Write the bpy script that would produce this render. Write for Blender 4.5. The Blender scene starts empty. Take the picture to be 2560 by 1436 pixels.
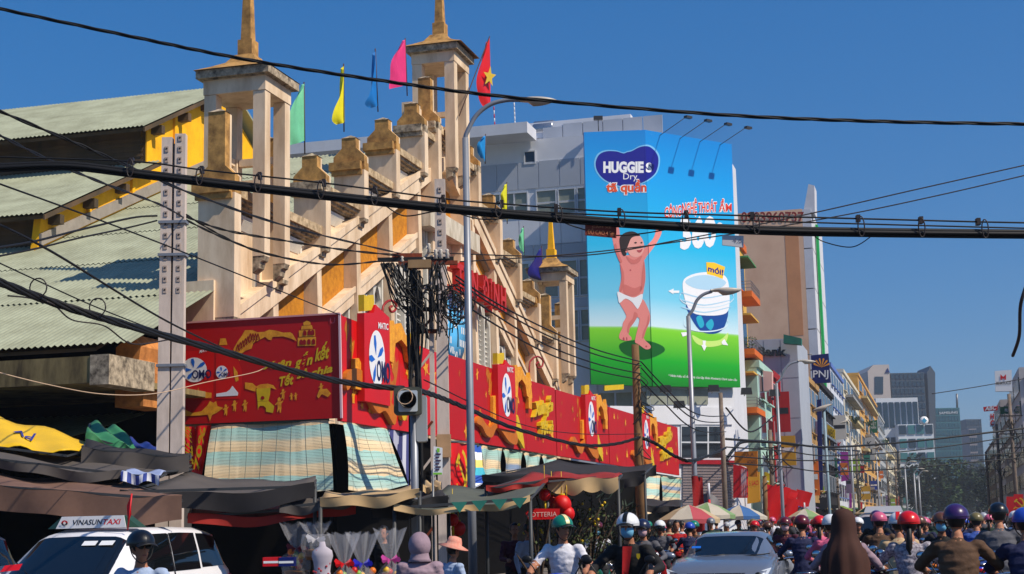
import bpy, bmesh, math, random
from mathutils import Vector as V, Matrix, noise
from mathutils.geometry import tessellate_polygon
random.seed(7)
scn = bpy.context.scene
COL = scn.collection
# ---------------------------------------------------------------- camera
F = 3800.0; ANG = math.radians(15.4); ROLL = 0.022; CH = 1.65
PIT = math.atan(600 / F)
fw = V((0, math.cos(PIT), math.sin(PIT))); up0 = V((0, -math.sin(PIT), math.cos(PIT)))
RX = math.cos(ROLL) * V((1, 0, 0)) - math.sin(ROLL) * up0
UX = math.cos(ROLL) * up0 + math.sin(ROLL) * V((1, 0, 0))
CP = V((0, 0, CH))
cam = bpy.data.cameras.new('camera'); cam.sensor_width = 36; cam.lens = F / 2560 * 36
cam.clip_start = 0.5; cam.clip_end = 6000
co = bpy.data.objects.new('camera', cam); COL.objects.link(co)
co.matrix_world = Matrix(((RX.x, UX.x, -fw.x, 0), (RX.y, UX.y, -fw.y, 0), (RX.z, UX.z, -fw.z, CH), (0, 0, 0, 1)))
scn.camera = co
# ---------------------------------------------------------------- world, sun, exposure
SUN_AZ = math.radians(-29)     # angle of the direction to the sun from +X towards +Y
SUN_EL = math.radians(47)
wd = bpy.data.worlds.new('World'); scn.world = wd; wd.use_nodes = True
nt = wd.node_tree; bg = nt.nodes['Background']
sky = nt.nodes.new('ShaderNodeTexSky'); sky.sky_type = 'NISHITA'; sky.sun_disc = False
sky.sun_elevation = SUN_EL; sky.sun_rotation = math.pi / 2 - SUN_AZ
sky.air_density = 1.0; sky.dust_density = 1.2; sky.ozone_density = 10.0
hs = nt.nodes.new('ShaderNodeHueSaturation'); hs.inputs['Saturation'].default_value = 1.55
gm = nt.nodes.new('ShaderNodeGamma'); gm.inputs[1].default_value = .6
mx = nt.nodes.new('ShaderNodeMix'); mx.data_type = 'RGBA'; mx.blend_type = 'MULTIPLY'; mx.inputs[0].default_value = 1; mx.inputs[7].default_value = (1.42, 1.68, 2.02, 1)
nt.links.new(sky.outputs[0], gm.inputs[0]); nt.links.new(gm.outputs[0], hs.inputs['Color']); nt.links.new(hs.outputs[0], mx.inputs[6]); nt.links.new(mx.outputs[2], bg.inputs[0])
bg.inputs[1].default_value = 0.1
sl = bpy.data.lights.new('sun', 'SUN'); sl.energy = 5.0; sl.angle = math.radians(0.5); sl.color = (1, .89, .74)
so = bpy.data.objects.new('sun', sl); COL.objects.link(so)
sd = V((math.cos(SUN_AZ) * math.cos(SUN_EL), math.sin(SUN_AZ) * math.cos(SUN_EL), math.sin(SUN_EL)))
so.rotation_euler = sd.to_track_quat('Z', 'Y').to_euler(); so.location = (0, 0, 80)
vs = scn.view_settings; vs.view_transform = 'Standard'; vs.look = 'None'; vs.gamma = 1; vs.exposure = 0.0; vs.use_curve_mapping = False
scn.cycles.max_bounces = 6; scn.cycles.transparent_max_bounces = 8
# ---------------------------------------------------------------- frames
SM = Matrix.Rotation(-ANG, 3, 'Z')         # street frame (n out to the street, s along it, z) -> world
SMI = SM.transposed()
def W(n, s, z): return SM @ V((n, s, z))
def ray(px, py): return fw + RX * ((px - 1280) / F) + UX * ((718 - py) / F)
def at(px, py, Y): d = ray(px, py); return CP + d * (Y / d.y)
class PL:                                   # a plane in the place; hit() gives the point of it seen at a pixel of the photograph
    def __init__(s, p, nr): s.p = V(p); s.n = V(nr).normalized(); s.u = V((0, 0, 1)).cross(s.n).normalized(); s.v = s.n.cross(s.u)
    def hit(s, px, py, off=0):
        d = ray(px, py); t = (s.p - CP).dot(s.n) / d.dot(s.n); return CP + d * t + s.n * off
def PN(n): return PL(W(n, 0, 0), W(1, 0, 0))
def PS(s): return PL(W(0, s, 0), W(0, -1, 0))
def nsz(p): return SMI @ V(p)
# ---------------------------------------------------------------- materials
def lin(c): return tuple((x / 12.92 if x <= .04045 else ((x + .055) / 1.055) ** 2.4) for x in (q / 255 for q in c))
MATS = {}
def mat(name, c, rough=.75, metal=0, var=.12, sc=3.0, c2=None, c2amt=.5, streak=False, bump=0, coat=0, emis=None, alpha=1, trans=0, sheen=0, spec=.4):
    if name in MATS: return MATS[name]
    m = bpy.data.materials.new(name); m.use_nodes = True; t = m.node_tree; b = t.nodes['Principled BSDF']
    L = lin(c); b.inputs['Roughness'].default_value = rough; b.inputs['Metallic'].default_value = metal
    b.inputs['Specular IOR Level'].default_value = spec
    b.inputs['Coat Weight'].default_value = coat
    if alpha < 1: b.inputs['Alpha'].default_value = alpha
    if trans: b.inputs['Transmission Weight'].default_value = trans
    if emis: b.inputs['Emission Color'].default_value = (*lin(emis), 1); b.inputs['Emission Strength'].default_value = 1
    if var or c2:
        tc = t.nodes.new('ShaderNodeTexCoord'); mp = t.nodes.new('ShaderNodeMapping')
        if streak: mp.inputs['Scale'].default_value = (1, 1, .28)
        t.links.new(tc.outputs['Object'], mp.inputs[0])
        nz = t.nodes.new('ShaderNodeTexNoise'); nz.inputs['Scale'].default_value = sc; nz.inputs['Detail'].default_value = 6; nz.inputs['Roughness'].default_value = .65
        t.links.new(mp.outputs[0], nz.inputs['Vector'])
        rp = t.nodes.new('ShaderNodeValToRGB'); e = rp.color_ramp.elements
        lo = tuple(x * (1 - var * 1.6) for x in L); hi = tuple(min(1, x * (1 + var)) for x in L)
        e[0].position = .3; e[1].position = .7; e[0].color = (*lo, 1); e[1].color = (*hi, 1)
        if c2:
            e[0].color = (*lin(c2), 1); e[0].position = .5 - .35 * (1 - c2amt) - .05; e[1].position = .5 + .3 * c2amt
            if var:
                q = e.new(min(.98, e[1].position + .2)); q.color = (*lo, 1)
        t.links.new(nz.outputs['Fac'], rp.inputs[0]); t.links.new(rp.outputs[0], b.inputs['Base Color'])
        if bump:
            bp = t.nodes.new('ShaderNodeBump'); bp.inputs['Strength'].default_value = bump; bp.inputs['Distance'].default_value = .03
            n2 = t.nodes.new('ShaderNodeTexNoise'); n2.inputs['Scale'].default_value = sc * 6; n2.inputs['Detail'].default_value = 4
            t.links.new(tc.outputs['Object'], n2.inputs['Vector'])
            t.links.new(n2.outputs['Fac'], bp.inputs['Height']); t.links.new(bp.outputs[0], b.inputs['Normal'])
    else: b.inputs['Base Color'].default_value = (*L, 1)
    MATS[name] = m; return m
def flat(name, c, rough=.55, **k): return mat(name, c, rough, var=k.pop('var', 0.0), **k)
def striped(name, cols, per, axis='Z', rough=.8, wob=.0):      # bands across one axis, in metres
    if name in MATS: return MATS[name]
    m = bpy.data.materials.new(name); m.use_nodes = True; t = m.node_tree; b = t.nodes['Principled BSDF']; b.inputs['Roughness'].default_value = rough
    tc = t.nodes.new('ShaderNodeTexCoord'); sp = t.nodes.new('ShaderNodeSeparateXYZ')
    src = tc.outputs['Object']
    nz = t.nodes.new('ShaderNodeTexNoise'); nz.inputs['Scale'].default_value = 1.1; nz.inputs['Detail'].default_value = 3
    t.links.new(src, nz.inputs['Vector'])
    t.links.new(src, sp.inputs[0])
    ma = t.nodes.new('ShaderNodeMath'); ma.operation = 'MULTIPLY_ADD'; ma.inputs[1].default_value = wob
    t.links.new(nz.outputs['Fac'], ma.inputs[0]); t.links.new(sp.outputs[axis], ma.inputs[2])
    dv = t.nodes.new('ShaderNodeMath'); dv.operation = 'DIVIDE'; dv.inputs[1].default_value = per; t.links.new(ma.outputs[0], dv.inputs[0])
    fr = t.nodes.new('ShaderNodeMath'); fr.operation = 'FRACT'; t.links.new(dv.outputs[0], fr.inputs[0])
    rp = t.nodes.new('ShaderNodeValToRGB'); rp.color_ramp.interpolation = 'LINEAR' if wob else 'CONSTANT'
    e = rp.color_ramp.elements; n = len(cols)
    while len(e) > 1: e.remove(e[-1])
    e[0].position = 0; e[0].color = (*lin(cols[0]), 1)
    for i in range(1, n): q = e.new(i / n); q.color = (*lin(cols[i]), 1)
    if wob:
        for i in range(n): q = e.new((i + .6) / n); q.color = (*lin(cols[i]), 1)
    t.links.new(fr.outputs[0], rp.inputs[0]); t.links.new(rp.outputs[0], b.inputs['Base Color'])
    MATS[name] = m; return m
def ramped(name, stops, z0, z1, rough=.5):       # printed vertical blend (a poster), in world height z0..z1
    m = bpy.data.materials.new(name); m.use_nodes = True; t = m.node_tree; b = t.nodes['Principled BSDF']; b.inputs['Roughness'].default_value = rough
    tc = t.nodes.new('ShaderNodeTexCoord'); sp = t.nodes.new('ShaderNodeSeparateXYZ'); t.links.new(tc.outputs['Object'], sp.inputs[0])
    mr = t.nodes.new('ShaderNodeMapRange'); mr.inputs[1].default_value = z0; mr.inputs[2].default_value = z1; t.links.new(sp.outputs['Z'], mr.inputs[0])
    rp = t.nodes.new('ShaderNodeValToRGB'); e = rp.color_ramp.elements
    while len(e) > 1: e.remove(e[-1])
    e[0].position = stops[0][0]; e[0].color = (*lin(stops[0][1]), 1)
    for p, c in stops[1:]: q = e.new(p); q.color = (*lin(c), 1)
    t.links.new(mr.outputs[0], rp.inputs[0]); t.links.new(rp.outputs[0], b.inputs['Base Color']); return m
# ---------------------------------------------------------------- objects
BASE = {}
def tag(o, label=None, cat=None, group=None, kind=None):
    if label: o['label'] = label
    if cat: o['category'] = cat
    if group: o['group'] = group
    if kind: o['kind'] = kind
    return o
def thing(name, label, cat, loc=(0, 0, 0), group=None, rotz=0):
    o = bpy.data.objects.new(name, None); o.empty_display_size = .3; COL.objects.link(o)
    o.location = V(loc); o.rotation_euler = (0, 0, rotz); BASE[o.name] = V(loc); return tag(o, label, cat, group)
def root_of(o):
    while o.parent: o = o.parent
    return o
class B:
    def __init__(s): s.v = []; s.f = []; s.mi = []; s.m = 0; s.sm = []; s.smooth = False
    def add(s, vs, fs):
        k = len(s.v); s.v += [V(p) for p in vs]
        for f in fs: s.f.append([i + k for i in f]); s.mi.append(s.m); s.sm.append(s.smooth)
    def box(s, x0, x1, y0, y1, z0, z1, X=None):
        P = [V((x, y, z)) for z in (z0, z1) for y in (y0, y1) for x in (x0, x1)]
        if X: P = [X(p) for p in P]
        s.add(P, [(0, 2, 3, 1), (4, 5, 7, 6), (0, 1, 5, 4), (2, 6, 7, 3), (0, 4, 6, 2), (1, 3, 7, 5)]); return s
    def bar(s, a, b, w, h, upv=(0, 0, 1)):        # box from a to b, section w x h
        a = V(a); b = V(b); d = (b - a).normalized(); r = d.cross(V(upv))
        if r.length < 1e-4: r = d.cross(V((1, 0, 0)))
        r.normalize(); u = r.cross(d); r *= w / 2; u *= h / 2
        P = [a - r - u, a + r - u, a + r + u, a - r + u, b - r - u, b + r - u, b + r + u, b - r + u]
        s.add(P, [(3, 2, 1, 0), (4, 5, 6, 7), (0, 1, 5, 4), (1, 2, 6, 5), (2, 3, 7, 6), (3, 0, 4, 7)]); return s
    def prism(s, poly, ext):                       # polygon (3D points) pushed along ext
        poly = [V(p) for p in poly]; n = len(poly); e = V(ext); k = len(s.v)
        tri = tessellate_polygon([poly])
        s.add(poly + [p + e for p in poly], [tuple(t) for t in tri] + [tuple(i + n for i in reversed(t)) for t in tri] + [(i, (i + 1) % n, (i + 1) % n + n, i + n) for i in range(n)]); return s
    def poly(s, poly):
        poly = [V(p) for p in poly]; s.add(poly, [tuple(t) for t in tessellate_polygon([poly])]); return s
    def tube(s, pts, r, n=6, cap=True):
        pts = [V(p) for p in pts]; k = len(pts); rs = r if isinstance(r, (list, tuple)) else [r] * k
        P = []; prev = None
        for i, p in enumerate(pts):
            d = (pts[min(i + 1, k - 1)] - pts[max(i - 1, 0)]).normalized()
            if prev is None: a = d.orthogonal().normalized()
            else: a = (prev - d * prev.dot(d)); a = a.normalized() if a.length > 1e-6 else d.orthogonal().normalized()
            prev = a; b = d.cross(a)
            P += [p + (a * math.cos(2 * math.pi * j / n) + b * math.sin(2 * math.pi * j / n)) * rs[i] for j in range(n)]
        Fs = [(i * n + j, i * n + (j + 1) % n, (i + 1) * n + (j + 1) % n, (i + 1) * n + j) for i in range(k - 1) for j in range(n)]
        if cap: Fs += [tuple(range(n))[::-1], tuple((k - 1) * n + j for j in range(n))]
        q = s.smooth; s.smooth = True; s.add(P, Fs); s.smooth = q; return s
    def lathe(s, prof, c=(0, 0, 0), n=16, sx=1, sy=1, axis='z', arc=None):   # prof: (radius, height)
        c = V(c); P = []; k = len(prof)
        for r, h in prof:
            for j in range(n):
                a = 2 * math.pi * j / n; x, y = r * math.cos(a) * sx, r * math.sin(a) * sy
                P.append(c + (V((x, y, h)) if axis == 'z' else V((h, x, y)) if axis == 'x' else V((y, h, x))))
        Fs = [(i * n + j, i * n + (j + 1) % n, (i + 1) * n + (j + 1) % n, (i + 1) * n + j) for i in range(k - 1) for j in range(n)]
        Fs += [tuple(range(n))[::-1], tuple((k - 1) * n + j for j in range(n))]
        q = s.smooth; s.smooth = True; s.add(P, Fs); s.smooth = q; return s
    def ball(s, c, rx, ry=None, rz=None, n=12, m=8, R=None):
        ry = ry or rx; rz = rz or rx; c = V(c); P = []
        for i in range(m + 1):
            t = math.pi * i / m
            for j in range(n):
                a = 2 * math.pi * j / n; q = V((rx * math.sin(t) * math.cos(a), ry * math.sin(t) * math.sin(a), -rz * math.cos(t)))
                P.append(c + (R @ q if R else q))
        q = s.smooth; s.smooth = True
        s.add(P, [(i * n + j, i * n + (j + 1) % n, (i + 1) * n + (j + 1) % n, (i + 1) * n + j) for i in range(m) for j in range(n)]); s.smooth = q; return s
    def grid(s, fn, nu, nv, thick=None):           # fn(u,v)->point; thick: vector added for a back side
        P = [V(fn(i / nu, j / nv)) for j in range(nv + 1) for i in range(nu + 1)]; w = nu + 1
        Fs = [(j * w + i, j * w + i + 1, (j + 1) * w + i + 1, (j + 1) * w + i) for j in range(nv) for i in range(nu)]
        q = s.smooth; s.smooth = True
        if thick is None: s.add(P, Fs)
        else:
            N = len(P); T = V(thick); P2 = [p + T for p in P]
            E = [i for i in range(w)] + [j * w + nu for j in range(1, nv + 1)] + [nv * w + i for i in range(nu - 1, -1, -1)] + [j * w for j in range(nv - 1, 0, -1)]
            s.add(P + P2, [f[::-1] for f in Fs] + [tuple(i + N for i in f) for f in Fs] + [(E[k], E[(k + 1) % len(E)], E[(k + 1) % len(E)] + N, E[k] + N) for k in range(len(E))])
        s.smooth = q; return s
    def mesh(s, name, mats, base=V((0, 0, 0)), frame=None):
        me = bpy.data.meshes.new(name)
        me.from_pydata([((frame @ p) if frame else p) - base for p in s.v], [], s.f)
        for m in (mats if isinstance(mats, (list, tuple)) else [mats]): me.materials.append(m)
        me.polygons.foreach_set('material_index', s.mi); me.polygons.foreach_set('use_smooth', s.sm); me.update()
        return me
    def ob(s, name, mats, parent=None, frame=None, label=None, cat=None, group=None, kind=None, loc=None, local=False):
        base = V((0, 0, 0))
        if parent is not None and not local: base = BASE[root_of(parent).name]
        elif loc is not None: base = V(loc)
        o = bpy.data.objects.new(name, s.mesh(name, mats, base, frame)); COL.objects.link(o)
        if parent is not None: o.parent = parent
        elif loc is not None: o.location = V(loc)
        BASE[o.name] = base
        return tag(o, label, cat, group, kind)
def S(): return B()
def copy_tree(o, parent=None):
    c = o.copy(); COL.objects.link(c)
    if parent: c.parent = parent
    else: BASE[c.name] = V(o.location)
    for ch in list(o.children): copy_tree(ch, c)
    return c
def setmat(o, i, m): o.material_slots[i].link = 'OBJECT'; o.material_slots[i].material = m
# ---------------------------------------------------------------- lettering
def text_geo(txt, bold=0, shear=0, ext=0):
    cu = bpy.data.curves.new('t', 'FONT'); cu.body = txt; cu.size = 1; cu.offset = bold; cu.shear = shear; cu.extrude = ext; cu.resolution_u = 3
    o = bpy.data.objects.new('t', cu); COL.objects.link(o)
    dg = bpy.context.evaluated_depsgraph_get(); me = bpy.data.meshes.new_from_object(o.evaluated_get(dg))
    vs = [v.co.copy() for v in me.vertices]; fs = [tuple(p.vertices) for p in me.polygons]
    bpy.data.objects.remove(o); bpy.data.curves.remove(cu); bpy.data.meshes.remove(me)
    if not vs: return [], [], 1
    x0 = min(v.x for v in vs); x1 = max(v.x for v in vs); w = max(1e-6, x1 - x0)
    return [V(((v.x - x0) / w, v.y / .72, v.z)) for v in vs], fs, w
def text_on(b, txt, p1, p2, ptop, off=0, bold=0, shear=0, ext=0, nrm=None, arc=0):
    """lettering with its baseline from p1 to p2 (world points) and capitals reaching ptop above p1"""
    vs, fs, w = text_geo(txt, bold, shear, 1 if ext else 0)
    u = V(p2) - V(p1); h = V(ptop) - V(p1); n = (nrm or u.cross(h)).normalized()
    b.add([V(p1) + u * v.x + h * (v.y + arc * 4 * v.x * (1 - v.x)) + n * (off + (v.z * .5 + .5) * ext) for v in vs], fs); return b
def text_px(b, pl, txt, a, c, t, off=.006, **k):
    return text_on(b, txt, pl.hit(*a), pl.hit(*c), pl.hit(*t), off, nrm=pl.n, **k)
def cr(pts, n=6, closed=False):                   # Catmull-Rom through points
    P = [V(p) for p in pts]; out = []; k = len(P)
    for i in range(k if closed else k - 1):
        a, b, c, d = (P[(i + j) % k] if closed else P[min(max(i + j, 0), k - 1)] for j in (-1, 0, 1, 2))
        for q in range(n):
            t = q / n; out.append(.5 * ((2 * b) + (c - a) * t + (2 * a - 5 * b + 4 * c - d) * t * t + (3 * b - a - 3 * c + d) * t ** 3))
    if not closed: out.append(P[-1])
    return out
def shape_px(b, pl, pts, off=.004, smooth=0):     # a flat printed shape on plane pl, outline given in pixels of the photograph
    q = [pl.hit(x, y, off) for x, y in pts]
    if smooth: q = cr(q, smooth, True)
    b.poly(q); return b
def ell_px(b, pl, cx, cy, rx, ry, off=.004, n=24, rot=0):
    c, s = math.cos(rot), math.sin(rot)
    return shape_px(b, pl, [(cx + rx * math.cos(a) * c - ry * math.sin(a) * s, cy + rx * math.cos(a) * s + ry * math.sin(a) * c) for a in (2 * math.pi * i / n for i in range(n))], off)
def line_px(b, pl, pts, w, off=.004):             # printed line, w in metres
    P = [pl.hit(x, y, off) for x, y in pts]
    for i in range(len(P) - 1):
        d = (P[i + 1] - P[i]).normalized(); r = d.cross(pl.n) * w / 2; b.poly([P[i] - r, P[i + 1] - r, P[i + 1] + r, P[i] + r])
    return b
# ================================================================ ground
m_asph = mat('asphalt', (62, 62, 64), .9, var=.25, sc=.8, bump=.3)
m_pave = mat('paving', (120, 112, 102), .9, var=.25, sc=1.5, bump=.2)
b = S(); b.box(-900, 900, -80, 2400, -.5, 0); b.ob('ground', mat('dust_ground', (92, 86, 78), .95, var=.2, sc=.05), frame=SM, kind='structure')
b = S(); b.box(-10.5, 6.5, -60, 2000, -.3, .004); b.box(-60, -10.5, -20, 24, -.3, .004); b.ob('road', m_asph, frame=SM, kind='structure')
b = S(); b.box(-40, -10.5, 24, 2000, -.2, .14); b.ob('pavement', m_pave, frame=SM, kind='structure')
b = S(); b.box(6.5, 40, 24, 2000, -.2, .14); b.ob('pavement', m_pave, frame=SM, kind='structure')
b = S()
for k in range(60): b.box(-2.1, -1.95, 20 + k * 6, 23 + k * 6, 0, .008)
b.ob('lane_marking', flat('road_paint', (200, 200, 195), .7), frame=SM, kind='structure')
b = S(); b.box(-10.72, -10.5, 24, 1000, -.2, .155); b.ob('kerb', mat('kerb_stone', (150, 146, 140), .85), frame=SM, kind='structure')
# ================================================================ market hall
m_pl = mat('cream_plaster', (229, 206, 176), .85, var=.06, sc=1.8, c2=(186, 156, 122), c2amt=.4, streak=True)
m_st = mat('stained_plaster', (196, 150, 84), .9, var=.16, sc=3.5, c2=(128, 94, 52), c2amt=.65, bump=.15)
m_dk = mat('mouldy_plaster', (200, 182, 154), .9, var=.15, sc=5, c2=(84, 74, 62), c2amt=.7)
m_oc = mat('ochre_plaster', (190, 126, 22), .85, var=.16, sc=5, c2=(158, 96, 12), c2amt=.5, bump=.12)
m_ye = mat('yellow_paint', (245, 182, 8), .8, var=.08, sc=1.2, c2=(214, 150, 8), c2amt=.3)
m_rf = mat('green_grey_roof_sheet', (158, 163, 138), .6, var=.07, sc=.9, c2=(128, 130, 106), c2amt=.45)
m_wh = mat('white_paint_old', (208, 205, 195), .7, var=.08, sc=3)
m_br = mat('brown_board', (96, 74, 52), .9, var=.3, sc=.7, c2=(60, 54, 40), c2amt=.6, streak=True)
m_bk = flat('recess_shade', (9, 8, 8), .98, spec=.1)  # near-black standing in for shade in stalls, shopfronts and behind louvres
mk = thing('market_building', 'cream stepped-gable market hall with three open towers and green corrugated roofs', 'market hall', W(-17.5, 53.4, 0))
SC = 53.4                                     # middle of the facade
NF = -16.85
def zl1(s): return 8.32 + .468 * (SC - abs(s - SC) - 38.94)      # lower edge of the upper raking beam
def zl2(s): return 7.75 + .468 * (SC - abs(s - SC) - 41.99)      # lower edge of the lower one
def fin(sc, ztop, tall=0, low=None):
    """a stepped pier: plain shaft with cove, cornice, shouldered block"""
    T = .19; nc = NF - .52; zt = ztop - 1.28 - tall
    body = S(); low = low if low is not None else zl1(sc) + .62
    def sec(z, a, c): return (nc - a, nc + c, z)
    prof = [(.5, low), (.5, zt), (.52, zt + .12), (.6, zt + .22)]
    L = [V((nc - a, 0, z)) for a, z in prof] + [V((nc + .52, 0, z)) for a, z in prof[::-1]]
    body.prism([p + V((0, sc - T, 0)) for p in L], (0, 2 * T, 0))
    o = body.ob('pier', m_pl, mk, SM)
    c = S(); c.box(nc - .62, nc + .44, sc - T - .16, sc + T - .02, zt + .222, zt + .48); c.box(nc - .56, nc + .46, sc - T - .09, sc - T - .002, zt + .06, zt + .22)
    c.box(nc + .44, nc + .523, sc - T + .02, sc + T, zt + .222, zt + .48)
    c.ob('pier_cornice', m_dk if random.random() < .4 else m_st, o, SM)
    z = zt + .48
    P = [(-.52, z), (.52, z), (.52, z + .2), (.24, z + .47), (.24, z + .8 + tall), (-.24, z + .8 + tall), (-.24, z + .47), (-.52, z + .2)]
    t = S(); t.prism([V((nc + a, sc - T, q)) for a, q in P], (0, 2 * T - .1, 0)); t.ob('pier_block', m_st, o, SM)
    t = S(); t.prism([V((nc + a, sc + T - .098, q)) for a, q in P], (0, .1, 0)); t.ob('pier_block_face', m_pl, o, SM)
    t = S(); zz = z + .8 + tall; k = [V((nc - .26, sc - T - .02, zz)), V((nc + .26, sc - T - .02, zz)), V((nc + .26, sc + T + .02, zz)), V((nc - .26, sc + T + .02, zz)), V((nc, sc, zz + .13))]
    t.add(k, [(0, 1, 4), (1, 2, 4), (2, 3, 4), (3, 0, 4), (3, 2, 1, 0)]); t.ob('pier_cap', m_dk, o, SM)
    # corbel at the foot of the shaft and battered pilaster below it
    if low > 1:
        q = S(); q.prism([V((NF - .5, sc - T + .01, low)), V((NF, sc - T + .01, low)), V((NF - .02, sc - T + .01, low - .1)), V((NF - .14, sc - T + .01, low - .14)), V((NF - .16, sc - T + .01, low - .26)), V((NF - .3, sc - T + .01, low - .3)), V((NF - .5, sc - T + .01, low - .3))], (0, 2 * T - .02, 0))
        q.ob('corbel', m_dk, o, SM)
        q = S(); q.prism([V((NF - .95, sc - T + .02, 0)), V((NF - .1, sc - T + .02, 0)), V((NF - .3, sc - T + .02, zl1(sc) + .2)), V((NF - .95, sc - T + .02, zl1(sc) + .2))], (0, 2 * T - .04, 0))
        q.ob('pilaster', m_pl, mk, SM)
    return zt + .48
D = [(3.3, 16.7), (6.3, 15.34), (9.3, 13.97), (12.45, 12.65)]
CORN = []
for d, z in D:
    for sg in (-1, 1): CORN.append((SC + sg * d, fin(SC + sg * d, z)))
for sg in (-1, 1):
    CORN.append((SC + sg * 15.5, fin(SC + sg * 15.5, 12.42, 1.1))); CORN.append((SC + sg * 18.5, fin(SC + sg * 18.5, 12.42, 1.1)))
    CORN.append((SC + sg * 1.75, fin(SC + sg * 1.75, 18.1, .9, 12.7)))
CORN.sort()
# cornices, wall and window slots between the piers
for (sa, za), (sb, zb) in zip(CORN, CORN[1:]):
    zc = min(za, zb); A_, Bq = sa + .19, sb - .19; mid = (sa + sb) / 2
    c = S(); c.box(NF - 1.0, NF - .12, A_, Bq, zc - .26, zc - .02); o = c.ob('cornice', mat('light_mould', (205, 182, 146), .9, var=.2, sc=4, c2=(120, 96, 66), c2amt=.6), mk, SM)
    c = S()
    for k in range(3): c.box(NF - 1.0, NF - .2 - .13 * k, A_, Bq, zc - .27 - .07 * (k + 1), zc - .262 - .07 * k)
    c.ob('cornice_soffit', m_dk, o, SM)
    w = S(); w.prism([V((NF - .98, A_, zl1(A_) + .1)), V((NF - .98, Bq, zl1(Bq) + .1)), V((NF - .98, Bq, zc - .48)), V((NF - .98, A_, zc - .48))], (.36, 0, 0)); w.ob('wall', m_pl, mk, SM)
    if zc - .5 - zl1(mid) > 1.0:              # small framed panel under the cornice
        f = S(); z0, z1 = zl1(mid) + .75, zc - .55; x = NF - .6
        f.box(x - .02, x + .12, A_ + .5, Bq - .5, z1 - .12, z1); f.box(x - .02, x + .06, A_ + .5, A_ + .62, z0, z1 - .125); f.box(x - .02, x + .06, Bq - .62, Bq - .5, z0, z1 - .125)
        f.prism([V((x, A_ + .62, z1 - .13)), V((x + .12, A_ + .62, z1 - .13)), V((x, A_ + .62, z1 - .38))], (0, Bq - A_ - 1.24, 0))
        f.ob('wall_frame', m_wh, mk, SM)
# raking beams and ochre panels, one per bay
PIL = sorted([SC + s * d for s in (-1, 1) for d in (3.3, 6.3, 9.3, 12.45, 15.5, 18.5)])
for a, c_ in zip(PIL, PIL[1:]):
    if c_ - a > 4: continue
    A_, C_ = a + .2, c_ - .2
    for fn, h, nn, nm in ((zl1, .72, NF - .24, 'raking_beam'), (zl2, .5, NF - .36, 'lower_raking_beam')):
        A_, C_ = (a, c_) if fn is zl1 else (a + .2, c_ - .2)
        if abs((a + c_) / 2 - SC) > 12.4 and fn is zl2: continue
        x = S(); x.prism([V((nn, A_, fn(A_))), V((nn, C_, fn(C_))), V((nn, C_, fn(C_) + h)), V((nn, A_, fn(A_) + h))], (-.6, 0, 0)); r = x.ob(nm, m_pl, mk, SM)
        x = S(); x.prism([V((nn + .06, A_, fn(A_) + h * .72)), V((nn + .06, C_, fn(C_) + h * .72)), V((nn + .06, C_, fn(C_) + h + .04)), V((nn + .06, A_, fn(A_) + h + .04))], (-.055, 0, 0)); x.ob('beam_lip', m_pl, r, SM)
    A_, C_ = a + .2, c_ - .2
    lo = (lambda s: max(2, zl2(s) + .5)) if abs((a + c_) / 2 - SC) < 12.4 else (lambda s: 2.0)
    x = S(); nn = NF - .7
    x.prism([V((nn, A_, lo(A_))), V((nn, C_, lo(C_))), V((nn, C_, zl1(C_))), V((nn, A_, zl1(A_)))], (-.2, 0, 0)); x.ob('ochre_panel', m_oc, mk, SM)
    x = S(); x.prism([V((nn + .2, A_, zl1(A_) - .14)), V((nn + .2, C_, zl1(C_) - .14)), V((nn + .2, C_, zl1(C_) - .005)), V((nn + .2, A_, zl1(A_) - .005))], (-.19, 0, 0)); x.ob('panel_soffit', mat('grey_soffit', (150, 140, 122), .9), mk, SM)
def louvre_bay(A_, C_, topf, nn, parts=3):
    w = (C_ - A_) / parts
    fr = S()
    for i in range(parts + 1):
        s0 = A_ + i * w; s0 = min(max(s0, A_ + .07), C_ - .07); zt = topf(s0)
        fr.box(nn - .3, nn, s0 - .06, s0 + .06, 2.5, zt - .02)
    o = fr.ob('window_frame', m_wh, mk, SM)
    for i in range(parts):
        s0 = A_ + i * w + .07; s1 = A_ + (i + 1) * w - .07; zt = min(topf(s0), topf(s1)) - .1
        for q3 in ([V((nn - .05, s0, zt)), V((nn - .05, s0 + .3, zt)), V((nn - .05, s0, zt - .5))], [V((nn - .05, s1, zt)), V((nn - .05, s1, zt - .5)), V((nn - .05, s1 - .3, zt))]):
            g = S(); g.prism(q3, (-.1, 0, 0)); g.ob('window_bracket', m_wh, o, SM)
        l = S(); z = 3.4
        while z < zt - .5:
            l.prism([V((nn - .24, s0 + .02, z)), V((nn - .12, s0 + .02, z - .09)), V((nn - .12, s0 + .02, z - .06)), V((nn - .24, s0 + .02, z + .03))], (0, s1 - s0 - .04, 0)); z += .2
        lo_ = l.ob('louvre', m_wh, o, SM); lo_['kind'] = 'stuff'
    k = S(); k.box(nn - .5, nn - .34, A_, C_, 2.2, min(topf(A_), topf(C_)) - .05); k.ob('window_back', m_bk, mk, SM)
for a, c_ in zip(PIL, PIL[1:]):
    m_ = (a + c_) / 2
    if c_ - a < 4 and abs(m_ - SC) < 12.4: louvre_bay(a + .2, c_ - .2, zl2, NF - .5)
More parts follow.
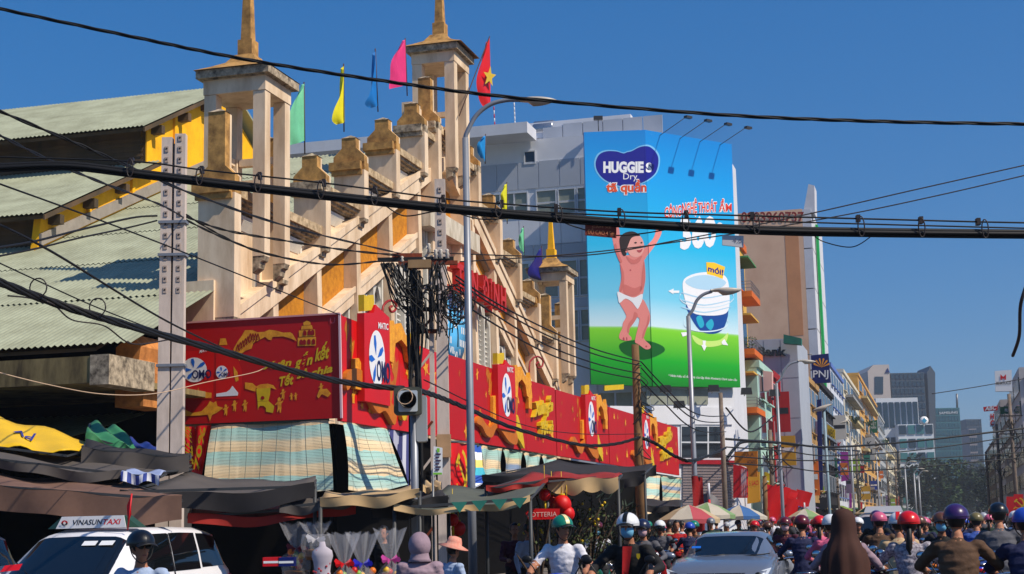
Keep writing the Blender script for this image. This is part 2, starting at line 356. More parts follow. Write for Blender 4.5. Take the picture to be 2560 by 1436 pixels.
# centre bay: lintel, ochre gable, louvres, pilasters
x = S(); x.box(-17.5, -16.82, SC - 3.05, SC + 3.05, 12.3, 13.02); x.ob('lintel', mat('lintel_white', (205, 196, 178), .85, var=.12, sc=3, c2=(150, 136, 110), c2amt=.4, streak=True), mk, SM)
x = S(); x.prism([V((NF - .7, SC - 3.1, 13.05)), V((NF - .7, SC + 3.1, 13.05)), V((NF - .7, SC + 3.1, zl1(SC - 3.1) + .3)), V((NF - .7, SC, zl1(SC) + .3)), V((NF - .7, SC - 3.1, zl1(SC - 3.1) + .3))], (-.2, 0, 0)); x.ob('ochre_panel', m_oc, mk, SM)
for sg in (-1, 1):
    x = S(); sa, sb = SC + sg * 3.1, SC + sg * .2
    x.prism([V((NF - .3, sa, zl1(sa))), V((NF - .3, sb, zl1(sb))), V((NF - .3, sb, zl1(sb) + .5)), V((NF - .3, sa, zl1(sa) + .5))], (-.6, 0, 0)); x.ob('raking_beam', m_pl, mk, SM)
x = S(); x.box(NF - .99, NF - .63, SC - 3.1, SC + 3.1, 14.9, 16.9); x.ob('wall', m_pl, mk, SM)
louvre_bay(SC - 3.1, SC - 1.0, lambda s: 12.4, NF - .45, 2); louvre_bay(SC + 1.0, SC + 3.1, lambda s: 12.4, NF - .45, 2)
x = S(); x.box(NF - .8, NF - .46, SC - 1.0, SC + 1.0, 2, 12.4); x.ob('wall', m_pl, mk, SM)
for sg in (-1, 1):
    x = S(); x.box(NF - .455, NF - .1, SC + sg * 1.0 - .1, SC + sg * 1.0 + .1, 2, 12.44); x.ob('pilaster', m_pl, mk, SM)
# clock and red letters
clk = S(); clk.m = 0; clk.lathe([(0, -.08), (1.42, -.08), (1.42, .08), (1.3, .1), (0, .1)], (NF - .2, SC, 9.0), 40, axis='x'); co_ = clk.ob('clock', m_wh, mk, SM)
cf = S(); cf.lathe([(0, 0), (1.3, 0), (1.3, .02), (0, .02)], (NF - .095, SC, 9.0), 40, axis='x'); cf.ob('clock_face', flat('clock_blue', (88, 180, 232), .4), co_, SM)
nm = S()
for h, tx in enumerate(['XII', 'I', 'II', 'III', 'IIII', 'V', 'VI', 'VII', 'VIII', 'IX', 'X', 'XI']):
    a = math.radians(30 * h); c0 = V((NF - .07, SC + 1.0 * math.sin(a), 9.0 + 1.0 * math.cos(a))); ww = .09 * len(tx)
    text_on(nm, tx, SM @ (c0 + V((0, -ww, -.13))), SM @ (c0 + V((0, ww, -.13))), SM @ (c0 + V((0, -ww, .13))), bold=.01, nrm=W(1, 0, 0))
for a, l in ((-60, .62), (60, .9)):
    a = math.radians(a); d = V((0, math.sin(a), math.cos(a))); r = V((0, d.z, -d.y)) * .035; c0 = V((NF - .066, SC, 9.0)); nm.poly([SM @ (c0 - r), SM @ (c0 + r), SM @ (c0 + r + d * l), SM @ (c0 - r + d * l)])
nm.ob('clock_numerals', flat('clock_white', (240, 240, 236), .5), co_, kind='stuff')
m_let = mat('letter_red', (196, 36, 20), .5, var=.1, sc=4); m_lets = flat('letter_orange', (222, 92, 48), .5)
for t_, k, w_ in (('T', 0, .75), ('Â', .85, .8), ('N', 1.8, .75), ('-', 2.7, .4), ('Đ', 3.2, .8), ('Ị', 4.25, .22), ('N', 4.7, .75), ('H', 5.7, .75)):
    s0 = SC - 1.75 + k; q = S(); z0 = 10.2 if t_ != '-' else 10.6; z1 = 11.15 if t_ != '-' else 10.75
    text_on(q, t_, W(-16.55, s0, z0), W(-16.55, s0 + w_, z0), W(-16.55, s0, z1), bold=.03, ext=.3, nrm=W(1, 0, 0))
    q.ob('sign_letter', m_let, mk)
for z0 in (10.3, 10.95):
    q = S(); q.box(-16.8, -16.58, SC - 1.8, SC + 4.8, z0, z0 + .06); q.ob('sign_rail', m_lets, mk, SM)
# towers
def tower(sc, n0, n1, zb, zc, sp, k=1.0):
    o = S(); hs = .95 * k
    o.box(n0, n1, sc - hs + .12, sc + hs - .12, zc - .42, zc - .02); tw = o.ob('tower', m_pl, mk, SM)
    cw = .34 * k
    for a in (n0 + .02, n1 - cw - .02):
        for c in (sc - hs + .14, sc + hs - .14 - cw):
            q = S(); q.box(a, a + cw, c, c + cw, zb, zc - .43); q.ob('tower_column', m_pl, tw, SM)
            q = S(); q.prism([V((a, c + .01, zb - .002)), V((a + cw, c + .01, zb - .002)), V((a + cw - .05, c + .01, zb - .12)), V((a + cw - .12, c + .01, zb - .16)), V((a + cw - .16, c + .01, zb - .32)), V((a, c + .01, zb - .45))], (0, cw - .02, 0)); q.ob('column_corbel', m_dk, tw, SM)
    for z in ((zc - 1.9, zc - 2.5) if k < 1.2 else (zc - 2.4,)):
        q = S()
        q.box(n0 + .06, n0 + cw - .02, sc - hs + .5, sc + hs - .5, z - .2, z); q.box(n0 + .4, n1 - .4, sc + hs - .42, sc + hs - .2, z - .2, z); q.ob('tower_rail', m_pl, tw, SM)
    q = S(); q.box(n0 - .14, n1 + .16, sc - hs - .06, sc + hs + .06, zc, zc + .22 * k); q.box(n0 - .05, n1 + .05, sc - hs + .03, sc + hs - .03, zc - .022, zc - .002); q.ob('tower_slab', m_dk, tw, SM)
    nc = (n0 + n1) / 2; P = []; prof = [(1.08 * k, zc + .222 * k), (.75 * k, zc + .38 * k), (.45 * k, zc + .55 * k), (.27 * k, zc + .8 * k)]
    q = S()
    for r, z in prof: P += [V((nc - r, sc - r, z)), V((nc + r, sc - r, z)), V((nc + r, sc + r, z)), V((nc - r, sc + r, z))]
    q.add(P, [(4 * i + j, 4 * i + (j + 1) % 4, 4 * i + 4 + (j + 1) % 4, 4 * i + 4 + j) for i in range(3) for j in range(4)] + [(12, 13, 14, 15)]); q.ob('tower_roof', m_st, tw, SM)
    q = S(); z = zc + .79 * k; q.box(nc - .21 * k, nc + .21 * k, sc - .21 * k, sc + .21 * k, z, z + .45 * k)
    r0, r1 = .15 * k, .07 * k; z0 = z + .45 * k; P = [V((nc + x * r, sc + y * r, zz)) for zz, r in ((z0, r0), (z0 + sp, r1)) for x, y in ((-1, -1), (1, -1), (1, 1), (-1, 1))]
    q.add(P, [(j, (j + 1) % 4, 4 + (j + 1) % 4, 4 + j) for j in range(4)] + [(4, 5, 6, 7)]); q.ob('tower_spire', m_st if k > 1.2 or sc < 60 else m_ye, tw, SM)
tower(36.5, -18.25, -16.45, 8.75, 13.62, 2.6)
tower(70.3, -18.25, -16.45, 8.75, 13.62, 1.6)
tower(SC, -18.2, -16.5, 14.9, 19.4, 2.8, 1.12)
# side return of the facade under the left tower, parapets
q = S(); q.box(-18.3, NF - .52, 34.62, 34.98, 0, 8.0); q.ob('wall', m_pl, mk, SM)
q = S(); q.box(-18.2, NF - .62, 35.6, 71.5, 0, 7.4); q.ob('wall', m_pl, mk, SM)
q = S(); q.prism([V((-19.6, 34.6, 6.5)), V((-18.1, 34.6, 7.5)), V((-18.1, 34.6, 6.2)), V((-19.6, 34.6, 5.6))], (0, 1.2, 0)); q.ob('parapet', m_st, mk, SM)
q = S(); q.prism([V((-18.35, 31.6, 4.6)), V((-17.62, 31.6, 4.6)), V((-17.6, 31.6, 5.4)), V((-17.75, 31.6, 5.7)), V((-17.7, 31.6, 6.0)), V((-17.95, 31.6, 6.3)), V((-18.35, 31.6, 6.0))], (0, 1.4, 0)); q.ob('parapet', mat('orange_plaster', (196, 128, 66), .9, var=.2, sc=3, c2=(140, 84, 40), c2amt=.5), mk, SM)
# corrugated roofs: one sheet course per object, real corrugations
def corr(n0, n1, s0, z0, s1, z1, name='roof_sheet', wave=.17, amp=.026, m=None, par=None):
    nw = max(2, int(abs(n1 - n0) / wave)); b = S(); P = []; L = math.hypot(s1 - s0, z1 - z0)
    for j in range(2):
        s, z = (s0, z0) if j == 0 else (s1, z1)
        for i in range(nw * 4 + 1):
            b_ = n0 + (n1 - n0) * i / (nw * 4); P.append(V((b_, s, z + amp * math.sin(i * math.pi / 2))))
    w = nw * 4 + 1; b.smooth = True; b.add(P, [(i, i + 1, w + i + 1, w + i) for i in range(w - 1)])
    return b.ob(name, m or m_rf, par or mk, SM)
NG = -26.0
def zC(s): return 5.95 + .4425 * (s - 30.6)
rfC = S(); rfC.prism([V((-50, 30.8, zC(30.8) - .12)), V((-50, 53.4, zC(53.4) - .12)), V((-50, 53.4, zC(53.4) - .2)), V((-50, 30.8, zC(30.8) - .2))], (50 - 18.4, 0, 0)); roofC = rfC.ob('roof', m_br, mk, SM)
for k in range(6):
    a = 30.6 + k * 3.85; c = min(53.4, a + 4.05)
    corr(-50, -18.3 if k else -17.35, a, zC(a) + .03, c, zC(c) + .0, par=roofC)
rfF = S(); rfF.prism([V((-50, SC + .1, zC(SC) - .1)), V((-50, 76.2, 5.9)), V((-50, 76.2, 5.8)), V((-50, SC + .1, zC(SC) - .2))], (31.6, 0, 0)); rfF.ob('roof', m_rf, mk, SM)
def zB(s): return 11.5 + .46 * (s - 40.35)
def zA(s): return 15.8 + .49 * (s - 46.4)
for fn, a0, a1, nm_ in ((zB, 40.35, 47.6, 'roof'), (zA, 46.4, 53.4, 'roof')):
    x = S(); x.prism([V((-52, a0 + .15, fn(a0 + .15) - .08)), V((-52, a1, fn(a1) - .08)), V((-52, a1, fn(a1) - .2)), V((-52, a0 + .15, fn(a0 + .15) - .2))], (52 + NG, 0, 0)); r_ = x.ob(nm_, m_br, mk, SM)
    mid = (a0 + a1) / 2
    corr(-52, NG + .02, a0, fn(a0) + .02, mid + .15, fn(mid + .15) + .02, par=r_); corr(-52, NG + .02, mid, fn(mid), a1, fn(a1), par=r_)
    x = S(); x.prism([V((NG + .03, a0, fn(a0) - .05)), V((NG + .03, a1, fn(a1) - .05)), V((NG + .03, a1, fn(a1) - .2)), V((NG + .03, a0, fn(a0) - .2))], (-.06, 0, 0)); x.ob('bargeboard', m_br, r_, SM)
x = S(); x.prism([V((-52, SC + .05, zA(SC) - .1)), V((-52, 60.5, 15.8)), V((-52, 60.5, 15.7)), V((-52, SC + .05, zA(SC) - .2))], (26, 0, 0)); x.ob('roof', m_rf, mk, SM)
# clerestory walls (corrugated boards) and the yellow gable with its battens
x = S(); x.box(-52, NG - .5, 47.4, 47.6, zB(47.5) - .3, 15.95); x.ob('clerestory_wall', m_br, mk, SM)
x = S(); x.box(-52, NG - .5, 41.3, 41.5, zC(41.4) - .1, 11.75); x.ob('clerestory_wall', m_br, mk, SM)
for z0, z1, s_ in ((zB(47.4) + .05, 15.7, 47.37), (zC(41.3) + .05, 11.6, 41.27)):
    x = S(); z = z0
    while z < z1: x.box(-52, NG - .6, s_, s_ + .02, z, z + .1); z += .2
    o = x.ob('wall_board', m_br, mk, SM); o['kind'] = 'stuff'
ng = NG - .45
x = S(); x.prism([V((ng, 40.7, zC(40.7) - .2)), V((ng, 65.8, zC(41))), V((ng, 66, 11.5)), V((ng, 60.3, 15)), V((ng, SC, zA(SC) - .25)), V((ng, 47.4, zA(47.4) - .25)), V((ng, 47.4, zB(47.4) - .25)), V((ng, 40.9, zB(40.9) - .25))], (-.25, 0, 0)); gw = x.ob('gable_wall', m_ye, mk, SM)
for s_ in (43.6, 46.4, 49.4):
    zt = (zA(s_) if s_ > 47.4 else zB(s_)) - .3
    x = S(); x.box(ng + .002, ng + .09, s_ - .09, s_ + .09, zC(s_) + .2, zt); x.ob('gable_batten', m_ye, gw, SM)
for s_ in (41.4, 43.4, 45.4, 47.8, 49.8, 51.6):
    fn = zA if s_ > 47 else zB
    x = S(); x.box(ng - .1, NG - .02, s_ - .12, s_ + .12, fn(s_) - .62, fn(s_) - .32); x.ob('purlin_end', m_br, gw, SM)
x = S(); x.prism([V((ng + .1, 40.8, zC(40.8) + .12)), V((ng + .1, 52, zC(52) + .12)), V((ng + .1, 52, zC(52) + .5)), V((ng + .1, 40.8, zC(40.8) + .5))], (-.09, 0, 0)); x.ob('gable_flashing', mat('grey_flashing', (150, 142, 132), .8), gw, SM)
# concrete awning beam under the eave, market inside coloured black for its shade
x = S(); x.box(-48, -17.3, 29.5, 29.8, 4.97, 5.56); x.box(-48, -17.4, 29.8, 34.5, 5.0, 5.14); x.ob('awning_beam', mat('stained_concrete', (150, 132, 88), .9, var=.2, sc=1.6, c2=(66, 54, 34), c2amt=.6, streak=True), mk, SM)
x = S(); x.box(-17.75, -17.28, 29.48, 31.5, 4.92, 5.58); x.ob('awning_beam', m_dk, mk, SM)
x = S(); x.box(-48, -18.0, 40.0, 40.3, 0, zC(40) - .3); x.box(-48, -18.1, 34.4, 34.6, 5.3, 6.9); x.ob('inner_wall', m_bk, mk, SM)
x = S(); x.box(-48, -17.9, 31.2, 40, 2.9, 3.0); x.ob('stall_shade_sheet', m_bk, mk, SM)  # added opaque sheet that keeps light off the stalls below
corr(-30, -18.6, 29.2, 3.65, 33.5, 4.6, 'lean_to_roof', .22, .03, mat('dark_green_sheet', (70, 84, 62), .7, var=.2, sc=2))
for s_ in (37.2, 44, 51, 58, 65, 72):
    x = S(); x.box(-17.6, -17.2, s_, s_ + .4, 0, 6); x.ob('column', m_pl, mk, SM)
# ================================================================ red advertising boards round the market
m_red = mat('banner_red', (186, 6, 10), .55, var=.06, sc=.8); m_red2 = mat('banner_bright_red', (208, 14, 16), .45, var=.05, sc=1)
m_gold = mat('print_gold', (228, 158, 36), .55, var=.15, sc=6, c2=(196, 112, 20), c2amt=.4); m_yel = mat('letter_yellow', (216, 180, 20), .5, var=.08, sc=4); m_org = mat('cutout_orange', (196, 108, 18), .55, var=.12, sc=3)
m_pw = flat('print_white', (232, 232, 236), .5); m_pb = flat('print_navy', (16, 28, 84), .5); m_pc = flat('print_blue', (24, 100, 200), .5); m_pr = flat('print_deep_red', (150, 4, 8), .5)
m_cut = mat('cutout_edge_brown', (70, 44, 16), .7); m_steel = mat('grey_steel', (120, 122, 124), .45, metal=.6)
def prn(pl, par, m, name, shapes, off=.01, smooth=0):
    for q in shapes:
        b = S(); shape_px(b, pl, q, off, smooth); b.ob(name, m, par)
PA = PS(34.3); NB = nsz(PA.hit(850, 785))[0]; KB = NB / -15
FB = SM.to_4x4() @ Matrix.Translation((0, 0, CH)) @ Matrix.Scale(KB, 4) @ Matrix.Translation((0, 0, -CH))
def WB(n, s, z): return FB @ V((n, s, z))
bl = thing('advertising_board', 'wide red board with gold drawings, yellow script and two soap packs facing us', 'billboard', PA.hit(655, 925))
def board_px(pl, c4, th, m, par, name='panel', off=0):
    q = [pl.hit(x, y, off) for x, y in c4]; b = S(); b.prism(q, -pl.n * th); return b.ob(name, m, par)
board_px(PA, [(424, 811), (850, 785), (855, 1045), (424, 1063)], .12, m_red, bl)
b = S(); b.bar(PA.hit(850, 784, .03), PA.hit(855, 1046, .03), .05, .05); b.ob('edge_trim', flat('trim_white', (226, 190, 196), .5), bl)
b = S(); b.bar(PA.hit(424, 810, .01), PA.hit(850, 784, .01), .05, .04); b.ob('edge_trim', flat('trim_pink', (214, 150, 150), .5), bl)
k = lambda L, s=4.786, ox=450, oy=780: [(ox + x / s, oy + y / s) for x, y in L]
prn(PA, bl, m_gold, 'bridge_print', [k([(640, 450), (690, 360), (740, 290), (780, 220), (870, 220), (930, 245), (1010, 240), (1070, 215), (1150, 225), (1240, 250), (1320, 245), (1350, 265), (1400, 352), (1340, 325), (1240, 295), (1110, 300), (1095, 340), (1060, 335), (1020, 300), (940, 345), (880, 370), (860, 440), (790, 465), (740, 500), (715, 590), (690, 560), (660, 500)])])
b = S()
for i in range(9):
    x0 = 668 + i * 30; y0 = 430 - i * 24 if i < 5 else 300; line_px(b, PA, k([(x0, y0 + 60), (x0 + 28, y0 - 40), (x0 + 50, y0 + 40)]), .025, .016)
b.ob('bridge_truss_lines', m_pr, bl, kind='stuff')
pg = [[(1410, 410), (1412, 310), (1630, 300), (1628, 405)], [(1425, 300), (1425, 225), (1618, 210), (1620, 292)], [(1450, 215), (1460, 170), (1580, 160), (1592, 205)], [(1480, 165), (1478, 130), (1520, 105), (1562, 125), (1565, 155)]]
prn(PA, bl, m_gold, 'pagoda_print', [k(q) for q in pg])
prn(PA, bl, m_pr, 'pagoda_arch_print', [k([(x, y), (x, y - 45), (x + 12, y - 62), (x + 28, y - 62), (x + 40, y - 45), (x + 40, y)]) for x, y in ((1432, 395), (1470, 395), (1525, 390), (1580, 388), (1475, 285), (1530, 280), (1570, 278))], .016)
for tx, a, c, t in (('Xuân', (990, 690), (1340, 640), (985, 610)), ('gắn', (1370, 670), (1590, 620), (1370, 550)), ('kết', (1615, 590), (1790, 545), (1615, 440)), ('Tết', (1195, 890), (1365, 860), (1190, 780)), ('sẻ', (1400, 800), (1535, 770), (1400, 710)), ('chia', (1565, 780), (1830, 715), (1560, 690))):
    b = S(); text_px(b, PA, tx, *(k([a, c, t])), off=.012, bold=.035, shear=.3); b.ob('script_lettering', m_yel, bl)
# packs on the left of the board
prn(PA, bl, m_red2, 'pack_print', [k([(-110, 470), (410, 470), (395, 1040), (-110, 1060)]), k([(430, 500), (440, 430), (490, 405), (580, 400), (640, 470), (690, 560), (740, 690), (745, 860), (720, 1040), (430, 1045)])], .007, 0)
prn(PA, bl, m_gold, 'cap_print', [k([(470, 400), (485, 320), (550, 318), (570, 395)]), k([(640, 650), (690, 720), (705, 820), (670, 840), (650, 760)])], .012)
prn(PA, bl, m_yel, 'cap_print', [k([(30, 400), (42, 315), (80, 400)])], .012)
for cx, cy, rx, ry in ((175, 695, 150, 148), (505, 725, 72, 80)):
    b = S(); ell_px(b, PA, *k([(cx, cy)])[0], rx / 4.786, ry / 4.786, .016); b.ob('logo_disc', m_pw, bl)
    b = S(); sc = rx / 150
    for a, r0, r1 in ((-100, 25, 135), (-35, 30, 150), (180, 25, 130), (125, 25, 130)):
        a = math.radians(a); c, s = math.cos(a), math.sin(a)
        shape_px(b, PA, k([(cx + sc * (r * c - w * s), cy + sc * (r * s + w * c)) for r, w in ((r0, 0), (r1 * .7, 22), (r1, 14), (r1, -14), (r1 * .7, -22))]), .021)
    b.ob('logo_petals', m_pc, bl, kind='stuff')
    b = S(); text_px(b, PA, 'OMO', *(k([(cx - 25 * sc, cy + 105 * sc), (cx + 205 * sc, cy + 98 * sc), (cx - 25 * sc, cy + 3 * sc)])), off=.026, bold=.025); b.ob('logo_lettering', m_pb, bl)
b = S(); text_px(b, PA, 'MATIC', *(k([(235, 495), (360, 465), (235, 460)])), off=.016, bold=.02, shear=.3); b.ob('small_lettering', m_pw, bl)
b = S(); shape_px(b, PA, k([(437, 1015), (437, 980), (560, 960), (600, 930), (630, 885), (700, 970), (695, 1002)]), .014); b.ob('splash_print', m_pw, bl)
prn(PA, bl, m_gold, 'skyline_print', [k([(45, 1035), (50, 960), (90, 990), (120, 950), (150, 985), (205, 980), (220, 900), (240, 985), (300, 960), (380, 970), (378, 1030)]), k([(30, 1120), (80, 1180), (150, 1210), (260, 1190), (330, 1120), (360, 1068), (400, 1090), (435, 1068), (450, 1130), (520, 1150), (440, 1210), (385, 1235), (360, 1310), (335, 1230), (250, 1240), (40, 1250)]), k([(780, 845), (870, 855), (910, 890), (905, 955), (780, 920)]), k([(905, 900), (960, 870), (1050, 860), (1120, 880), (1155, 930), (1090, 910), (930, 920)])])
prn(PA, bl, m_yel, 'gate_print', [k([(915, 920), (1085, 910), (1080, 975), (920, 985)]), k([(922, 985), (1082, 975), (1060, 1065), (930, 1075)]), k([(930, 1078), (1062, 1068), (1130, 1130), (1115, 1210), (1030, 1195), (1030, 1150), (1000, 1125), (960, 1125), (940, 1150), (935, 1180)])])
b = S(); ell_px(b, PA, *k([(992, 1030)])[0], 4.6, 4.6, .016); b.ob('gate_print', m_pr, bl)
def little(x, y, h, lean=0):
    q = h / 100
    return [k([(x + dx * q + lean * dy * q, y + dy * q) for dx, dy in P]) for P in ([(-14, -60), (-16, -85), (0, -100), (16, -85), (14, -62)], [(-16, -58), (16, -58), (34, -70), (36, -62), (18, -38), (20, 0), (14, 44), (4, 44), (0, 8), (-14, 40), (-22, 36), (-14, 0), (-18, -34), (-36, -24), (-38, -32)])]
for x, y, h in ((550, 1200, 95), (655, 1150, 95), (780, 1150, 100), (1235, 1010, 90), (1190, 1150, 130), (1335, 1030, 62), (1385, 1030, 64), (1690, 930, 80)): prn(PA, bl, m_gold, 'figure_print', little(x, y, h))
b = S(); shape_px(b, PA, k([(1670, 930), (1760, 920), (1810, 980), (1770, 1020), (1700, 985), (1660, 1035), (1640, 1010)]), .012); b.ob('figure_print', m_gold, bl)
for o_, tx, sz in (((1795, 140), 'U', 65),):
    b = S(); text_px(b, PA, tx, *k([o_, (1860, 136), (1795, 70)]), off=.012, bold=.02); b.ob('company_mark', flat('faint_pink', (200, 70, 84), .5), bl)
# ---- boards along the street front: four repeats of one design on n = -15
PB = PN(NB)
def S_of(px, py): return nsz(PB.hit(px, py)) / KB
uS = [S_of(x, y)[1] for x, y in ((925, 885), (1253, 985), (1467, 1045), (1606, 1080))]
edges = [34.3 / KB, 46.4, (uS[1] + uS[2]) / 2 + 1.2, (uS[2] + uS[3]) / 2 - 2.0, 91.5]
LB = ['red street-front board nearest the corner, with big soap pack and gold arch', 'red street-front board behind the grey lamp post, with small white oval and gold waves', 'red street-front board in the middle of the row below the small yellow sign', 'red street-front board at the far end of the row behind the wooden pole']
petal = [(-100, 1), (-35, .95), (180, .8), (110, .95)]
for u in range(4):
    e0, e1 = edges[u] + .06, edges[u + 1] - .06; c = uS[u]
    t = thing('advertising_board', LB[u], 'billboard', WB(-15, (e0 + e1) / 2, 5.9), 'red boards along the market front')
    zt0, zt1 = (7.3, 7.12) if u == 0 else (7.18 + .02 * u, 7.2 + .06 * u); zb0, zb1 = (4.5, 4.5)
    nseg = max(2, int((e1 - e0) / 4))
    for i in range(nseg):
        sA, sB = e0 + (e1 - e0) * i / nseg + .01, e0 + (e1 - e0) * (i + 1) / nseg - .01; f = lambda s: zt0 + (zt1 - zt0) * (s - e0) / (e1 - e0)
        b = S(); b.prism([V((-15, sA, zb0)), V((-15, sB, zb0)), V((-15, sB, f(sB))), V((-15, sA, f(sA)))], (-.12, 0, 0)); b.ob('panel', m_red2 if u == 0 else m_red, t, FB)
    def slab(name, pts, n0, n1, m, sm=0):
        q = [V((n1, c + ds, z)) for ds, z in pts]; q = cr(q, sm, True) if sm else q
        b = S(); b.prism(q, (n0 - n1, 0, 0)); return b.ob(name, m, t, FB)
    w = 1.0 if u == 0 else 1.15
    pk = slab('pack_cutout', [(-w, 5.1), (w, 5.1), (w, 7.45), (.35, 7.5), (-.1, 7.62), (-.25, 7.42), (-w, 7.36)] if u else [(-w, 5.1), (w, 5.1), (w, 7.62), (.35, 7.75), (-.1, 7.85), (-.25, 7.6), (-w, 7.5)], -14.99, -14.78, m_red2)
    slab('handle_cutout', [(-w + .1, 7.56 - .18 * (u > 0)), (-.35, 7.66 - .2 * (u > 0)), (-.1, 7.9 - .2 * (u > 0)), (-.15, 8.12 - .25 * (u > 0)), (-.5, 8.0 - .25 * (u > 0)), (-w + .1, 8.02 - .25 * (u > 0))], -14.99, -14.82, m_yel)
    n1 = -14.77
    b = S(); b.poly([V((n1, c + .62 * math.cos(a) - .05, 6.35 + .78 * math.sin(a))) for a in (2 * math.pi * i / 28 for i in range(28))]); b.ob('logo_disc', m_pw, pk, FB)
    b = S()
    for a, l in petal:
        a = math.radians(a); d = V((0, math.cos(a), -math.sin(a))); r = V((0, -d.z, d.y)); o_ = V((n1 + .006, c - .12, 6.3))
        b.poly([o_ + d * .12 * l, o_ + d * .45 * l + r * .1, o_ + d * .68 * l + r * .06, o_ + d * .68 * l - r * .06, o_ + d * .45 * l - r * .1])
    b.ob('logo_petals', m_pc, pk, FB, kind='stuff')
    b = S(); text_on(b, 'OMO', WB(n1, c - .1, 5.75), WB(n1, c + .95, 5.75), WB(n1, c - .1, 6.32), .012, bold=.02, nrm=W(1, 0, 0)); b.ob('logo_lettering', m_pb, pk)
    b = S(); text_on(b, 'MATIC', WB(n1, c + .05, 7.2), WB(n1, c + .85, 7.25), WB(n1, c + .05, 7.38), .006, bold=.02, nrm=W(1, 0, 0)); b.ob('small_lettering', m_pw, pk)
    # gold arch and tower to the right of the pack
    slab('arch_cutout', [(w + .1, 6.4), (w + .1, 7.55), (w + .45, 7.6), (w + .7, 7.35), (w + 1.1, 7.6), (w + 1.5, 7.3), (w + 2.1, 7.25), (w + 2.1, 6.5), (w + 1.8, 6.55), (w + 1.6, 6.95), (w + 1.1, 7.12), (w + .6, 6.95), (w + .42, 6.35)], -14.99, -14.82, m_gold)
    slab('tower_cutout', [(w + 2.15, 6.1), (w + 2.6, 6.1), (w + 2.6, 6.5), (w + 2.7, 6.55), (w + 2.55, 7.0), (w + 2.65, 7.05), (w + 2.4, 7.5), (w + 2.15, 7.05), (w + 2.22, 7.0), (w + 2.12, 6.55)], -14.99, -14.85, m_yel if u == 0 else m_gold)
    slab('wave_cutout', [(-2.1, 5.3), (-1.5, 5.62), (-.9, 5.55), (-.4, 5.15), (.2, 4.85), (.8, 4.95), (1.5, 4.6), (1.7, 4.95), (1.3, 5.2), (.7, 5.3), (.1, 5.2), (-.3, 5.45), (-.8, 5.85), (-1.4, 5.95), (-2.1, 5.75)] if u == 0 else [(-3.6, 5.15), (-3, 5.05), (-2.5, 4.8), (-1.8, 4.75), (-1.2, 5.1), (-.5, 5.0), (.4, 4.7), (1.4, 4.65), (1.5, 5.0), (.9, 5.15), (.0, 5.3), (-1, 5.42), (-1.6, 5.2), (-2.1, 5.08), (-2.6, 5.2), (-3.2, 5.4)], -14.99, -14.84, m_org, 4)
    slab('temple_cutout', [(-1.5, 5.4), (-.9, 5.4), (-.95, 6.1), (-1.15, 6.25), (-1.45, 6.2)], -14.99, -14.88, m_gold)
    rb = random.Random(u + 3)
    for k9 in range(26):
        ds, z = rb.uniform(-.48, .48) * (e1 - e0), rb.choice((rb.uniform(4.75, 5.6), rb.uniform(6.2, 7.0))); s9 = (e0 + e1) / 2 + ds
        if not e0 + .4 < s9 < e1 - .4: continue
        h9 = rb.uniform(.12, .4); kind9 = rb.random(); b = S(); n9 = -14.993 + .0004 * k9
        if kind9 < .4: b.poly([V((n9, s9 + x * h9, z + y * h9)) for x, y in ((-.2, -.6), (.2, -.6), (.2, -.1), (.5, .2), (.35, .3), (.15, .1), (.12, .5), (-.12, .5), (-.15, .1), (-.45, -.1), (-.4, -.25), (-.2, -.1))])
        elif kind9 < .7: b.poly([V((n9, s9 + h9 * (1 if i9 % 2 else .45) * math.cos(i9 * .6283), z + h9 * (1 if i9 % 2 else .45) * math.sin(i9 * .6283))) for i9 in range(10)])
        else: b.poly([V((n9, s9 + x * h9, z + y * h9)) for x, y in ((-.6, -.5), (.6, -.5), (.55, 0), (.3, .05), (.3, .4), (.1, .45), (0, .9), (-.1, .45), (-.3, .4), (-.3, .05), (-.55, 0))])
        b.ob('figure_print', m_gold if rb.random() < .7 else m_org, t, FB)
    for ds, z, h in ((-1.75, 6.95, .3), (-1.4, 6.5, .35), (1.6, 5.6, .5), (2.0, 6.2, .5)):
        b = S(); b.poly(cr([V((-14.994, c + ds + x * h, z + y * h)) for x, y in ((-.5, 0), (-.3, .6), (0, .9), (.2, .5), (.6, .7), (.5, .1), (.2, -.6), (-.1, -1.0), (-.2, -.3))], 3, True)); b.ob('figure_print', m_org, t, FB)
    if u:
        t0 = c + w + 2.9
        for tx, ds0, ds1, z0, z1, zt in (('Xuân', 0, 1.9, 5.85, 6.15, .5), ('gắn', 1.9, 3.0, 6.1, 6.3, .45), ('kết', 3.0, 4.2, 6.3, 6.5, .55), ('Tết', .9, 2.1, 5.15, 5.35, .5), ('sẻ', 2.2, 3.0, 5.3, 5.42, .42), ('chia', 3.0, 4.5, 5.4, 5.6, .5)):
            if t0 + ds1 > e1 - .1: continue
            b = S(); text_on(b, tx, WB(-15, t0 + ds0, z0), WB(-15, t0 + ds1, z1), WB(-15, t0 + ds0, z0 + zt), .0, bold=.05, shear=.25, ext=.16, nrm=W(1, 0, 0)); b.ob('script_lettering', m_yel, t)
        slab('blossom_cutout', [(w + .3, 5.0), (w + .9, 4.75), (w + 1.4, 4.55), (w + 1.2, 5.1), (w + .8, 5.5), (w + .5, 5.75), (w + .35, 5.4)], -14.99, -14.86, m_yel, 3)
    else:
        slab('lantern_cutout', [(2.2, 4.9), (2.5, 4.8), (2.7, 5.2), (2.6, 5.6), (2.3, 5.6)], -14.99, -14.86, m_yel, 3)
    for s_ in (e0 + .5, (e0 + e1) / 2, e1 - .5):
        b = S(); b.box(-16.2, -15.13, s_ - .04, s_ + .04, 5.9, 5.98); b.ob('board_bracket', m_steel, t, FB)
